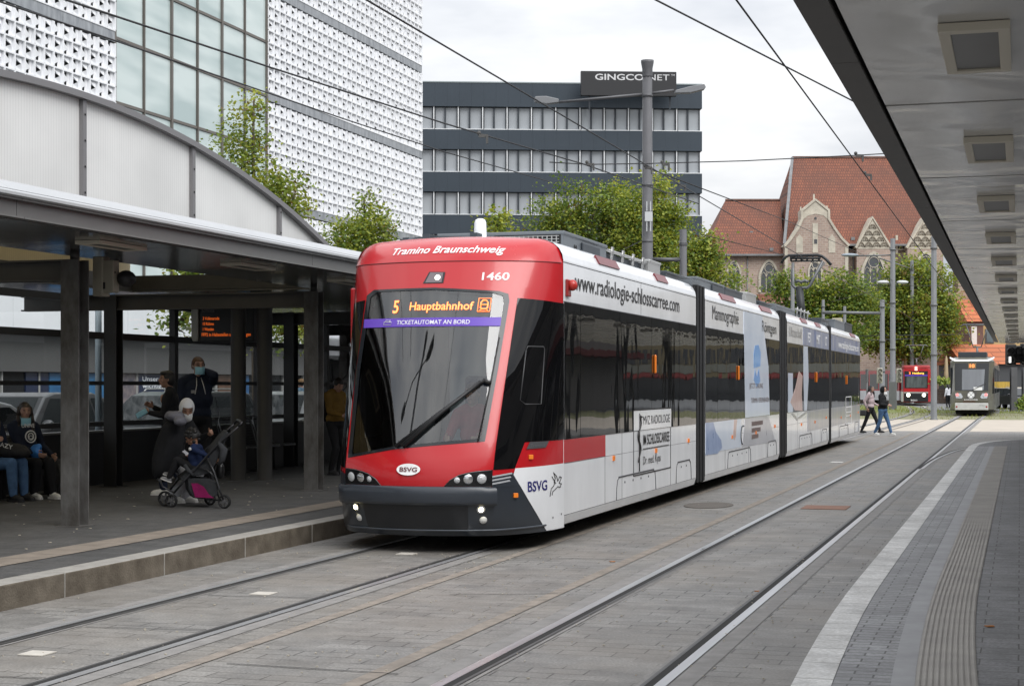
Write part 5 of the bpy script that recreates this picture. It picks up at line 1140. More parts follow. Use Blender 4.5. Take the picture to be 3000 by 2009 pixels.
b.tube([S(x, y, 0.007) for x, y in ((-0.36, 2.262), (-0.30, 2.262), (-0.30, 2.29), (-0.36, 2.29), (-0.36, 2.262))], 0.0035, 4); b.tube([S(x, y, 0.007) for x, y in ((-0.35, 2.29), (-0.345, 2.308), (-0.31, 2.308), (-0.315, 2.29))], 0.0035, 4); b.build('lettering', m_letw, bn)
def wiper():
    b = MB(); a = (-0.10, 1.045); e = (0.43, 1.70)
    for off, r in ((0.05, 0.018), (0.02, 0.016)):
        b.tube([S(a[0] + off * 0.8, a[1], 0.035), S((a[0] + e[0]) / 2 + off * .3, (a[1] + e[1]) / 2, 0.05), S(e[0] - 0.03, e[1] - 0.03, 0.045)], r, 6)
    b.tube([S(a[0] - 0.03, a[1] - 0.005, 0.03), S(0.14, 1.355, 0.02), S(e[0], e[1], 0.018)], 0.017, 6)
    b.tube([S(0.435, 1.10 + 0.0, 0.02), S(0.462, 1.62, 0.02), S(0.478, 2.12, 0.018)], 0.009, 6); b.tube([S(e[0] - .01, e[1] - 0.02, 0.045), S(0.465, 1.66, 0.025)], 0.02, 6)
    b.build('wiper', mat('wiper_black', (0.012, 0.012, 0.013), 0.5), wsd)
wiper()
# badge, numbers, headlights
b = MB(); V = [S(-0.022 + 0.088 * math.cos(a), 0.828 + 0.056 * math.sin(a), 0.004) for a in [2 * math.pi * k / 32 for k in range(32)]]; b.add(V, [tuple(range(32))], 0); lg = b.build('emblem', m_letw, tram)
b = MB(); put_text(b, 'BSVG', lambda x, y: S(x, y, 0.007), -0.086, 0.044, 0.806, 0.044, 0, 0.02); b.build('lettering', mat('dark_red_lettering', (0.10, 0.005, 0.01), 0.5), lg)
b = MB(); put_text(b, '1460', lambda x, y: S(x, y, 0.004), 0.315, 0.492, 2.715, 0.082, 0, 0.03); b.build('fleet_number', m_letw, tram); b = MB(); put_text(b, 'Tramino Braunschweig', lambda x, y: roofpt(x + (y - 0.2) * 0.08, y, 0.004), -0.40, 0.43, 0.17, 0.19, 0, 0.022); b.build('front_lettering', m_letw, tram)
HLR = [(0.549, 0.826), (0.45, 0.815), (0.39, 0.80), (0.338, 0.781), (0.28, 0.735), (0.236, 0.670), (0.549, 0.666)]
def disc(mb, t, z, r, off, m=0, n=16, bulge=0.0):
    c_ = S(t, z, off); nrm = (S(t, z, 1.0) - S(t, z, 0.0)).normalized(); q = nrm.to_track_quat('Z', 'Y').to_matrix(); mb.lathe([(r, 0.0), (r * 0.85, 0.35 * bulge), (r * 0.5, 0.85 * bulge), (0.0, bulge)], c_, n, m, q)
for hl, lamps in ((HLR, ((0.322, 0.728, 0.030), (0.396, 0.738, 0.047), (0.483, 0.741, 0.047))), (mirror(HLR), ((-0.33, 0.725, 0.030), (-0.405, 0.738, 0.047), (-0.49, 0.741, 0.047)))):
    b = MB(); patch(b, hl, 0.005, 0); h_ = b.build('headlight', mat('headlight_black', (0.008, 0.008, 0.009), 0.15), tram)
    for i, (t, z, r) in enumerate(lamps):
        b = MB(); disc(b, t, z, r, 0.007, 0, 16, 0.012); b.build('lens', m_lens if i != 1 else m_chrome, h_)
    b = MB(); q = hl; b.tube([S(p[0] * 0.985, p[1] * 0.99 + 0.002, 0.008) for p in q], 0.004, 4); b.build('rim', mat('headlight_rim', (0.16, 0.165, 0.17), 0.3, 0.5), h_)
for (t, z) in ((-0.466, 0.441), (0.476, 0.441)):
    b = MB(); disc(b, t, z, 0.042, 0.006, 0, 16, 0.004); fg = b.build('fog_lamp', m_chrome, tram); b = MB(); disc(b, t, z, 0.024, 0.012, 0, 14, 0.012); b.build('bulb', m_fog, fg)
for (t, z) in ((-0.452, 0.335), (0.487, 0.335)):
    b = MB(); disc(b, t, z, 0.038, 0.005, 0, 16, 0.02); b.build('reversing_lamp', mat('white_lens', (0.62, 0.62, 0.60), 0.3), tram)
b = MB(); CB = [(-0.095, 2.685), (0.055, 2.685), (0.058, 2.80), (-0.060, 2.805)]; patch(b, CB, 0.005, 0); cbx = b.build('roof_headlight', m_frit, tram)
b = MB(); patch(b, shrink(CB, 0.2), 0.007, 0); b.build('lens', mat('smoked_lens', (0.17, 0.14, 0.15), 0.12), cbx)
b = MB(); disc(b, 0.008, 2.742, 0.03, 0.009, 0, 14, 0.008); b.build('bulb', mat('dim_bulb', (0.9, 0.9, 0.85), 0.3, emit=(1, 0.97, 0.85), es=1.2), cbx)
b = MB(); put_text(b, 'BSVG', lambda x, y: S(x, y, 0.008), 0.739, 0.865, 0.592, 0.105, 0, 0.03); b.build('side_lettering', m_letb, tram)
HORSE = [(0.885, 0.52), (0.895, 0.60), (0.915, 0.625), (0.925, 0.70), (0.912, 0.76), (0.935, 0.72), (0.945, 0.665), (0.960, 0.71), (0.975, 0.70), (0.968, 0.672), (0.955, 0.645), (0.975, 0.635), (0.965, 0.60), (0.945, 0.61), (0.925, 0.585), (0.905, 0.565), (0.900, 0.53)]
b = MB(); b.tube([S(x, y, 0.007) for x, y in HORSE], 0.0045, 4); b.tube([S(x, y, 0.007) for x, y in ((0.915, 0.66), (0.93, 0.645), (0.90, 0.72))], 0.004, 4); b.build('horse_emblem', m_letk, tram)
b = MB()
for t, z in ((0.667, 0.566), (0.75, 0.935)): c_ = S(t, z, 0.012); b.cbox(c_, (0.05, 0.02, 0.045), 0, R(45))
b.build('side_marker', m_orl, tram, bevel=0.004)
b = MB()
for t, z in ((0.905, 0.30), (0.975, 0.32)): disc(b, t, z, 0.012, 0.006, 0, 8, 0.002)
b.build('fastener', m_letk, tram)
# cab interior
m_int = mat('cab_interior_grey', (0.66, 0.70, 0.71), 0.7); m_dash = mat('dark_dashboard', (0.03, 0.032, 0.035), 0.6)
b = MB(); b.box(TX - 1.1, TX + 1.1, 17.75, 17.80, 0.5, 2.95, 0); b.box(TX - 0.9, TX + 0.9, 17.0, 17.75, 2.72, 2.75, 0); b.build('bulkhead', m_int, tram)
b = MB(); patch(b, [(0.575, 0.5), (1, 0.5), (1, 2.85), (0.575, 2.85)], -0.03, 0); patch(b, [(-1, 0.5), (-0.575, 0.5), (-0.575, 2.85), (-1, 2.85)], -0.03, 0); b.box(TX - 0.7, TX + 0.7, 16.0, 16.5, 0.5, 0.93, 0); b.box(TX - 0.7, TX + 0.7, 16.1, 17.75, 0.45, 0.5, 0); b.box(TX - 0.95, TX - 0.35, 17.2, 17.7, 0.5, 2.7, 0); b.build('cab_lining', m_dash, tram)
b = MB(); b.box(TX - 0.05, TX + 0.45, 17.30, 17.42, 0.9, 1.75, 0); b.build('driver_seat', mat('seat_blue', (0.03, 0.04, 0.08), 0.8), tram, bevel=0.04)
b = MB(); b.box(TX - 0.20, TX - 0.10, 17.0, 17.5, 2.68, 2.71, 0); b.build('cab_fill_light', mat('cab_fill_light', (0.9, 0.92, 0.92), 0.4, emit=(0.9, 0.95, 1), es=0.8), tram)  # glowing strip added under the ceiling to brighten the dark cab and driver

# ---- body sections
def Yp(x): return atX(x, PHY, TX + 1.15).y
SEC = [(16.955, 24.45), (25.20, 33.40), (34.55, 42.40), (42.98, 50.92)]
XS = [(1.06, 0.175), (1.12, 0.20), (1.15, 0.29), (1.15, 2.95), (1.139, 3.01), (1.105, 3.075), (1.04, 3.13), (0.94, 3.17), (0.80, 3.187), (0.0, 3.215)]
def body(y0, y1, front=True):
    b = MB(); ring = [(TX + x, z) for x, z in XS] + [(TX - x, z) for x, z in reversed(XS[:-1])]; n = len(ring)
    ysl = [y0, y0 + 0.02, (y0 + y1) / 2, y1 - 0.02, y1]
    V = [(p[0], y, p[1]) for y in ysl for p in ring]
    b.add(V, [(j * n + i, j * n + (i + 1) % n, (j + 1) * n + (i + 1) % n, (j + 1) * n + i) for j in range(len(ysl) - 1) for i in range(n)], 0, False)
    if front: b.add([V[i] for i in range(n)], [tuple(range(n))], 1)
    b.add(V[-n:], [tuple(range(n))], 1)
    return b
m_blueph = mat('blue_streaked_wrap', (0.08, 0.15, 0.38), 0.3, coat=0.4, var=0.3, vscale=1.6, stretch=(1, 1.5, 0.12), col2=(0.42, 0.44, 0.50))
m_goldph = mat('tan_streaked_wrap', (0.20, 0.22, 0.29), 0.3, coat=0.4, var=0.3, vscale=1.9, stretch=(1, 1.2, 0.10), col2=(0.45, 0.43, 0.40))
m_paleb = mat('pale_blue_wrap', (0.52, 0.60, 0.72), 0.3, coat=0.4, var=0.1, vscale=1.2, col2=(0.66, 0.71, 0.79))
m_midb = mat('sky_blue_wrap', (0.12, 0.33, 0.72), 0.3, coat=0.3, var=0.25, vscale=4, col2=(0.28, 0.46, 0.72))
m_deepb = mat('denim_blue_wrap', (0.13, 0.21, 0.42), 0.3, coat=0.4, var=0.3, vscale=5, col2=(0.33, 0.42, 0.60))
m_skinw = mat('skin_tone_wrap', (0.48, 0.31, 0.27), 0.35, coat=0.4, var=0.2, vscale=5, col2=(0.62, 0.47, 0.43))
m_grayw = mat('grey_wrap', (0.36, 0.37, 0.41), 0.3, coat=0.4, var=0.15, vscale=2, col2=(0.50, 0.50, 0.53))
m_brownw = mat('brown_label', (0.14, 0.10, 0.095), 0.4)
EX = TX + 1.15
def sidebox(mb, ya, yb, za, zb, pr_=0.004, m=0): mb.box(EX - 0.003, EX + pr_, ya, yb, za, zb, m)
def sidepoly(mb, pts, pr_=0.004, m=0): mb.prism(pts, 'yz', EX - 0.003, EX + pr_, m)
def sfn(pr_): return lambda x, y: (EX + pr_, x, y)
panes = [[1287, 1326, 1416, 1489, 1552, 1588], [1613.5, 1640, 1668, 1700, 1760, 1781], [1801, 1820, 1846, 1866, 1882, 1894], [1901, 1917, 1934, 1950, 1964]]
secs = []
for k, (y0, y1) in enumerate(SEC):
    s_ = body(y0, y1, k > 0).build('body_section', [m_twhite, m_rub], tram); secs.append(s_)
    pe = panes[k]
    for i in range(len(pe) - 1):
        ya, yb = Yp(pe[i]), Yp(pe[i + 1])
        if k == 0 and i == 0: ya = 16.98
        if i == len(pe) - 2: yb = y1 - 0.01
        if i == 0 and k: ya = y0 + 0.01
        b = MB(); sidebox(b, ya + 0.008, yb - 0.008, 1.085, 2.515, 0.006); b.build('window', m_tglass, s_)
    b = MB(); b.box(TX - EX + 2 * TX - 0 if False else TX - 1.156, TX - 1.149, y0 + 0.1, y1 - 0.1, 1.085, 2.515, 0); b.build('platform_window', m_tglass, s_)
    b = MB(); sidebox(b, y0 + 0.01, y1 - 0.01, 2.925, 2.933, 0.0025); sidebox(b, y0 + 0.01, y1 - 0.01, 0.296, 0.301, 0.002); sidebox(b, y0 + 0.01, y1 - 0.01, 2.515, 2.524, 0.005); sidebox(b, y0 + 0.01, y1 - 0.01, 0.835, 0.839, 0.0015)
    for f in ([0.22, 0.52, 0.78] if k else [0.245, 0.36, 0.75]): ym = y0 + (y1 - y0) * f; sidebox(b, ym - 0.003, ym + 0.003, 0.30, 1.08, 0.0022)
    ym = y0 + (y1 - y0) * 0.5; sidebox(b, ym - 0.003, ym + 0.003, 2.53, 2.93, 0.0022)
    def hatch(ya, yb, zt):
        b.tube([(EX + 0.002, ya, 0.30), (EX + 0.002, ya + 0.02, zt - 0.12), (EX + 0.002, ya + 0.06, zt - 0.03), (EX + 0.002, ya + 0.15, zt), (EX + 0.002, yb - 0.15, zt), (EX + 0.002, yb - 0.06, zt - 0.03), (EX + 0.002, yb - 0.02, zt - 0.12), (EX + 0.002, yb, 0.30)], 0.006, 4)
        b.box(EX - 0.003, EX + 0.006, ya + 0.12, yb - 0.12, zt - 0.004, zt + 0.012)
        n = max(2, int((yb - ya) / 0.5))
        for j in range(n): b.cbox((EX + 0.003, ya + (yb - ya) * (j + 1) / (n + 1), zt - 0.07), (0.006, 0.025, 0.025))
    hatch(y0 + (y1 - y0) * (0.32 if k == 0 else 0.25), y0 + (y1 - y0) * (0.62 if k == 0 else 0.55), 0.56); hatch(y0 + (y1 - y0) * 0.80, y0 + (y1 - y0) * 0.95, 0.58)
    b.build('panel_seam', m_seam, s_)
    b = MB()
    for f in (0.30, 0.62, 0.92): b.cbox((EX + 0.008, y0 + (y1 - y0) * f, 0.80 if f < .9 else 0.86), (0.02, 0.07, 0.06))
    b.build('side_marker', m_orl, s_, bevel=0.004)
    for (xa, xb) in ([(1355, 1402), (1490, 1515)], [(1640, 1672), (1732, 1756)], [(1826, 1838), (1860, 1870)], [(1940, 1950)])[k]:
        ya, yb = atX(xa, 600, TX + 1.07).y, atX(xb, 600, TX + 1.07).y; b = MB()
        b.prism([(TX + 1.155, 3.02), (TX + 1.10, 3.12), (TX + 1.08, 3.105), (TX + 1.13, 3.01)], 'xz', ya, yb, 0); b.build('roof_marker', m_redl, s_)
# doors' orange pillars
b = MB()
for (x, y, k) in ((1500, 832, 0), (1690, 852, 1), (1868, 862, 2), (1937, 868, 3)):
    p = atX(x, y, EX + 0.03); b.box(EX + 0.004, EX + 0.035, p.y - 0.022, p.y + 0.022, p.z - 0.12, p.z + 0.12, 0)
b.build('door_lamp', m_orl, tram, bevel=0.015)
# section 1 livery
s1, s2, s3, s4 = secs
b = MB(); sidebox(b, 16.98, 18.80, 0.842, 1.082, 0.005); sidebox(b, 16.978, 17.0, 1.085, 2.515, 0.0075) if False else None
b.build('red_panel', m_red, s1)
b = MB(); put_text(b, 'www.radiologie-schlosscarree.com', sfn(0.0055), 17.42, 23.18, 2.665, 0.205, 0, 0.006); b.build('side_lettering', m_letk, s1)
ya, yb = Yp(1448), Yp(1533)
b = MB(); sidebox(b, ya, yb, 1.09, 1.335, 0.009); mv = b.build('sign_panel', m_twhite, s1)
b = MB(); f_ = sfn(0.0115)
put_text(b, 'MVZ RADIOLOGIE', f_, ya + 0.52, yb - 0.10, 1.155, 0.115, 0, -0.004); b.build('lettering', m_letk, mv); b = MB(); put_text(b, 'IM SCHLOSSCARREE', sfn(0.006), ya + 0.55, yb - 0.10, 0.90, 0.135, 0, 0.012); b.build('lettering', m_letk, mv); b = MB(); put_text(b, 'Dr. med. Kyas', sfn(0.006), ya + 0.55, ya + 1.62, 0.655, 0.105, 0, -0.002)
b.build('lettering', m_letk, mv); b = MB(); sidebox(b, ya + 0.55, yb - 0.12, 0.845, 0.853, 0.006); sidebox(b, ya, yb, 1.335, 1.352, 0.011); sidebox(b, ya, ya + 0.012, 0.53, 1.08, 0.006); sidebox(b, yb - 0.012, yb, 0.53, 1.08, 0.006); sidebox(b, ya, yb, 0.53, 0.545, 0.006)
b.build('border', m_letk, mv); b = MB(); sn = [(EX + 0.012, ya + 0.30 + 0.075 * math.sin(k * 0.55), 1.27 - k * 0.029) for k in range(21)]; b.tube(sn, [0.017 - 0.0005 * k for k in range(21)], 5); b.tube([(EX + 0.012, ya + 0.30, 1.30), (EX + 0.012, ya + 0.30, 0.58)], 0.008, 4); b.tube([(EX + 0.012, ya + 0.32, 1.27), (EX + 0.012, ya + 0.45, 1.25)], 0.012, 4)
b.build('snake_emblem', m_letk, mv)
# section 2 livery
b = MB(); put_text(b, 'Mammographie', sfn(0.006), Yp(1628), Yp(1688), 2.67, 0.225, 0, 0.0); b.build('side_lettering', m_letk, s2); b = MB(); put_text(b, 'Röntgen', sfn(0.009), Yp(1741), Yp(1774), 2.64, 0.21, 0, 0.0); b.build('side_lettering', m_letk, s2)
P_ = lambda x, z: (Yp(x), z)
b = MB(); sidepoly(b, [P_(1703, 1.09), P_(1759, 1.09), P_(1756, 2.0), P_(1748, 2.51), P_(1742, 2.92), P_(1700, 2.92), P_(1700, 2.5)], 0.0075); b.build('picture_panel', m_paleb, s2); b = MB(); sidepoly(b, [P_(1620, 0.62), P_(1694, 0.60), P_(1694, 1.08), P_(1612.5, 1.08), P_(1612.5, 0.62)], 0.004); b.build('picture_panel', m_paleb, s2)
b = MB(); sidepoly(b, [P_(1722, 1.95), P_(1737, 2.0), P_(1738, 2.25), P_(1733, 2.38), P_(1725, 2.36), P_(1722, 2.2)], 0.0095); sidepoly(b, [P_(1722, 1.75), P_(1725, 1.95), P_(1729, 1.80), P_(1734, 1.95), P_(1737, 1.72), P_(1729, 1.62)], 0.0093) ; b.build('mask_picture', m_midb, s2)
b = MB(); sidepoly(b, [P_(1613, 0.60), P_(1640, 0.58), P_(1650, 0.66), P_(1648, 0.78), P_(1636, 0.92), P_(1630, 1.078), P_(1613, 1.078)], 0.006); b.build('arm_picture', m_deepb, s2)
b = MB(); sidepoly(b, [P_(1675, 0.80), P_(1678, 0.74), P_(1682, 0.80), P_(1683, 0.98), P_(1685, 1.078), P_(1678, 1.078)], 0.0062); b.build('hand_picture', m_skinw, s2)
b = MB(); sidepoly(b, [P_(1696, 0.60), P_(1772, 0.56), P_(1762, 0.90), P_(1756, 1.078), P_(1703, 1.078)], 0.0045); b.build('coat_picture', m_grayw, s2)
b = MB(); tx_ = sfn(0.0105); put_text(b, 'JETZT ONLINE', tx_, Yp(1712), Yp(1743), 1.60, 0.09, 0, 0.0); put_text(b, 'TERMIN VEREINBAREN', tx_, Yp(1716), Yp(1757), 1.34, 0.09, 0, 0.0)
for k in range(3): sidebox(b, Yp(1718), Yp(1743 - 5 * k), 0.93 - k * 0.115, 1.005 - k * 0.115, 0.008)
b.build('dark_lettering', m_brownw, s2)
b = MB(); b.tube([(EX + 0.008, Yp(1698) + 0.25 * math.cos(a), 0.80 + 0.16 * math.sin(a)) for a in [1.2 + 0.25 * k for k in range(14)]], 0.01, 5); b.build('cord_picture', m_boxd, s2)
# section 3 and 4 livery
b = MB(); put_text(b, 'Ultraschall', sfn(0.006), Yp(1804), Yp(1832), 2.66, 0.22, 0, 0.0); b.build('side_lettering', mat('grey_lettering', (0.30, 0.29, 0.28), 0.5), s3)
b = MB(); sidebox(b, Yp(1836), SEC[2][1] - 0.012, 2.53, 2.92, 0.004); b.build('blue_wrap', m_blueph, s3)
b = MB(); sidebox(b, Yp(1846), SEC[2][1] - 0.012, 0.62, 1.08, 0.004); b.build('tan_wrap', m_goldph, s3)
b = MB(); sidepoly(b, [P_(1838, 1.09), P_(1844, 1.09), P_(1848, 1.8), P_(1846, 2.51), P_(1836, 2.51), P_(1836, 1.8)], 0.0075); b.build('picture_panel', m_paleb, s3); b = MB(); sidebox(b, Yp(1801), Yp(1812), 1.09, 1.9, 0.0072); b.build('picture_panel', m_paleb, s3)
b = MB(); sidepoly(b, [P_(1806, 1.30), P_(1816, 1.12), P_(1834, 1.09), P_(1832, 1.45), P_(1834, 1.85), P_(1826, 1.95), P_(1818, 1.6)], 0.0095); b.build('hand_picture', m_skinw, s3)
b = MB(); sidepoly(b, [P_(1809, 1.06), P_(1822, 0.90), P_(1846, 1.05), P_(1842, 1.078), P_(1822, 0.96), P_(1812, 1.078)], 0.006); b.build('phone_picture', m_goldph, s3)
b = MB(); put_text(b, 'PET', sfn(0.008), Yp(1846), Yp(1853), 2.62, 0.22, 0, 0.02); b.build('white_lettering', m_letw, s3); b = MB(); put_text(b, 'MRT', sfn(0.008), Yp(1866), Yp(1874), 2.62, 0.22, 0, 0.02); b.build('white_lettering', m_letw, s3); b = MB(); put_text(b, 'CT', sfn(0.008), Yp(1886), Yp(1890), 2.62, 0.22, 0, 0.02); b.build('white_lettering', m_letw, s3)
b = MB(); sidebox(b, SEC[3][0] + 0.012, SEC[3][1] - 0.012, 2.53, 2.92, 0.004); b.build('blue_wrap', m_blueph, s4)
b = MB(); sidebox(b, SEC[3][0] + 0.012, SEC[3][1] - 0.012, 0.62, 1.08, 0.004); b.build('tan_wrap', m_goldph, s4)
b = MB(); put_text(b, 'www.radiologie-schlosscarree.com', sfn(0.008), Yp(1916), Yp(1962), 2.63, 0.21, 0, 0.02)
ya, yb = Yp(1933), Yp(1946)
for z in (0.58, 0.80, 0.90, 1.04, 1.32): sidebox(b, ya, yb, z, z + 0.02, 0.009)
sidebox(b, ya, ya + 0.05, 0.58, 1.34, 0.009); sidebox(b, yb - 0.05, yb, 0.58, 1.34, 0.009); b.build('white_lettering', m_letw, s4)
# gangways
for k in range(3):
    ya, yb = SEC[k][1], SEC[k + 1][0]; b = MB(); n = max(3, int((yb - ya) / 0.12)); st = (yb - ya) / n
    for j in range(n):
        i_ = -0.046 if j % 2 else -0.02
        b.box(TX - 1.10 + i_, TX + 1.10 - i_, ya + j * st + 0.001, ya + (j + 1) * st - 0.001, 0.22, 3.08 - i_, 0)
    b.build('gangway', m_rub, tram)
    b = MB(); b.box(TX - 1.08, TX + 1.08, ya + 0.05, yb - 0.05, 3.09, 3.2, 0); b.tube([(TX + 1.06, ya + 0.1, 2.55), (TX + 1.09, ya + 0.12, 2.8), (TX + 1.03, ya + 0.15, 3.1)], 0.035, 6); b.build('gangway_cover', m_boxg, tram)
# roof equipment: (x0, x1 in photo pixels at the box's right face, top y pixel, material, kind)
def roofbox(xa, xb, yt, m_, xr=TX + 0.74, wd=1.5, name='roof_box'):
    pa, pb_ = atX(xa, yt, xr), atX(xb, yt, xr); b = MB(); y0, y1, zt = pa.y, pb_.y, pa.z
    b.box(xr - wd, xr, y0 + 0.02, y1 - 0.02, 3.19, zt, 0); b.box(xr - wd - 0.015, xr + 0.015, y0 + 0.01, y1 - 0.01, zt - 0.03, zt + 0.012, 0)
    o = b.build(name, m_, tram, bevel=0.012); return o, xr, y0, y1, zt
o, xr, y0, y1, zt = roofbox(1287, 1387, 529, m_boxg)
b = MB(); b.box(xr + 0.002, xr + 0.03, y0 + (y1 - y0) * 0.38, y0 + (y1 - y0) * 0.78, 3.20, zt - 0.06, 0); b.build('vent_panel', m_boxd, o, bevel=0.01)
b = MB()
for k in range(14): b.box(xr - 0.80 + k * 0.055, xr - 0.80 + k * 0.055 + 0.012, y0 + 0.004, y0 + 0.018, zt - 0.13, zt - 0.04, 0)
for z in (zt - 0.12, zt - 0.085, zt - 0.05): b.box(xr - 0.80, xr - 0.05, y0 + 0.005, y0 + 0.017, z, z + 0.008, 0)
b.build('grille', m_boxs, o)
b = MB(); b.box(xr - 0.82, xr - 0.03, y0 + 0.017, y0 + 0.0195, zt - 0.14, zt - 0.03, 0); b.build('grille_backing', m_rub, o)
b = MB()
for dy in (0.16, 0.24): b.lathe([(0.032, 0), (0.0, 0.001)], (xr + 0.004, y0 + 0.35 + dy, zt - 0.14), 12, 0, Matrix.Rotation(R(90), 3, 'Y'))
b.build('vent_hole', m_rub, o)
b = MB(); b.box(TX - 0.85, xr - 0.9, 17.55, 17.75, 3.21, 3.28, 0)
for x in (TX - 0.6, TX - 0.05): b.box(x, x + 0.08, 17.5, 17.8, 3.20, 3.31, 0)
b.box(TX - 0.80, TX - 0.75, 17.75, y0 + 0.5, 3.22, 3.29, 0); b.build('roof_frame', m_boxd, tram)
def pipes(xa, xb, yt):
    xr = TX + 0.70; pa, pb_ = atX(xa, yt, xr), atX(xb, yt, xr); b = MB(); zt = pa.z
    b.box(xr - 1.3, xr - 0.03, pa.y + 0.03, pb_.y - 0.03, 3.19, 3.33, 0); o = b.build('resistor_bank', m_boxd, tram)
    b = MB(); b.tube([(xr, pa.y, zt), (xr, pb_.y, zt)], 0.022, 6)
    for k in range(4): y = pa.y + (pb_.y - pa.y) * (k + 0.3) / 4; b.tube([(xr, y - 0.03, zt - 0.10), (xr + 0.02, y - 0.03, zt + 0.05), (xr + 0.02, y + 0.04, zt + 0.05), (xr, y + 0.04, zt - 0.10)], 0.014, 5); b.tube([(xr, y, 3.2), (xr, y, zt)], 0.015, 5)
    b.build('pipe', m_boxs, o)
pipes(1389, 1482, 572); roofbox(1483, 1510, 594, m_boxs, wd=0.9); roofbox(1522, 1584, 620, m_boxd)
o, xr, y0, y1, zt = roofbox(1592, 1655, 633, m_boxg); b = MB(); b.box(xr + 0.002, xr + 0.03, y0 + (y1 - y0) * 0.5, y1 - 0.12, 3.20, zt - 0.05, 0); b.build('vent_panel', m_boxd, o)
roofbox(1657, 1697, 657, m_boxd); roofbox(1706, 1729, 668, m_boxs, wd=0.9); roofbox(1735, 1764, 688, m_boxd)
o, xr, y0, y1, zt = roofbox(1768, 1817, 694, m_boxg); pipes(1819, 1851, 706); roofbox(1876, 1895, 727, m_boxd); roofbox(1908, 1931, 730, m_boxg); roofbox(1932, 1948, 737, m_boxd)
b = MB(); p = atX(1914, 745, TX + 0.2); b.box(p.x - 0.15, p.x + 0.15, p.y - 0.15, p.y + 0.15, 3.2, 3.75, 0); b.build('roof_hood', mat('beige_hood', (0.50, 0.46, 0.34), 0.6), tram, bevel=0.02)
b = MB(); p = atY(1098, 500, 17.75); b.lathe([(0.075, 3.15), (0.066, p.z - 0.05), (0.055, p.z - 0.014), (0.03, p.z), (0.0, p.z)], (p.x, 17.75, 0), 16); b.build('antenna', m_twhite, tram)
b = MB(); p = atY(940, 548, 16.98); b.prism([(16.9, p.z - 0.06), (16.94, p.z + 0.0), (17.0, p.z + 0.03), (17.05, p.z + 0.0), (17.10, p.z - 0.06)], 'yz', p.x - 0.03, p.x + 0.03); b.build('antenna_fin', m_boxd, tram, bevel=0.01)
b = MB(); p = Vector((EX, 17.10, 2.665)); b.cbox(p + Vector((0.015, 0, 0)), (0.03, 0.14, 0.18)); mk = b.build('side_lamp', mat('dark_red_plastic', (0.26, 0.012, 0.012), 0.35), tram, bevel=0.01); b = MB(); b.ell(p + Vector((0.055, 0.02, 0.03)), (0.055, 0.055, 0.06), 14, 10); b.build('bulb', mat('red_lamp_lens', (0.42, 0.03, 0.022), 0.2), mk)
# left front door, swung out
b = MB(); b.box(TX - 1.39, TX - 1.34, 17.35, 18.35, 0.32, 2.72, 0); dr = b.build('door', m_red, tram, bevel=0.015); b = MB(); b.box(TX - 1.393, TX - 1.337, 17.39, 18.31, 0.5, 2.66, 0); b.build('pane', m_tglass2, dr)
# underframe and wheels
b = MB(); b.box(TX - 0.93, TX + 0.93, 16.3, 50.7, 0.16, 0.42, 0)
for yc in (19.9, 29.3, 38.5, 47.0): b.box(TX - 0.75, TX + 0.75, yc - 1.3, yc + 1.3, 0.08, 0.2, 0)
b.build('underframe', m_rub, tram)
for yc in (19.9, 29.3, 38.5, 47.0):
    for dy in (-0.9, 0.9):
        for sx in (-0.58, 0.58):
            b = MB(); b.lathe([(0.0, -0.06), (0.29, -0.06), (0.30, -0.02), (0.29, 0.06), (0.0, 0.06)], (TX + sx, yc + dy, 0.302), 20, 0, Matrix.Rotation(R(90), 3, 'Y')); b.build('wheel', m_steel_d, tram)
# pantograph
YPn = 46.9; q = lambda x, y: atY(x, y, YPn)
m_panto = mat('pantograph_dark', (0.03, 0.032, 0.034), 0.5, 0.3); m_pantog = mat('pantograph_grey', (0.15, 0.155, 0.16), 0.45, 0.4)
b = MB(); base = q(1836, 712); base.z = 3.2; b.tube([base, q(1827, 655)], [0.12, 0.10], 8); b.cbox((TX, YPn, 3.26), (1.2, 1.6, 0.14)); pan = b.build('pantograph', m_panto, tram)
b = MB()
for pts in ([(1813, 600), (1812, 652), (1818, 658), (1845, 658), (1852, 652), (1881, 597)], [(1818, 645), (1825, 641), (1832, 645), (1840, 641), (1848, 645)], [(1850, 645), (1886, 600)]): b.tube([q(x, y) for x, y in pts], 0.045 if len(pts) > 2 else 0.02, 6)
b.build('arm', m_pantog, pan)
b = MB(); b.tube([q(x, y) for x, y in ((1786, 602), (1793, 590), (1803, 584), (1870, 583), (1880, 586), (1890, 594), (1900, 606))], 0.04, 6); b.tube([q(x, y) for x, y in ((1806, 590), (1876, 590))], 0.035, 6); b.tube([q(x, y) for x, y in ((1808, 597), (1880, 596))], 0.025, 6)
for x in (1808, 1820, 1832, 1845, 1858, 1872): b.tube([q(x, 585), q(x, 597)], 0.03, 5)
b.build('head', m_panto, pan)
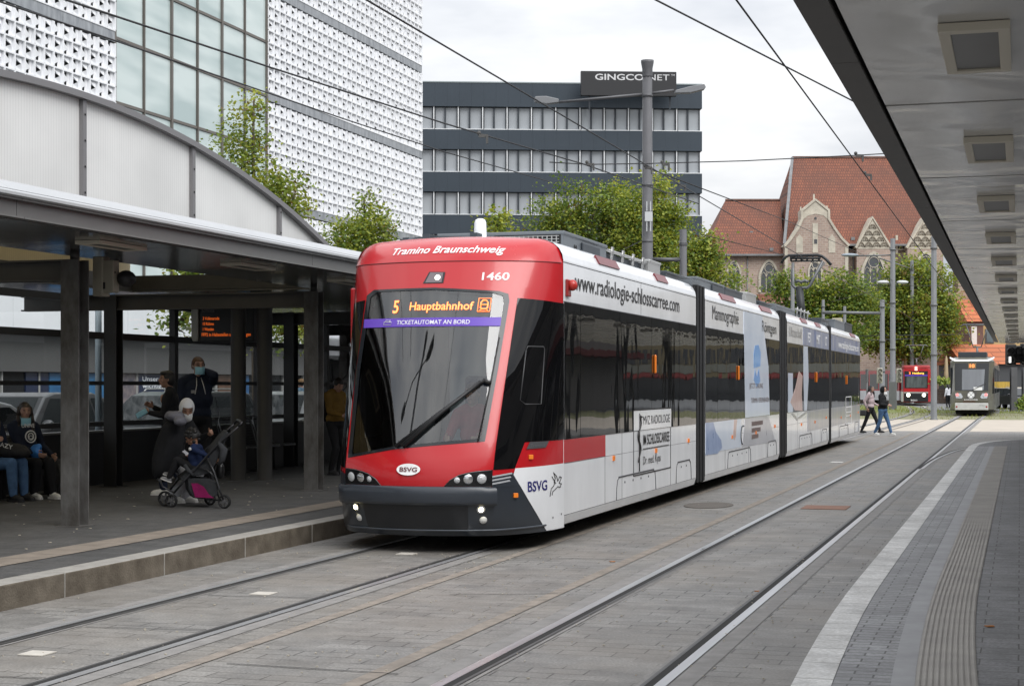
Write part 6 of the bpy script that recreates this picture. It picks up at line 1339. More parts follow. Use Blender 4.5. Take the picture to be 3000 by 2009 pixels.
# ================================================================ PEOPLE
def remesh(mb, name, m_, parent, vox, it=4, fac=0.5):
    o = mb.build(name, m_, parent); md = o.modifiers.new('r', 'REMESH'); md.mode = 'VOXEL'; md.voxel_size = vox; md.use_smooth_shade = True
    if it: s_ = o.modifiers.new('s', 'SMOOTH'); s_.factor = fac; s_.iterations = it
    bpy.context.view_layer.update(); dg = bpy.context.evaluated_depsgraph_get(); me = bpy.data.meshes.new_from_object(o.evaluated_get(dg))
    old = o.data; o.modifiers.clear(); o.data = me; me.name = name; bpy.data.meshes.remove(old)
    if not me.materials: me.materials.append(m_)
    for p in me.polygons: p.use_smooth = True
    return o
def cloth(name, c, v=0.18): return mat('cloth_' + name, c, 0.85, var=v, vscale=7, bump=0.35, bscale=22, spec=0.25)
SKIN = {'light': mat('skin_light', (0.46, 0.27, 0.20), 0.5, var=0.06, vscale=9), 'olive': mat('skin_olive', (0.36, 0.20, 0.135), 0.5, var=0.06, vscale=9), 'brown': mat('skin_brown', (0.28, 0.145, 0.09), 0.5, var=0.06, vscale=9)}
M_EYE = mat('eye_dark', (0.02, 0.015, 0.012), 0.3); M_LIP = mat('lip', (0.30, 0.10, 0.09), 0.5)
M_MASKB = mat('blue_face_mask', (0.30, 0.58, 0.70), 0.8, var=0.06, vscale=20); M_MASKW = mat('white_face_mask', (0.75, 0.75, 0.74), 0.8)
def limb(b, pts, rs):
    for i in range(len(pts) - 1): b.tube([pts[i], pts[i + 1]], [rs[i], rs[i + 1]], 12)
    for p, r in zip(pts, rs): b.ell(p, r, 12, 8)
def ik(a, c, l1, l2, hint):
    d = c - a; L_ = min(d.length, (l1 + l2) * 0.999); c = a + d.normalized() * L_; x = (l1 * l1 - l2 * l2 + L_ * L_) / (2 * L_); h = math.sqrt(max(0, l1 * l1 - x * x)); ax_ = d.normalized()
    hv = (hint - ax_ * hint.dot(ax_)); hv = hv.normalized() if hv.length > 1e-5 else ax_.orthogonal()
    return a + ax_ * x + hv * h, c
def hand(b, wr, dirv, palm_n, k, curl=0.5, side=1):
    """palm, four unequal bent fingers and a thumb from the side of the palm"""
    d = dirv.normalized(); n = (palm_n - d * palm_n.dot(d)).normalized(); w_ = d.cross(n) * side
    Mx = Matrix((w_, d, n)).transposed()
    pc_ = wr + d * 0.05 * k; b.ell(pc_, (0.040 * k, 0.052 * k, 0.017 * k), 12, 8, 0, Mx)
    for j, (off, ln) in enumerate(((-0.029, 0.070), (-0.010, 0.080), (0.010, 0.075), (0.028, 0.058))):
        p0 = wr + d * 0.088 * k + w_ * off * k; a = curl * 0.55; p1 = p0 + (d * math.cos(a) + n * math.sin(a)) * ln * 0.45 * k; a2 = curl * 1.5; p2 = p1 + (d * math.cos(a2) + n * math.sin(a2)) * ln * 0.35 * k; a3 = curl * 2.1; p3 = p2 + (d * math.cos(a3) + n * math.sin(a3)) * ln * 0.25 * k
        limb(b, [p0 - d * 0.02 * k, p0, p1, p2, p3], [0.0095 * k, 0.0095 * k, 0.009 * k, 0.0085 * k, 0.0075 * k])
    t0 = wr + d * 0.03 * k - w_ * 0.034 * k; t1 = t0 + (d * 0.7 - w_ * 0.7 + n * 0.25) * 0.036 * k; t2 = t1 + (d * 0.95 - w_ * 0.1 + n * 0.35 * curl) * 0.034 * k
    limb(b, [t0, t1, t2], [0.014 * k, 0.0115 * k, 0.009 * k])
def person(label, loc, yaw, H=1.75, pelvis=(0, 0, .93), neck=(0, 0, 1.46), head=(.035, 0, 1.615), hyaw=0, hpitch=0, hands=((.06, -.27, .82), (.06, .27, .82)), feet=((.0, -.10, 0), (.0, .10, 0)), toe=(0, 0), skin='light', top=None, legs=None, shoes=None, hair=None, hairstyle='short', mask=None, bulk=1.0, coat=0.0, hood=None, hood_up=False, hijab=None, headk=1.0, vox=0.0085, elbow=(-1, 0, -0.3), elbow2=None, knee=(1, 0, 0.25), curl=0.6, group=None, palm=None, loose=1.0, glasses=False, wide_hip=1.0, collar=None, strings=False):
    k = H / 1.75; f = Vector((math.cos(yaw), math.sin(yaw), 0)); s_ = Vector((math.sin(yaw), -math.cos(yaw), 0)); u = Vector((0, 0, 1)); B = Vector(loc)
    W = lambda p: B + (f * p[0] + s_ * p[1] + u * p[2]) * k
    D = lambda p: f * p[0] + s_ * p[1] + u * p[2]
    t = thing('person', label, 'person', B, group)
    Pv, Nk, Hd = W(pelvis), W(neck), W(head); up = (Nk - Pv).normalized(); fw = (f - up * f.dot(up)).normalized(); Mt = Matrix((fw, s_, up)).transposed()
    sh_w = 0.175 * (0.5 + 0.5 * bulk); SHL, SHR = Nk - s_ * sh_w * k - up * 0.055 * k, Nk + s_ * sh_w * k - up * 0.055 * k
    HPL, HPR = Pv - s_ * 0.095 * k - u * 0.03 * k, Pv + s_ * 0.095 * k - u * 0.03 * k
    joints = []
    for (sh_, hp, sd, eh) in ((SHL, hands[0], -1, elbow), (SHR, hands[1], 1, elbow2 or elbow)):
        el, wr = ik(sh_, W(hp), 0.295 * k, 0.255 * k, D(eh) + s_ * 0.35 * sd); joints.append((sh_, el, wr))
    lg = []
    for i, (hp, ft, sd) in enumerate(((HPL, feet[0], -1), (HPR, feet[1], 1))):
        an = W((ft[0], ft[1], ft[2] + 0.085)); kn, an = ik(hp, an, 0.43 * k, 0.415 * k, D(knee)); lg.append((hp, kn, an))
    hf = Matrix.Rotation(hyaw, 3, 'Z') @ f; hs_ = Vector((hf.y, -hf.x, 0)); hf2 = (hf * math.cos(hpitch) + u * math.sin(hpitch)); hu = hs_.cross(hf2).normalized(); hu = hu if hu.z > -0.2 else -hu
    Mh = Matrix((hf2, hs_, hu)).transposed(); hk = k * headk
    HP = lambda a, b_, c_: Hd + (hf2 * a + hs_ * b_ + hu * c_) * hk
    # ---- skin: one continuous surface
    b = MB(); b.ell(HP(0, 0, 0.022), (0.096 * hk, 0.076 * hk, 0.098 * hk), 16, 12, 0, Mh); b.ell(HP(0.022, 0, -0.048), (0.066 * hk, 0.056 * hk, 0.068 * hk), 14, 10, 0, Mh)
    b.ell(HP(0.060, 0, -0.092), (0.026 * hk, 0.030 * hk, 0.022 * hk), 10, 8, 0, Mh)
    b.tube([HP(0.090, 0, 0.022), HP(0.113, 0, -0.022), HP(0.092, 0, -0.032)], [0.009 * hk, 0.017 * hk, 0.012 * hk], 8); b.ell(HP(0.085, 0, -0.055), (0.017 * hk, 0.027 * hk, 0.016 * hk), 10, 6, 0, Mh); b.ell(HP(0.078, 0, 0.035), (0.02 * hk, 0.058 * hk, 0.012 * hk), 10, 6, 0, Mh)
    for sd in (-1, 1): b.ell(HP(-0.005, sd * 0.078, 0.0), (0.022 * hk, 0.010 * hk, 0.033 * hk), 10, 8, 0, Mh); b.ell(HP(0.060, sd * 0.045, -0.02), (0.025 * hk, 0.02 * hk, 0.022 * hk), 8, 6, 0, Mh)
    limb(b, [Nk - up * 0.05 * k, Nk, HP(-0.015, 0, -0.06)], [0.062 * k, 0.055 * k, 0.052 * k])
    limb(b, [Pv, Pv.lerp(Nk, 0.45), Nk - up * 0.12 * k], [0.10 * k, 0.085 * k, 0.09 * k]); limb(b, [SHL, SHR], [0.045 * k, 0.045 * k])
    for i, (sh_, el, wr) in enumerate(joints):
        limb(b, [sh_, el, wr], [0.038 * k, 0.033 * k, 0.024 * k]); pn = D(palm[i]) if palm else (s_ * (1 if i == 0 else -1) + f * 0.3)
        hand(b, wr, (wr - el), pn, k, curl, 1 if i == 0 else -1)
    for (hp, kn, an) in lg: limb(b, [hp, kn, an], [0.07 * k, 0.045 * k, 0.034 * k]); b.ell(an + f * 0.06 * k - u * 0.04 * k, (0.09 * k, 0.035 * k, 0.03 * k), 10, 6, 0, Matrix((f, s_, u)).transposed())
    remesh(b, 'body', SKIN[skin], t, vox * max(0.75, k), 3)
    for sd in (-1, 1): b = MB(); b.ell(HP(0.084, sd * 0.031, 0.018), (0.010 * hk, 0.014 * hk, 0.0075 * hk), 8, 6, 0, Mh); b.tube([HP(0.090, sd * 0.016, 0.040), HP(0.088, sd * 0.034, 0.046), HP(0.078, sd * 0.05, 0.040)], 0.0045 * hk, 5); b.build('eye', M_EYE, t)
    if not mask: b = MB(); b.ell(HP(0.094, 0, -0.056), (0.012 * hk, 0.024 * hk, 0.008 * hk), 10, 6, 0, Mh); b.build('mouth', M_LIP, t)
    if glasses:
        b = MB()
        for sd in (-1, 1): b.tube([HP(0.104, sd * 0.034 + 0.026 * math.cos(a), 0.014 + 0.02 * math.sin(a)) for a in [2 * math.pi * q / 12 for q in range(13)]], 0.0025, 4); b.tube([HP(0.10, sd * 0.06, 0.016), HP(0.0, sd * 0.082, 0.02)], 0.0025, 4)
        b.build('glasses', M_EYE, t)
    # ---- trousers
    if legs:
        b = MB(); lo = loose
        b.ell(Pv - u * 0.01 * k, (0.125 * k * bulk, 0.165 * k * wide_hip, 0.12 * k), 14, 10, 0, Matrix((f, s_, u)).transposed())
        for (hp, kn, an) in lg: mid = hp.lerp(kn, 0.4); limb(b, [hp, mid, kn, kn.lerp(an, 0.4), an + u * 0.02 * k], [0.098 * k * wide_hip, 0.090 * k, 0.066 * k * lo, 0.064 * k * lo, 0.050 * k * lo])
        remesh(b, 'trousers', legs, t, 0.013 * max(.8, k), 4)
    # ---- shoes
    if shoes:
        for i, (hp, kn, an) in enumerate(lg):
            fd = Matrix.Rotation(toe[i] if i < len(toe) else 0, 3, 'Z') @ f
            sh2 = (an - kn).normalized(); pitch = 0.0
            if an.z - B.z > 0.13 * k: fd = (fd + u * (0.35 if an.z - B.z > .2 else -0.35)).normalized()
            sx = Vector((fd.y, -fd.x, 0)).normalized(); uu = sx.cross(fd).normalized(); uu = uu if uu.z > 0 else -uu; Ms = Matrix((fd, sx, uu)).transposed(); g0 = an - uu * 0.085 * k
            b = MB(); b.ell(g0 + fd * 0.05 * k + uu * 0.045 * k, (0.125 * k, 0.043 * k, 0.042 * k), 14, 8, 0, Ms); b.ell(g0 + uu * 0.07 * k, (0.06 * k, 0.040 * k, 0.06 * k), 12, 8, 0, Ms); b.ell(g0 + fd * 0.13 * k + uu * 0.035 * k, (0.05 * k, 0.042 * k, 0.030 * k), 12, 8, 0, Ms)
            pr_ = [(-0.075, -0.03), (-0.055, -0.04), (0.05, -0.04), (0.12, -0.046), (0.17, -0.03), (0.182, 0), (0.17, 0.03), (0.12, 0.046), (0.05, 0.04), (-0.055, 0.04), (-0.075, 0.03)]
            so_ = remesh(b, 'shoe', shoes[0], t, 0.008, 2)
            b = MB(); V = [g0 + (fd * p[0] + sx * p[1]) * k + uu * h for h in (0.004, 0.026 * k) for p in pr_]; n = len(pr_); b.add(V, [tuple(range(n)), tuple(range(n, 2 * n))] + [(j, (j + 1) % n, (j + 1) % n + n, j + n) for j in range(n)], 0); b.build('sole', shoes[1], so_)
    # ---- top
    if top:
        b = MB(); bf = bulk
        b.ell(Pv + up * 0.06 * k, (0.125 * k * bf, 0.165 * k * (0.6 + .4 * bf) * wide_hip, 0.13 * k), 14, 10, 0, Mt); b.ell(Pv.lerp(Nk, 0.45) + fw * 0.02 * k * (bf - 1) * 4, (0.12 * k * bf, 0.155 * k * bf, 0.17 * k), 14, 10, 0, Mt); b.ell(Pv.lerp(Nk, 0.72), (0.118 * k * (0.5 + .5 * bf), 0.172 * k * (0.5 + .5 * bf), 0.15 * k), 14, 10, 0, Mt)
        limb(b, [SHL, SHL.lerp(Nk, 0.55) + up * 0.022 * k, SHR.lerp(Nk, 0.55) + up * 0.022 * k, SHR], [0.060 * k, 0.062 * k, 0.062 * k, 0.060 * k])
        if coat: # hem that hangs below the hips
            for q in range(9): a = coat * q / 8; b.ell(Pv - u * a * k - f * 0.02 * a, ((0.13 + 0.12 * a) * k * bf, (0.165 + 0.12 * a) * k, 0.10 * k), 14, 8, 0, Matrix((f, s_, u)).transposed())
        for i, (sh_, el, wr) in enumerate(joints):
            sl = el.lerp(wr, 0.92); limb(b, [sh_, sh_.lerp(el, 0.5), el, el.lerp(sl, 0.5), sl], [0.064 * k, 0.060 * k, 0.052 * k, 0.048 * k, 0.038 * k])
        if hood and not hood_up: limb(b, [Nk - s_ * 0.085 * k + fw * 0.03 * k, Nk - fw * 0.085 * k - s_ * 0.05 * k, Nk - fw * 0.11 * k - up * 0.04 * k, Nk - fw * 0.085 * k + s_ * 0.05 * k, Nk + s_ * 0.085 * k + fw * 0.03 * k], [0.030 * k, 0.042 * k, 0.060 * k, 0.042 * k, 0.030 * k]) if hood == top else None
        remesh(b, 'jacket', top, t, 0.014 * max(.8, k), 4)
        if hood and hood != top: b = MB(); limb(b, [Nk - s_ * 0.10 * k + fw * 0.05 * k, Nk - fw * 0.08 * k - s_ * 0.08 * k, Nk - fw * 0.14 * k - up * 0.03 * k, Nk - fw * 0.08 * k + s_ * 0.08 * k, Nk + s_ * 0.10 * k + fw * 0.05 * k], [0.035 * k, 0.055 * k, 0.075 * k, 0.055 * k, 0.035 * k]); remesh(b, 'hood', hood, t, 0.013, 4)
    if hood_up:
        b = MB()
        def hd(a, c_): # a: azimuth from face, c: polar
            return HP(-0.012 + 0.125 * math.sin(c_) * math.cos(a), 0.108 * math.sin(c_) * math.sin(a), 0.0 + 0.142 * math.cos(c_))
        az_ = [0.85 + (2 * math.pi - 1.7) * q / 16 for q in range(17)]; b.grid(hd, az_, [0.02 + 2.3 * q / 10 for q in range(11)], 0); b.tube([hd(az_[0], 2.4), hd(0.85, 1.5), hd(0.75, 0.9), hd(0.4, 0.62), hd(0, 0.55), hd(-0.4, 0.62), hd(-0.75, 0.9), hd(-0.85, 1.5), hd(-0.85, 2.4)], 0.016, 6); b.grid(hd, [-0.85 + 1.7 * q / 6 for q in range(7)], [0.02, 0.3, 0.56], 0)
        b.build('hood', top, t)
    if strings:
        b = MB()
        for sd in (-1, 1): b.tube([Nk + fw * 0.075 * k + s_ * 0.03 * sd * k, Nk + fw * 0.125 * k * bulk + s_ * 0.045 * sd * k - up * 0.10 * k, Nk + fw * 0.14 * k * bulk + s_ * 0.07 * sd * k - up * 0.22 * k], 0.005, 5)
        b.build('drawstring', M_MASKW, t)
    # ---- hair, hijab, mask
    def cap(mb, rr_, front=1.15, low=2.05, dz=0.012, dx=-0.010):
        def hp_(a, c_): return HP(dx + rr_[0] * math.sin(c_) * math.cos(a), rr_[1] * math.sin(c_) * math.sin(a), dz + rr_[2] * math.cos(c_))
        azs = [2 * math.pi * q / 24 for q in range(25)]
        mb.grid(lambda a, v: hp_(a, 0.02 + v * ((front if abs(((a + math.pi) % (2 * math.pi)) - math.pi) < 0.95 else (low if abs(((a + math.pi) % (2 * math.pi)) - math.pi) > 1.45 else (front + low) / 2)) - 0.02)), azs, [q / 8 for q in range(9)], 0)
    if hair and not hood_up:
        b = MB(); cap(b, (0.108, 0.088, 0.112)); b.ell(HP(-0.02, 0, 0.035), (0.094 * hk, 0.083 * hk, 0.094 * hk), 14, 10, 0, Mh)
        if hairstyle == 'bob': b.ell(HP(-0.045, 0, 0.0), (0.075 * hk, 0.095 * hk, 0.105 * hk), 14, 10, 0, Mh); b.ell(HP(0.03, 0, 0.085), (0.07 * hk, 0.075 * hk, 0.035 * hk), 12, 8, 0, Mh)
        if hairstyle == 'long':
            for sd in (-1, 1): limb(b, [HP(-0.01, sd * 0.075, 0.04), HP(0.01, sd * 0.088, -0.06), HP(0.035, sd * 0.10, -0.18), HP(0.05, sd * 0.095, -0.30)], [0.03 * hk, 0.032 * hk, 0.036 * hk, 0.024 * hk])
            limb(b, [HP(-0.06, 0, 0.0), HP(-0.075, 0, -0.12), HP(-0.08, 0, -0.25)], [0.075 * hk, 0.08 * hk, 0.06 * hk])
        if hairstyle == 'bun': b.ell(HP(-0.125, 0, 0.03), 0.035 * hk, 10, 8); 
        if hairstyle == 'curly':
            rq = random.Random(4)
            for q in range(46):
                v = Vector((rq.gauss(-0.25, 1), rq.gauss(0, 1), rq.gauss(0.5, 0.9))).normalized()
                if v.x > 0.55 and v.z < 0.35: continue
                b.ell(HP(-0.012 + v.x * 0.102, v.y * 0.088, 0.02 + v.z * 0.105), 0.028 * hk, 8, 6)
        b.build('hair', hair, t)
    if hijab:
        b = MB()
        def hj(a, c_): return HP(-0.012 + 0.116 * math.sin(c_) * math.cos(a), 0.098 * math.sin(c_) * math.sin(a), 0.01 + 0.132 * math.cos(c_))
        az_ = [0.75 + (2 * math.pi - 1.5) * q / 18 for q in range(19)]; b.grid(hj, az_, [0.02 + 2.75 * q / 12 for q in range(13)], 0); b.grid(hj, [-0.75 + 1.5 * q / 8 for q in range(9)], [0.02, 0.4, 0.8, 1.15], 0)
        limb(b, [HP(-0.02, 0, -0.09), Nk, Nk - up * 0.03 * k], [0.075 * k, 0.085 * k, 0.095 * k]); b.ell(HP(0.03, 0, -0.125), (0.07 * hk, 0.062 * hk, 0.03 * hk), 12, 8, 0, Mh); b.build('headscarf', hijab, t)
    if mask:
        m_, dz = mask; b = MB(); lo_, hi_ = -0.115 + dz, -0.012 + dz
        b.grid(lambda a, z: HP(0.020 + 0.098 * math.cos(a) + 0.012 * math.sin((z - lo_) / (hi_ - lo_) * math.pi), 0.074 * math.sin(a), z), [-1.15 + 2.3 * q / 12 for q in range(13)], [lo_ + (hi_ - lo_) * q / 8 for q in range(9)], 0)
        for sd in (-1, 1): b.tube([HP(0.055, sd * 0.07, hi_ - 0.01), HP(0.0, sd * 0.085, 0.005)], 0.0025, 4)
        b.build('face_mask', m_, t)
    return t, dict(P=Pv, N=Nk, H=Hd, f=f, s=s_, up=up, fw=fw, k=k, HP=HP, joints=joints, legs=lg)
C_navy = cloth('navy', (0.014, 0.019, 0.036)); C_black = cloth('black', (0.014, 0.014, 0.016)); C_jeans = cloth('jeans', (0.075, 0.145, 0.27), 0.3); C_dk = cloth('dark_blue', (0.02, 0.027, 0.05)); C_white = cloth('white', (0.66, 0.66, 0.70), 0.08); C_grey = cloth('grey', (0.19, 0.19, 0.22)); C_pink = mat('cloth_pale_pink_puffer', (0.42, 0.33, 0.34), 0.7, var=0.08, vscale=6); C_must = cloth('mustard', (0.20, 0.115, 0.025)); C_blue = cloth('steel_blue', (0.12, 0.20, 0.28)); C_nblue = cloth('navy_child', (0.012, 0.022, 0.065)); C_coat = cloth('charcoal_coat', (0.018, 0.0185, 0.021))
SHW = (mat('white_trainer', (0.70, 0.69, 0.66), 0.6), mat('white_sole', (0.72, 0.71, 0.69), 0.6)); SHK = (mat('black_trainer', (0.02, 0.02, 0.022), 0.6), mat('dark_sole', (0.035, 0.035, 0.038), 0.7)); SHG = (mat('grey_trainer', (0.22, 0.22, 0.23), 0.7), SHW[1])
H_dark = mat('hair_dark_brown', (0.020, 0.012, 0.009), 0.5, var=0.3, vscale=30, stretch=(1, 1, 0.2)); H_black = mat('hair_black', (0.010, 0.009, 0.009), 0.5, var=0.3, vscale=30); H_brown = mat('hair_brown', (0.085, 0.045, 0.025), 0.55, var=0.3, vscale=30); H_blond = mat('hair_fair', (0.20, 0.115, 0.05), 0.6, var=0.3, vscale=30)
fl = lambda x, y, z=0.19: tuple(atZ(x, y, z)[:2]) + (z,)
# seated girl
A_, i_ = person('seated girl with long dark hair, navy hooded top with white print and white trainers', (fl(100, 1141)[0] - 0.40, fl(100, 1141)[1] + 0.17, 0.19), R(-24), 1.66, pelvis=(0.02, 0, .50), neck=(-0.02, 0, 1.03), head=(0.02, 0, 1.185), hyaw=R(-18), hpitch=-0.05, hands=((.22, -.30, .58), (.30, .02, .62)), feet=((.50, -.12, 0), (.36, .08, 0)), skin='light', top=C_navy, hood=C_navy, legs=C_black, shoes=SHW, hair=H_dark, hairstyle='long', mask=(M_MASKB, -0.075), bulk=1.12, loose=1.15, elbow=(-0.6, 0, -0.6))
b = MB(); ch = lambda x, y: i_['P'].lerp(i_['N'], 0.66) + i_['fw'] * (0.165 - 1.3 * x * x) - i_['s'] * x + i_['up'] * y
put_text(b, 'UNIVE', ch, -0.12, 0.06, 0.10, 0.05, 0, 0.02)
b.tube([ch(0.075 * math.cos(a), -0.02 + 0.075 * math.sin(a)) for a in [2 * math.pi * q / 20 for q in range(21)]], 0.009, 5); b.tube([ch(0.04 * math.cos(a), -0.02 + 0.045 * math.sin(a)) for a in [2 * math.pi * q / 14 for q in range(15)]], 0.007, 5); b.tube([ch(-0.03, -0.01), ch(0.03, -0.01), ch(0.02, -0.04), ch(0, -0.055), ch(-0.02, -0.04), ch(-0.03, -0.01)], 0.005, 4)
b.build('print', M_MASKW, A_)
bn_ = thing('bench', 'low black bench under the person in blue jeans', 'bench', (fl(44, 1146)[0] - 0.5, fl(44, 1146)[1], 0.19))
q = Vector((fl(44, 1146)[0] - 0.47, fl(44, 1146)[1] + 0.1, 0.19)); b = MB(); b.box(q.x - 0.2, q.x + 0.2, q.y - 1.2, q.y + 0.35, 0.57, 0.61); b.build('seat', MATS['black_steel'], bn_, bevel=0.01)
for dy in (-1.0, 0.2): b = MB(); b.box(q.x - 0.05, q.x + 0.05, q.y + dy - 0.05, q.y + dy + 0.05, 0.19, 0.57); b.build('leg', MATS['black_steel'], bn_)
# person in jeans, cut by the frame
J_, j_ = person('seated person in blue jeans and black trainers, cut off by the left edge', (fl(44, 1146)[0] - 0.45, fl(44, 1146)[1] + 0.08, 0.19), R(-10), 1.70, pelvis=(0.0, 0, .50), neck=(-0.06, 0, 1.03), head=(-0.03, 0, 1.19), hands=((.22, -.20, .66), (.20, .22, .78)), feet=((.44, -.12, 0), (.46, .10, 0)), skin='light', top=C_dk, legs=C_jeans, shoes=SHK, hair=H_brown, hairstyle='long', loose=1.1, elbow=(-0.6, 0, -0.5))
c_ = (j_['legs'][0][0] + j_['legs'][1][1]) / 2 + Vector((0.10, 0.03, 0.16))
bg_ = thing('bag', 'black drawstring bag with white lettering lying on the lap of the person in jeans', 'bag', c_)
b = MB(); b.ell(c_, (0.22, 0.16, 0.10), 14, 10); b.ell(c_ + Vector((0.12, -0.02, -0.02)), (0.14, 0.12, 0.07), 12, 8); remesh(b, 'sack', mat('bag_black', (0.015, 0.015, 0.016), 0.8, bump=0.4, bscale=12), bg_, 0.012, 3)
b = MB(); put_text(b, 'LAZY', lambda x, y: c_ + Vector((x + y * 0.1, -0.172 + x * 0.12 + abs(x) * 0.06, 0.05 + y * 0.8 - x * 0.25)), -0.10, 0.10, 0.0, 0.07, 0, 0.03); b.build('lettering', M_MASKW, bg_)
b = MB(); b.tube([c_ + Vector(p) for p in ((-0.2, -0.1, 0.05), (-0.22, -0.17, -0.08), (-0.12, -0.2, -0.16), (0.0, -0.2, -0.13), (0.1, -0.2, -0.11))], 0.007, 5); b.build('cord', M_MASKW, bg_)
p = i_['P'] + i_['f'] * 0.25 + Vector((0, 0, 0.13)); b = MB(); b.ell(p, (0.09, 0.06, 0.10), 10, 8); b.ell(p + Vector((0.04, 0, 0.06)), (0.05, 0.04, 0.05), 8, 6); o = remesh(b, 'crisp_packet', mat('blue_foil', (0.05, 0.22, 0.60), 0.3, 0.3, bump=0.5, bscale=18), None, 0.010, 2); tag(o, 'crumpled bright blue foil packet on the lap of the seated girl', 'packet')
p = Vector(fl(128, 1136)); b = MB(); b.ell(p + Vector((0, 0, 0.25)), (0.17, 0.13, 0.26), 14, 10); b.ell(p + Vector((0.07, -0.07, 0.17)), (0.12, 0.08, 0.16), 12, 8); b.ell(p + Vector((0, 0, 0.08)), (0.17, 0.12, 0.08), 12, 8); bp_ = thing('backpack', 'dark grey backpack standing on the ground right of the seated girl', 'backpack', p); remesh(b, 'pack', mat('backpack_grey', (0.022, 0.022, 0.023), 0.8, var=0.2, vscale=6, bump=0.3, bscale=14), bp_, 0.012, 3); b = MB(); b.tube([p + Vector(q) for q in ((0.10, -0.10, 0.44), (0.16, -0.14, 0.25), (0.12, -0.16, 0.08))], 0.012, 6); b.tube([p + Vector(q) for q in ((-.03, 0, .50), (0, 0, .55), (0.04, 0, .50))], 0.010, 6); b.build('strap', SHK[1], bp_)
# woman with the mask in her hand
B_, k_ = person('woman with short black hair and black jacket holding a blue mask', fl(392, 1131), R(205), 1.68, head=(.06, 0, 1.60), neck=(.02, 0, 1.45), hyaw=R(12), hands=((.30, -.02, 1.14), (.26, .12, 1.22)), feet=((.10, -.08, 0), (-.18, .10, 0.03)), skin='olive', top=C_black, legs=C_dk, shoes=SHW, hair=H_black, hairstyle='bob', bulk=1.1, coat=0.22, elbow=(-0.3, 0, -1), loose=1.1)
q = k_['joints'][0][2]; b = MB(); b.cbox(q + Vector((-0.09, -0.04, -0.01)), (0.17, 0.03, 0.075), 0, 0, Matrix.Rotation(R(-28), 4, 'Y')); o = whole(b, 'face_mask', M_MASKB, 'light blue paper mask held in the hand of the woman in black', 'face mask', origin=q); o.modifiers.new('bv', 'BEVEL').width = 0.01
b = MB(); n_ = k_['N']; b.ell(n_ + k_['fw'] * 0.095 - Vector((0, 0, 0.11)), (0.03, 0.035, 0.06), 12, 8); b.build('neckline', SKIN['olive'], B_)
# man in the hoodie
pc_ = atD(452, PHY, 24.3)
M_, m_i = person('tall man in a dark hooded top with blue mask and glasses, hand at his ear', (pc_.x, pc_.y, 0.19), R(-52), 1.88, hyaw=R(8), hands=((.05, -.085, 1.56), (.12, .26, .84)), skin='light', top=C_navy, hood=C_navy, legs=C_black, shoes=SHK, hair=H_brown, hairstyle='bun', mask=(M_MASKB, 0), bulk=1.32, glasses=True, strings=True, elbow=(1, -0.2, -0.5), elbow2=(-1, 0, -0.3), loose=1.2)
b = MB(); q = m_i['N'] + m_i['fw'] * 0.172 - m_i['up'] * 0.20 + m_i['s'] * 0.10; b.cbox(q, (0.03, 0.05, 0.045), 0, R(-52)); b.build('chest_badge', mat('badge_cloth', (0.30, 0.30, 0.31), 0.8), M_)
# bending woman with the white headscarf
D_, d_i = person('woman in white headscarf and black coat bending over the pushchair', fl(413, 1149), R(-12), 1.70, pelvis=(-.16, 0, .66), neck=(-.03, 0, 1.09), head=(.10, 0, 1.20), hpitch=-0.5, hyaw=R(-42), hands=((.36, -.12, .88), (.14, .10, .60)), feet=((.02, -.09, 0), (-.04, .09, 0)), skin='olive', top=C_coat, hood=C_grey, legs=C_white, shoes=SHW, hijab=mat('white_headscarf', (0.74, 0.74, 0.75), 0.8, bump=0.2, bscale=12), mask=(M_MASKW, 0), bulk=1.22, elbow=(-0.5, 0, -0.6), knee=(1, 0, 0.2), loose=1.45, wide_hip=1.1, curl=0.8)
b = MB(); q = d_i['P'] + d_i['f'] * 0.20 + d_i['s'] * 0.10 - Vector((0, 0, 0.15)); b.add([q + d_i['f'] * a + Vector((0, 0, c2)) + d_i['s'] * 0.03 for a, c2 in ((-0.06, 0.12), (0.12, 0.08), (0.05, -0.18), (-0.10, -0.05))], [(0, 1, 2, 3)]); b.build('shirt_tail', brick_mat('check_shirt', (0.20, 0.20, 0.22), (0.42, 0.42, 0.44), (0.05, 0.05, 0.06), 0.05, 0.05, 0.008, plane='XZ', offset=0.0), D_)
b = MB()
ctr = ((962, 400, .085), (972, 397, .125), (990, 393, .145), (1008, 389, .16), (1028, 385, .168), (1048, 381, .165), (1066, 377, .145), (1082, 374, .115), (1094, 372, .07), (1099, 371, .03))
def coat_pt(a, i):
    y, x, r = ctr[i]; fold = 1 + (0.05 * math.sin(a * 5 + i * 0.35) + 0.03 * math.sin(a * 9)) * min(1.0, i / 4); q = atD(x, y, 20.75)
    return q + Vector((math.cos(a) * r * fold, math.sin(a) * 0.165 * fold * min(1, r / 0.12), 0.02 * math.sin(a * 4 + 1) * (i / 9)))
b.grid(coat_pt, [2 * math.pi * k / 40 for k in range(41)], list(range(len(ctr))), 0); b.build('coat', C_coat, D_)
b = MB(); b.ell(atD(401, 951, 20.62), (0.115, 0.13, 0.065), 14, 10, 0); b.ell(atD(412, 962, 20.5), (0.08, 0.10, 0.06), 12, 8, 0); remesh(b, 'hood_collar', C_grey, D_, 0.012, 4)
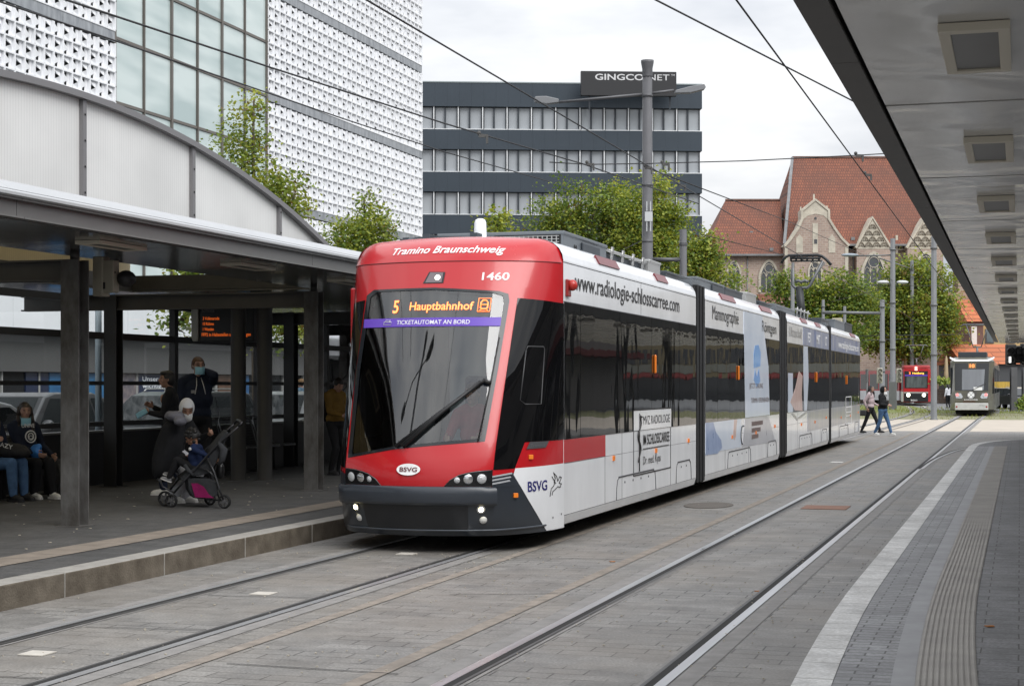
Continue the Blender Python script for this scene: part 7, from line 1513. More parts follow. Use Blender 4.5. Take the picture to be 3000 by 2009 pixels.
# toddler
px_ = atY(445, 1065, 18.32)
T_, t_i = person('curly haired toddler in a navy jacket sitting in the pushchair', (px_.x, 18.36, 0.19), R(186), 1.0, pelvis=(0, 0, .84), neck=(.02, 0, 1.28), head=(.08, 0, 1.46), hpitch=-0.5, hands=((-.52, -.26, 1.02), (.10, .22, .95)), feet=((.56, -.10, 0.52), (.60, .12, 0.60)), skin='brown', top=C_nblue, hood=C_nblue, legs=C_black, shoes=SHG, hair=H_black, hairstyle='curly', headk=1.42, bulk=1.25, vox=0.007, loose=1.2, elbow=(-0.6, 0, -0.3), knee=(0.3, 0, 1))
b = MB(); b.ell(t_i['joints'][0][0] + Vector((0.0, -0.05, 0.0)), (0.02, 0.008, 0.02), 8, 6); b.build('badge', M_MASKW, T_)
# the pushchair
YN, YF = 18.20, 18.66
st = thing('pushchair', 'black three wheel style pushchair with a magenta basket patch, facing left', 'pushchair', (px_.x, 18.43, 0.19))
m_tube = mat('pushchair_frame', (0.05, 0.05, 0.054), 0.35, 0.5); m_fab = cloth('pushchair_grey', (0.045, 0.047, 0.052)); m_mag = cloth('magenta', (0.26, 0.012, 0.10))
b = MB(); N = lambda x, y, Y: atY(x, y, Y)
for (Y, dx, dy) in ((YN, 0, 0), (YF, -10, -6)):
    b.tube([N(398 + dx, 1126 + dy, Y), N(420 + dx, 1100 + dy, Y), N(452 + dx, 1066 + dy, Y), N(484 + dx, 1030 + dy, Y), N(516 + dx, 1000 + dy, Y), N(546 + dx, 974 + dy, Y)], 0.013, 8)
    b.tube([N(474 + dx, 1046 + dy, Y), N(490 + dx, 1080 + dy, Y), N(500 + dx, 1112 + dy, Y), N(511 + dx, 1144 + dy, Y)], 0.012, 8); b.tube([N(452 + dx, 1066 + dy, Y), N(475 + dx, 1075 + dy, Y), N(492 + dx, 1090 + dy, Y)], 0.010, 8)
b.tube([N(546, 974, YN), N(553, 966, YN), N(548, 962, (YN + YF) / 2), N(543, 960, YF), N(536, 968, YF)], 0.017, 8)
b.tube([N(511, 1144, YN), N(480, 1140, YF)], 0.011, 6); b.tube([N(398, 1126, YN), N(388, 1120, YF)], 0.011, 6); b.tube([N(366, 1098, YN), N(372, 1112, YN), N(398, 1126, YN)], 0.011, 6); b.tube([N(360, 1094, YF), N(366, 1098, YN)], 0.02, 6); b.build('frame', m_tube, st)
def side(pts, dxf=-8, dyf=-5): return [N(x, y, YN + 0.02) for x, y in pts], [N(x + dxf, y + dyf, YF - 0.02) for x, y in pts]
def loft(pts, m_, name, closed=True):
    a, c2 = side(pts); n = len(pts); b = MB(); b.add(a + c2, [tuple(range(n)), tuple(range(2 * n - 1, n - 1, -1))] + [(i, (i + 1) % n, (i + 1) % n + n, i + n) for i in range(n if closed else n - 1)], 0); return b.build(name, m_, st, bevel=0.012)
loft([(412, 1092), (440, 1072), (470, 1060), (482, 1030), (505, 1000), (520, 985), (524, 992), (508, 1025), (492, 1062), (478, 1082), (440, 1090), (416, 1100)], m_fab, 'seat'); loft([(428, 1092), (478, 1094), (500, 1104), (496, 1132), (480, 1142), (442, 1138), (432, 1120)], m_fab, 'basket')
b = MB(); b.add([N(x, y, YN - 0.002) for x, y in ((437, 1104), (452, 1104), (466, 1112), (478, 1130), (490, 1138), (446, 1136))], [tuple(range(6))]); b.build('basket_patch', m_mag, st)
b = MB(); b.tube([N(422, 1062, YN), N(430, 1074, YN), N(442, 1086, YN)], [0.022, 0.026, 0.02], 8); b.tube([N(500, 1010, YN), N(512, 1028, YN), N(508, 1050, YN), N(500, 1062, YN)], [0.02, 0.05, 0.04, 0.02], 8); b.build('bumper_bar', m_fab, st)
def wheel(x, y, Y, rpx):
    c_ = N(x, y, Y); r = rpx / PF * (c_ - Vector((0, 0, 1.65))).length; r = min(r, c_.z - 0.19 + 0.001) if c_.z - 0.19 > 0.05 else r; c_.z = 0.19 + r; rot = Matrix.Rotation(R(90), 3, 'X')
    b = MB(); b.lathe([(r - 0.022, -0.018), (r - 0.006, -0.02), (r, -0.008), (r, 0.008), (r - 0.006, 0.02), (r - 0.022, 0.018), (r - 0.022, -0.018)], c_, 24, 0, rot); wo = b.build('wheel', mat('rubber_tyre', (0.012, 0.012, 0.013), 0.8), st)
    b = MB(); b.tube([c_ + Vector((0, -0.022, 0)), c_ + Vector((0, 0.022, 0))], 0.02, 10)
    for q in range(6):
        a = q * math.pi / 3 + 0.3; b.bar(c_, c_ + Vector((math.cos(a), 0, math.sin(a))) * (r - 0.012), 0.014, 0.018)
    b.build('rim', mat('grey_spoke', (0.13, 0.13, 0.135), 0.4, 0.3), wo)
wheel(392, 1144, YN, 19); wheel(377, 1139, YF - 0.3, 19); wheel(513, 1146, YN, 19); wheel(480, 1140, YF, 17)
p = N(503, 1075, YF); b = MB(); b.ell(p, (0.06, 0.05, 0.11), 12, 8); o = remesh(b, 'handbag', mat('shiny_black_bag', (0.015, 0.015, 0.016), 0.3), None, 0.012, 2); tag(o, 'small shiny black handbag hanging behind the pushchair seat', 'handbag')
# further people
pm = atD(766, PHY, 27.5)
F_, f_i = person('man in a mustard jacket looking down beside the tram front', (pm.x, pm.y, 0.19), R(-20), 1.62, hpitch=-0.5, hyaw=R(-10), head=(.08, 0, 1.58), hands=((.28, -.15, 1.08), (.28, .12, 1.05)), skin='light', top=C_must, hood=C_must, legs=C_black, shoes=SHK, hair=H_dark, bulk=1.25, vox=0.012)
b = MB(); q = f_i['P'].lerp(f_i['N'], 0.5) - f_i['fw'] * 0.24; b.ell(q, (0.13, 0.17, 0.25), 12, 8); o = remesh(b, 'rucksack', SHK[0], None, 0.014, 2); tag(o, 'black rucksack on the back of the man in the mustard jacket', 'rucksack')
pm = atD(690, PHY, 46); person('fair haired man in a blue jacket across the side road', (pm.x, pm.y, 0.0), R(170), 1.84, hands=((.06, -.27, .84), (.06, .27, .84)), skin='light', top=C_blue, legs=C_dk, shoes=SHK, hair=H_blond, bulk=1.2, vox=0.013)
G_ = 'pedestrians crossing behind the tram'
w1, wi = person('dark haired woman in a pale pink padded jacket with black trousers', fl(1990, 991, 0.0), R(-14), 1.66, hyaw=R(-15), hands=((.20, -.20, 1.02), (-.06, .22, .92)), feet=((.34, -.05, 0.0), (-.30, .08, 0.02)), skin='light', top=C_pink, legs=C_black, shoes=SHK, hair=H_black, hairstyle='long', bulk=1.1, vox=0.012, group=G_, glasses=True)
p = wi['joints'][1][2] + Vector((-0.16, -0.12, -0.16)); hb = thing('handbag', 'black handbag carried by the woman in the pink jacket', 'handbag', p); b = MB(); b.cbox(p, (0.30, 0.12, 0.20)); b.build('bag', SHK[0], hb, bevel=0.04, seg=3); b = MB(); b.tube([p + Vector((-0.1, 0, 0.1)), p + Vector((0.0, 0, 0.30)), wi['N'] + Vector((0, 0, 0.0)), p + Vector((0.12, 0, 0.1))], 0.008, 5); b.build('strap', SHK[0], hb)
person('woman in a black hoodie with the hood up and ripped blue jeans', fl(2018, 996, 0.0), R(-22), 1.62, hyaw=R(-10), hands=((-.10, -.24, .86), (.24, .10, 1.08)), feet=((.30, -.06, 0.0), (-.26, .08, 0.02)), skin='light', top=C_black, hood=C_black, hood_up=True, legs=C_jeans, shoes=SHW, mask=(M_MASKW, -0.055), bulk=1.35, vox=0.012, group=G_, wide_hip=1.1, strings=True, elbow2=(-1, 0.4, -0.5), palm=((0, 1, 0), (-.5, -1, 0)))
pm = atD(2168, PHY, 122); person('far pedestrian in a white jacket left of the grey tram', (pm.x, pm.y, 0), R(120), 1.7, top=C_white, legs=C_black, shoes=SHK, hair=H_black, hairstyle='long', vox=0.02)
person('tram driver in red behind the windscreen', (TX + 0.12, 17.12, 0.32), R(-90), 1.72, pelvis=(0, 0, .58), neck=(0.02, 0, 1.10), head=(.05, 0, 1.26), hands=((.34, -.20, .78), (.34, .20, .78)), feet=((.45, -.1, 0.2), (.45, .1, 0.2)), skin='light', top=cloth('driver_red', (0.25, 0.03, 0.04)), legs=C_dk, shoes=SHK, hair=H_brown, vox=0.012)
# ================================================================ CARS
m_tyre = mat('car_tyre', (0.015, 0.015, 0.016), 0.85); m_rim = mat('car_rim', (0.30, 0.30, 0.31), 0.35, 0.7); m_cglass = wavy_glass('car_glass', (0.03, 0.034, 0.036), 0.03, 0.8, 0.03, spec=0.4)
m_clear = mat('car_lamp_clear', (0.6, 0.6, 0.6), 0.15, 0.3); m_tail = mat('car_tail_lamp', (0.35, 0.01, 0.01), 0.25)
def car(label, loc, rz, L_=4.3, Wd=1.78, Hh=1.48, paint=None, style='hatch', lit=False):
    """front of the car towards local +x"""
    t = thing('parked_car', label, 'car', loc, rz=rz, world=False, group='cars in the side streets'); h2 = L_ / 2
    low = [(-h2, 0.32), (-h2 - 0.03, 0.55), (-h2 + 0.02, 0.82), (-h2 + 0.10, 0.92), (h2 * 0.35, 0.95), (h2 - 0.45, 0.84), (h2 - 0.10, 0.70), (h2, 0.55), (h2 - 0.02, 0.30)]
    b = MB(); wl = [(-1.30, 0.31), (1.34, 0.31)]; wx = (-L_ * 0.305, L_ * 0.315); rw = 0.315
    prof_ = list(low)
    for x in reversed(wx): prof_ += [(x + (rw + 0.06) * math.cos(a), max(0.24, 0.31 + (rw + 0.06) * math.sin(a))) for a in [math.pi * q / 10 for q in range(11)]]
    n = len(prof_); lay = ((-Wd / 2 + 0.10, 0.97, 0.02), (-Wd / 2, 1.0, 0.0), (Wd / 2, 1.0, 0.0), (Wd / 2 - 0.10, 0.97, 0.02))
    ys_ = [(-Wd / 2 + 0.12, 0.965), (-Wd / 2 + 0.03, 0.99), (-Wd / 2, 1.0), (Wd / 2, 1.0), (Wd / 2 - 0.03, 0.99), (Wd / 2 - 0.12, 0.965)]
    ys_ = [(-Wd / 2, 0.985), (-Wd / 2 + 0.06, 1.0), (Wd / 2 - 0.06, 1.0), (Wd / 2, 0.985)]
    V = [(p[0] * k_, y, p[1]) for y, k_ in ys_ for p in prof_]; F_ = [tuple(range(n)), tuple(range(3 * n, 4 * n))] + [(j * n + i, j * n + (i + 1) % n, (j + 1) * n + (i + 1) % n, (j + 1) * n + i) for j in range(3) for i in range(n)]
    b.add(V, F_, 0); b.build('body', paint, t, bevel=0.03)
    if style == 'wagon': gh = [(-h2 + 0.08, 0.92), (-h2 + 0.30, Hh - 0.06), (-h2 + 0.55, Hh), (h2 * 0.12, Hh), (h2 * 0.30, Hh - 0.08), (h2 * 0.62, 0.93)]
    elif style == 'sedan': gh = [(-h2 + 0.55, 0.93), (-h2 + 1.15, Hh - 0.05), (-h2 + 1.45, Hh), (h2 * 0.15, Hh), (h2 * 0.28, Hh - 0.06), (h2 * 0.62, 0.93)]
    else: gh = [(-h2 + 0.06, 0.92), (-h2 + 0.42, Hh - 0.10), (-h2 + 0.80, Hh), (h2 * 0.05, Hh), (h2 * 0.22, Hh - 0.06), (h2 * 0.58, 0.93)]
    def gy(z): return Wd / 2 - 0.05 - 0.20 * (z - 0.92) / (Hh - 0.92)
    n = len(gh); b = MB(); V = [(p[0], s_ * gy(p[1]), p[1]) for s_ in (-1, 1) for p in gh]; b.add(V, [tuple(range(n)), tuple(range(2 * n - 1, n - 1, -1))] + [(i, i + 1, i + 1 + n, i + n) for i in range(n - 1)], 0); b.build('roof', paint, t, bevel=0.03)
    cxm = sum(p[0] for p in gh) / n
    def inset(z, s_, x, o=0.012): return (x, s_ * (gy(z) + o), z)
    xa, xb = gh[1][0], gh[-2][0]; zt, zb = Hh - 0.10, 0.97
    xr = lambda z: gh[0][0] + (gh[1][0] - gh[0][0]) * (z - gh[0][1]) / (gh[1][1] - gh[0][1]); xf = lambda z: gh[-1][0] + (gh[-2][0] - gh[-1][0]) * (z - gh[-1][1]) / (gh[-2][1] - gh[-1][1])
    cuts = [(xr(zb) + 0.12, xr(zt) + 0.14), (cxm - 0.55, cxm - 0.50), (cxm + 0.38, cxm + 0.30), (xf(zb) - 0.18, xf(zt) - 0.14)]
    for i in range(3):
        for s_ in (-1, 1): b = MB(); b.add([inset(zb, s_, cuts[i][0] + 0.035), inset(zb, s_, cuts[i + 1][0] - 0.035), inset(zt, s_, cuts[i + 1][1] - 0.03), inset(zt, s_, cuts[i][1] + 0.03)], [(0, 1, 2, 3)], 0); b.build('side_window', m_cglass, t)
    for nm, xx in (('windscreen', xf), ('rear_window', xr)):
        sg = 1 if nm == 'windscreen' else -1; b = MB(); b.add([(xx(z) + sg * 0.012, s_ * (gy(z) - 0.10), z) for z, s_ in ((zb, -1), (zb, 1), (zt + 0.02, 1), (zt + 0.02, -1))], [(0, 1, 2, 3)], 0); b.build(nm, m_cglass, t)
    for x in wx:
        for s_ in (-1, 1):
            b = MB(); rot = Matrix.Rotation(R(90), 3, 'X'); b.lathe([(0.19, -0.10), (rw - 0.02, -0.10), (rw, -0.07), (rw, 0.07), (rw - 0.02, 0.10), (0.19, 0.10)], (x, s_ * (Wd / 2 - 0.11), rw), 20, 0, rot); wo = b.build('wheel', m_tyre, t)
            b = MB(); c_ = Vector((x, s_ * (Wd / 2 - 0.02), rw)); b.tube([c_ - Vector((0, 0.03 * s_, 0)), c_], 0.19, 16)
            b.build('rim', m_rim, wo)
    for s_ in (-1, 1):
        b = MB(); b.ell((h2 - 0.16, s_ * (Wd / 2 - 0.28), 0.68), (0.16, 0.20, 0.075), 12, 8); b.build('headlight', mat('lit_car_lamp', (1, .9, .7), 0.3, emit=(1, 0.75, 0.4), es=3.0) if lit else m_clear, t)
        b = MB(); b.ell((-h2 + 0.05, s_ * (Wd / 2 - 0.2), 0.76), (0.06, 0.18, 0.12), 12, 8); b.build('tail_lamp', m_tail, t)
        b = MB(); b.ell((h2 * 0.42, s_ * (Wd / 2 + 0.08), 1.0), (0.07, 0.11, 0.07), 10, 6); b.build('mirror', paint, t)
    b = MB(); b.box(h2 - 0.02, h2 + 0.012, -0.26, 0.26, 0.42, 0.53); b.box(-h2 - 0.04, -h2 - 0.01, -0.26, 0.26, 0.62, 0.73); b.build('number_plate', M_MASKW, t)
    if style == 'wagon': 
        b = MB()
        for s_ in (-1, 1): b.tube([(gh[2][0], s_ * (gy(Hh) - 0.05), Hh + 0.01), (gh[2][0] + 0.1, s_ * (gy(Hh) - 0.05), Hh + 0.05), (gh[3][0] - 0.1, s_ * (gy(Hh) - 0.05), Hh + 0.05), (gh[3][0], s_ * (gy(Hh) - 0.05), Hh + 0.01)], 0.016, 6)
        b.build('roof_rail', m_boxs, t)
    return t
def paint(n, c, me=0.3): return mat('car_paint_' + n, c, 0.3, me, coat=0.25)
pX = lambda x, X: (atX(x, PHY, X).x, atX(x, PHY, X).y, 0.0)
car('silver grey hatchback behind the glass beside the seated girl', pX(62, -16.6), R(-90), 3.9, 1.7, 1.52, paint('grey', (0.085, 0.088, 0.092)), 'hatch')
car('white car at the far left edge behind the shelter glass', (-15.2, atX(-20, PHY, -15.2).y - 0.9, 0), R(90), 4.2, 1.75, 1.42, paint('white', (0.7, 0.7, 0.7), 0), 'hatch')
car('dark grey estate car with roof rails behind the standing group', pX(405, -16.4), R(-90), 4.6, 1.8, 1.52, paint('dark', (0.03, 0.033, 0.037)), 'wagon')
car('silver car with lit headlights behind the round posts', pX(668, -16.9), R(-90), 4.3, 1.78, 1.50, paint('silver', (0.20, 0.205, 0.21)), 'hatch', True)
p = atD(2302, PHY, 122); car('white saloon car seen from behind near the traffic signal', (p.x, p.y, 0), R(100), 4.5, 1.8, 1.45, paint('white', (0.7, 0.7, 0.7), 0), 'sedan')
p = atD(2320, PHY, 118); car('black car half hidden by the square grey post', (p.x, p.y, 0), R(-60), 4.3, 1.78, 1.45, paint('black', (0.02, 0.02, 0.022)), 'hatch')
p = atD(2338, PHY, 119); car('cream taxi at the right edge beyond the canopy', (p.x, p.y, 0), R(-70), 4.5, 1.8, 1.5, paint('cream', (0.52, 0.45, 0.33), 0), 'wagon')
p = atD(2296, PHY, 150); b = MB(); 
tr_ = thing('truck', 'yellow street truck far behind the grey tram', 'truck', (p.x, p.y, 0), rz=YAW, world=False); b.box(-1.0, 1.1, 0, 5, 0.5, 2.0); b.build('body', mat('truck_yellow', (0.55, 0.36, 0.06), 0.5), tr_, bevel=0.04); b = MB(); b.box(-1.0, 1.1, 0.3, 2, 2.0, 2.9); b.build('cab', m_boxd, tr_, bevel=0.05); b = MB(); b.tube([(-1.0, 1, 0.45), (1.1, 1, 0.45)], 0.44, 14); b.tube([(-1.0, 4, 0.45), (1.1, 4, 0.45)], 0.44, 14); b.build('wheel', m_tyre, tr_)

# ================================================================ THE GREY TRAM (right track, coming towards us)
m_cam = mat('camouflage_wrap', (0.135, 0.13, 0.085), 0.3, coat=0.3, var=0.4, vscale=0.9, col2=(0.062, 0.058, 0.050))
m_gside = mat('grey_side_wrap', (0.20, 0.20, 0.19), 0.28, coat=0.4, var=0.2, vscale=0.7, stretch=(1, 0.3, 1))
G0 = atZ(2222, 950, 0.0); GX, GY = -2.47, 93.5
gt = thing('tram', 'olive grey tram with a white bumper and line number 10 coming down the right track', 'tram', (GX, GY, 0))
def frontprism(name, m_, pts, y0, y1, par, bev=0.02): b = MB(); b.prism(pts, 'xz', y0, y1); return b.build(name, m_, par, bevel=bev)
b = MB(); hw = 1.15
ring = lambda y, w_, zt, zb=0.3: [(GX - w_, y, zb), (GX + w_, y, zb), (GX + w_, y, 2.75), (GX + w_ - 0.02, y, 2.95), (GX + w_ - 0.25, y, zt), (GX - w_ + 0.25, y, zt), (GX - w_ + 0.02, y, 2.95), (GX - w_, y, 2.75)]
rings = [ring(GY + 1.3, hw, 3.15), ring(GY + 9.5, hw, 3.15)]; V = sum(rings, []); b.add(V, [tuple(range(8)), tuple(range(8, 16))] + [(i, (i + 1) % 8, (i + 1) % 8 + 8, i + 8) for i in range(8)], 0)
rings = [ring(GY + 10.1, hw, 3.15), ring(GY + 26, hw, 3.15)]; V = sum(rings, []); b.add(V, [tuple(range(8)), tuple(range(8, 16))] + [(i, (i + 1) % 8, (i + 1) % 8 + 8, i + 8) for i in range(8)], 0)
b.build('body_section', m_gside, gt)
b = MB(); b.box(GX - 1.02, GX + 1.02, GY + 9.5, GY + 10.1, 0.35, 3.0); b.build('gangway', m_rub, gt)
# raked front: lower edge nearest, tapering in plan
fw_ = [(0.35, 0.02, 0.84), (0.80, 0.0, 0.86), (1.30, 0.06, 0.88), (1.36, 0.07, 0.88), (2.85, 0.42, 0.92), (2.95, 0.42, 0.94)]
b = MB(); V = []; 
for z, y, w_ in fw_: V += [(GX - 1.15, GY + 1.3, z), (GX - w_, GY + y, z), (GX + w_, GY + y, z), (GX + 1.15, GY + 1.3, z)]
b.add(V, [(i * 4 + j, i * 4 + j + 1, i * 4 + j + 5, i * 4 + j + 4) for i in range(5) for j in range(3)], 0); b.add([V[-4], V[-3], V[-2], V[-1], (GX - 0.95, GY + 1.3, 3.16), (GX + 0.95, GY + 1.3, 3.16)], [(0, 1, 4), (1, 2, 5, 4), (2, 3, 5)], 0); b.build('cab', m_cam, gt)
def fr(x, z, o=0.02):
    for i in range(len(fw_) - 1):
        if z <= fw_[i + 1][0]: k_ = (z - fw_[i][0]) / (fw_[i + 1][0] - fw_[i][0]); return Vector((GX + x, GY + fw_[i][1] + (fw_[i + 1][1] - fw_[i][1]) * k_ - o, z))
    return Vector((GX + x, GY + fw_[-1][1] - o, z))
def fpoly(mb, pts, o=0.02, m=0): mb.add([fr(x, z, o) for x, z in pts], [tuple(range(len(pts)))], m)
b = MB(); fpoly(b, [(-0.86, 1.36), (0.86, 1.36), (0.89, 2.84), (-0.89, 2.84)], 0.015); ws_ = b.build('windscreen', m_frit, gt)
b = MB(); fpoly(b, [(-0.50, 1.40), (0.62, 1.40), (0.68, 2.50), (-0.50, 2.50)], 0.02); b.build('pane', mat('sky_reflecting_glass', (0.17, 0.18, 0.20), 0.06, var=0.15, vscale=1.0, stretch=(3, 1, 0.3)), ws_)
b = MB(); fpoly(b, [(-0.18, 2.56), (0.22, 2.56), (0.22, 2.82), (-0.18, 2.82)], 0.024); b.build('display_panel', mat('amber_panel', (0.22, 0.14, 0.05), 0.5), ws_)
b = MB(); put_text(b, '10', lambda x, y: fr(x, y, 0.03), -0.10, 0.14, 2.60, 0.18, 0, 0.05); b.build('line_number', mat('red_orange_leds', (1, .2, .05), .5, emit=(1.0, 0.20, 0.05), es=1.6), ws_)
b = MB(); fpoly(b, [(0.10, 1.38), (0.55, 1.38), (0.55, 1.55), (0.10, 1.55)], 0.025); b.build('notice', M_MASKW, ws_)
b = MB(); b.tube([fr(0.05, 1.40, 0.05), fr(0.72, 1.75, 0.05)], 0.015, 5); b.build('wiper', m_black, ws_)
b = MB(); b.prism([(GX - 0.86, 0.32), (GX + 0.86, 0.32), (GX + 0.86, 0.70), (GX - 0.86, 0.70)], 'xz', GY - 0.06, GY + 0.10); bm_ = b.build('bumper', mat('old_white_bumper', (0.55, 0.55, 0.54), 0.4, var=0.1, vscale=4), gt, bevel=0.03)
b = MB()
for x in (-0.77, 0.77): b.lathe([(0.05, 0), (0, 0.02)], (GX + x, GY - 0.062, 0.5), 12, 0, Matrix.Rotation(R(90), 3, 'X'))
b.build('reflector', m_tail, bm_)
b = MB(); put_text(b, '0762', lambda x, y: (GX + x, GY - 0.064, y), 0.40, 0.66, 0.54, 0.08, 0, 0.01); b.build('number', mat('grey_number', (0.35, 0.35, 0.35), .5), bm_)
b = MB(); fpoly(b, [(-0.30, 0.95), (0.22, 0.95), (0.30, 1.33), (-0.20, 1.33)], 0.012); fpoly(b, [(-0.45, 0.72), (0.25, 0.72), (0.10, 0.90), (-0.40, 0.90)], 0.012, 1); b.build('wrap_patch', [mat('camo_grey', (0.075, 0.07, 0.065), 0.35), mat('camo_brown', (0.09, 0.06, 0.04), 0.35)], gt)
b = MB()
for a in (0, 90): 
    ca, sa = math.cos(R(a)), math.sin(R(a))
    for sg_ in (-1, 1): fpoly(b, [(-0.03 + x * ca - y * sa, 1.13 + x * sa + y * ca) for x, y in ((0.025 * sg_, 0.02), (0.17 * sg_, 0.09), (0.17 * sg_, -0.09), (0.025 * sg_, -0.02))], 0.03)
for a in (45, 135, 225, 315): ca, sa = math.cos(R(a)), math.sin(R(a)); fpoly(b, [(-0.03 + x * ca - y * sa, 1.13 + x * sa + y * ca) for x, y in ((0.05, 0.012), (0.17, 0.02), (0.17, -0.02), (0.05, -0.012))], 0.03)
put_text(b, 'BUNDESWEHR', lambda x, y: fr(x, y, 0.03), -0.38, 0.32, 0.845, 0.065, 0, 0.015); b.build('emblem', m_letw, gt)
for sd in (-1, 1):
    b = MB(); fpoly(b, [(sd * 0.86, 1.22), (sd * 0.55, 1.22), (sd * 0.45, 1.02), (sd * 0.52, 0.94), (sd * 0.80, 0.96)], 0.018); hl = b.build('headlight', m_chrome, gt)
    b = MB(); c_ = fr(sd * 0.74, 1.14, 0.03); b.lathe([(0.075, 0), (0.0, 0.02)], c_, 14, 0, Matrix.Rotation(R(90), 3, 'X')); b.build('bulb', mat('lit_red_lamp', (1, .2, .2), .4, emit=(1.0, 0.13, 0.12), es=1.2), hl)
    b = MB(); c_ = fr(sd * 0.62, 1.06, 0.025); b.lathe([(0.06, 0), (0.0, 0.02)], c_, 12, 0, Matrix.Rotation(R(90), 3, 'X')); b.build('lens', m_lens, hl)
b = MB(); b.add([(GX - 1.16, GY + 0.75, 3.10), (GX - 0.88, GY + 0.38, 2.93), (GX + 0.88, GY + 0.38, 2.93), (GX + 1.16, GY + 0.75, 3.10), (GX + 1.15, GY + 0.95, 3.18), (GX + 0.80, GY + 0.6, 3.02), (GX - 0.80, GY + 0.6, 3.02), (GX - 1.15, GY + 0.95, 3.18)], [(0, 1, 6, 7), (1, 2, 5, 6), (2, 3, 4, 5)], 0); b.build('roof_trim', m_twhite, gt)
for y0, y1 in ((GY + 1.5, GY + 3.0), (GY + 3.4, GY + 6.2), (GY + 6.4, GY + 9.2), (GY + 10.4, GY + 14), (GY + 14.4, GY + 18), (GY + 18.4, GY + 25)):
    for sd in (-1, 1): b = MB(); b.box(GX + sd * 1.15 - 0.005, GX + sd * 1.15 + 0.005, y0, y1, 1.2, 2.6); b.build('window', m_tglass2, gt)
for sd in (-1, 1): b = MB(); V = [(GX + sd * (0.905 + 0.01), GY + 0.34, 1.2), (GX + sd * 1.135, GY + 1.16, 1.2), (GX + sd * 1.135, GY + 1.2, 2.6), (GX + sd * 0.945, GY + 0.55, 2.6)]; b.add(V, [(0, 1, 2, 3)], 0); b.build('cab_window', m_tglass2, gt)
b = MB(); b.box(GX - 0.75, GX + 0.75, GY + 1.6, GY + 4.5, 3.15, 3.45); b.box(GX - 0.6, GX + 0.6, GY + 12, GY + 16, 3.15, 3.4); b.build('roof_box', m_boxd, gt, bevel=0.03)
def small_panto(X, Y, z0, z1, par, grey=False):
    b = MB(); b.tube([(X, Y, z0), (X, Y, z0 + 0.6)], 0.06, 8); zm = z0 + 0.62
    for sd in (-1, 1): b.tube([(X + sd * 0.22, Y, zm), (X + sd * 0.60, Y, z1)], 0.028, 6)
    b.tube([(X - 0.22, Y, zm), (X + 0.22, Y, zm)], 0.03, 6); b.tube([(X - 0.95, Y, z1 - 0.12), (X - 0.75, Y, z1), (X + 0.75, Y, z1), (X + 0.95, Y, z1 - 0.12)], 0.035, 6); b.tube([(X - 0.6, Y + 0.2, z1 - 0.04), (X + 0.6, Y + 0.2, z1 - 0.04)], 0.03, 6)
    return b.build('pantograph', m_pantog if grey else m_panto, par)
small_panto(GX + 0.15, GY + 6, 3.2, 5.1, gt, True)
b = MB(); b.box(GX - 0.85, GX + 0.85, GY + 0.7, GY + 25.5, 0.1, 0.32); b.build('underframe', m_rub, gt)

# ================================================================ THE RED TRAM at the bend
RX, RY, RZ_ = -8.0, 139.5, R(4)
rt = thing('tram', 'older red and white tram with two lit headlamps rounding the bend behind the poles', 'tram', (RX, RY, 0), rz=RZ_, world=False)
b = MB(); pl = [(-0.98, 0.0), (0.98, 0.0), (1.15, 0.45), (1.15, 11.5), (-1.15, 11.5), (-1.15, 0.45)]; b.prism(pl, 'xy', 0.30, 2.95); b.build('body_section', m_red, rt, bevel=0.03)
b = MB(); b.prism([(p[0] * 0.97, p[1] + 0.05) for p in pl], 'xy', 2.96, 3.25); b.build('roof', mat('faded_red_roof', (0.40, 0.045, 0.05), 0.4), rt, bevel=0.08, seg=3)
b = MB(); b.box(-0.90, 0.92, -0.03, 0.0, 1.42, 2.78); w_ = b.build('windscreen', m_frit, rt); b = MB(); b.quad((-0.75, -0.035, 1.45), (0.85, -0.035, 1.45), (0.85, -0.035, 2.36), (-0.75, -0.035, 2.36)); b.build('pane', mat('dark_greenish_glass', (0.035, 0.045, 0.042), 0.05, var=0.6, vscale=1.2, stretch=(2.5, 1, 0.5), col2=(0.14, 0.16, 0.16)), w_)
b = MB(); b.box(-0.88, 0.90, -0.045, -0.03, 2.38, 2.50); b.build('banner', m_purple, w_)
b = MB(); put_text(b, '2', lambda x, y: (x, -0.05, y), -0.55, -0.42, 2.55, 0.17, 0, 0.04); b.build('line_number', MATS['red_orange_leds'], w_); b = MB(); put_text(b, 'Heidberg', lambda x, y: (x, -0.05, y), -0.28, 0.62, 2.56, 0.13, 0, 0.03); b.build('display_text', mat('amber_leds', (1, .5, .1), .5, emit=(1.0, 0.42, 0.05), es=1.8), w_)
b = MB(); b.box(-0.95, 0.95, -0.05, 0.0, 0.34, 0.98); b.build('bumper', m_tgrille, rt, bevel=0.02); b = MB(); b.box(-0.95, 0.95, -0.06, 0.0, 1.0, 1.12); b.build('trim', m_boxs, rt)
for sd in (-0.60, 0.62):
    b = MB(); b.lathe([(0.14, 0), (0.10, 0.03), (0, 0.04)], (sd, -0.055, 0.86), 14, 0, Matrix.Rotation(R(90), 3, 'X')); b.build('headlight', mat('lit_tram_headlamp', (1, .95, .8), .4, emit=(1.0, 0.88, 0.62), es=6), rt)
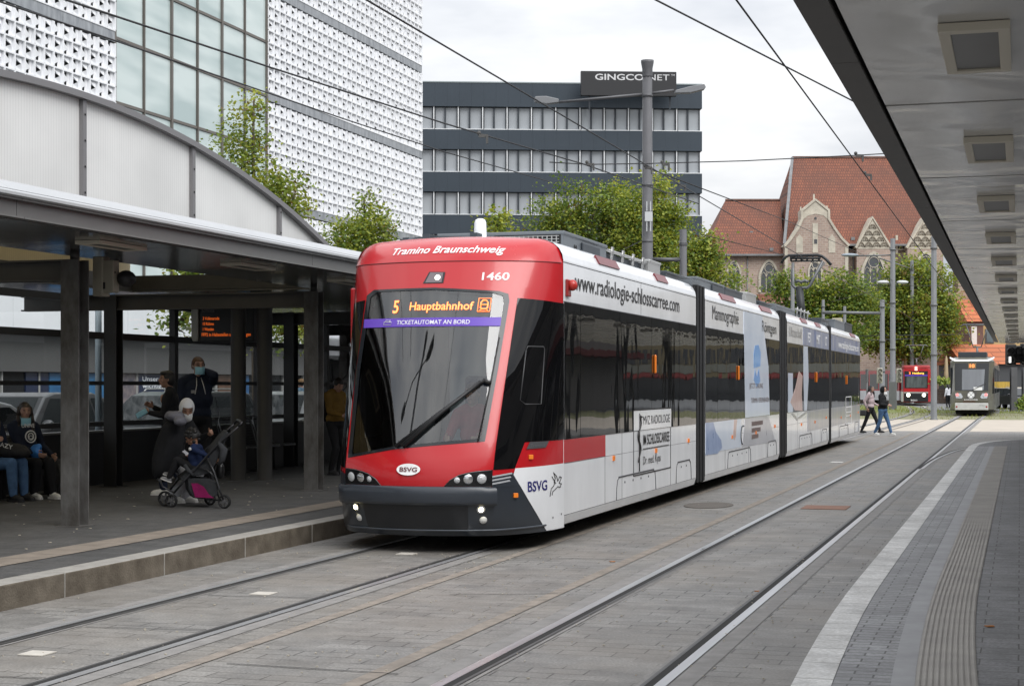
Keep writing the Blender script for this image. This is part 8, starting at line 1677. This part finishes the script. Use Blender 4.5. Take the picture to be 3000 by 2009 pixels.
b = MB(); put_text(b, '9561', lambda x, y: (x, -0.06, y), -0.42, 0.08, 0.38, 0.13, 0, 0.03); b.build('number', m_letw, rt)
b = MB(); 
for sd in (-1, 1): b.box(sd * 1.152 - 0.004, sd * 1.152 + 0.004, 0.5, 11.4, 0.32, 1.15)
b.add([(-1.157, 0.44, 0.32), (-0.985, -0.012, 0.32), (-0.985, -0.012, 1.12), (-1.157, 0.44, 1.12)], [(0, 1, 2, 3)], 0); b.build('white_skirt', m_twhite, rt)
for y0, y1 in ((0.7, 1.8), (2.2, 4.4), (4.6, 6.8), (7.0, 9.2), (9.4, 11.2)):
    for sd in (-1, 1): b = MB(); b.box(sd * 1.152 - 0.004, sd * 1.152 + 0.004, y0, y1, 1.30, 2.65); b.build('window', m_tglass2, rt)
b = MB(); b.add([(-1.158, 0.43, 1.35), (-0.99, -0.01, 1.35), (-0.99, -0.01, 2.7), (-1.158, 0.43, 2.7)], [(0, 1, 2, 3)], 0); b.build('cab_window', m_tglass2, rt)
b = MB(); b.cbox((0, 0.0, 3.05), (0.15, 0.08, 0.12)); b.ell((0, -0.05, 2.9), (0.1, 0.05, 0.06), 10, 6); b.build('roof_lamp', mat('lit_top_lamp', (1, .95, .8), .4, emit=(1.0, 0.9, 0.7), es=2.5), rt)
small = small_panto(0.1, 5.5, 3.25, 5.0, rt, True)
# rear half, bent to the left behind the poles
M2 = Matrix.Translation((-0.2, 11.9, 0)) @ Matrix.Rotation(R(24), 4, 'Z')
b = MB(); b.box(-1.15, 1.15, 0.1, 11, 1.15, 2.95, 0, M2); b.build('body_section', m_red, rt); b = MB(); b.box(-1.155, 1.155, 0.1, 11, 0.32, 1.15, 0, M2); b.build('white_skirt', m_twhite, rt)
for k in range(5): b = MB(); b.box(-1.17, -1.15, 0.4 + k * 2.1, 2.2 + k * 2.1, 1.30, 2.65, 0, M2); b.build('window', m_tglass2, rt)
b = MB(); b.box(-1.0, 1.0, 11.4, 12.1, 0.4, 2.9); b.build('gangway', m_rub, rt)
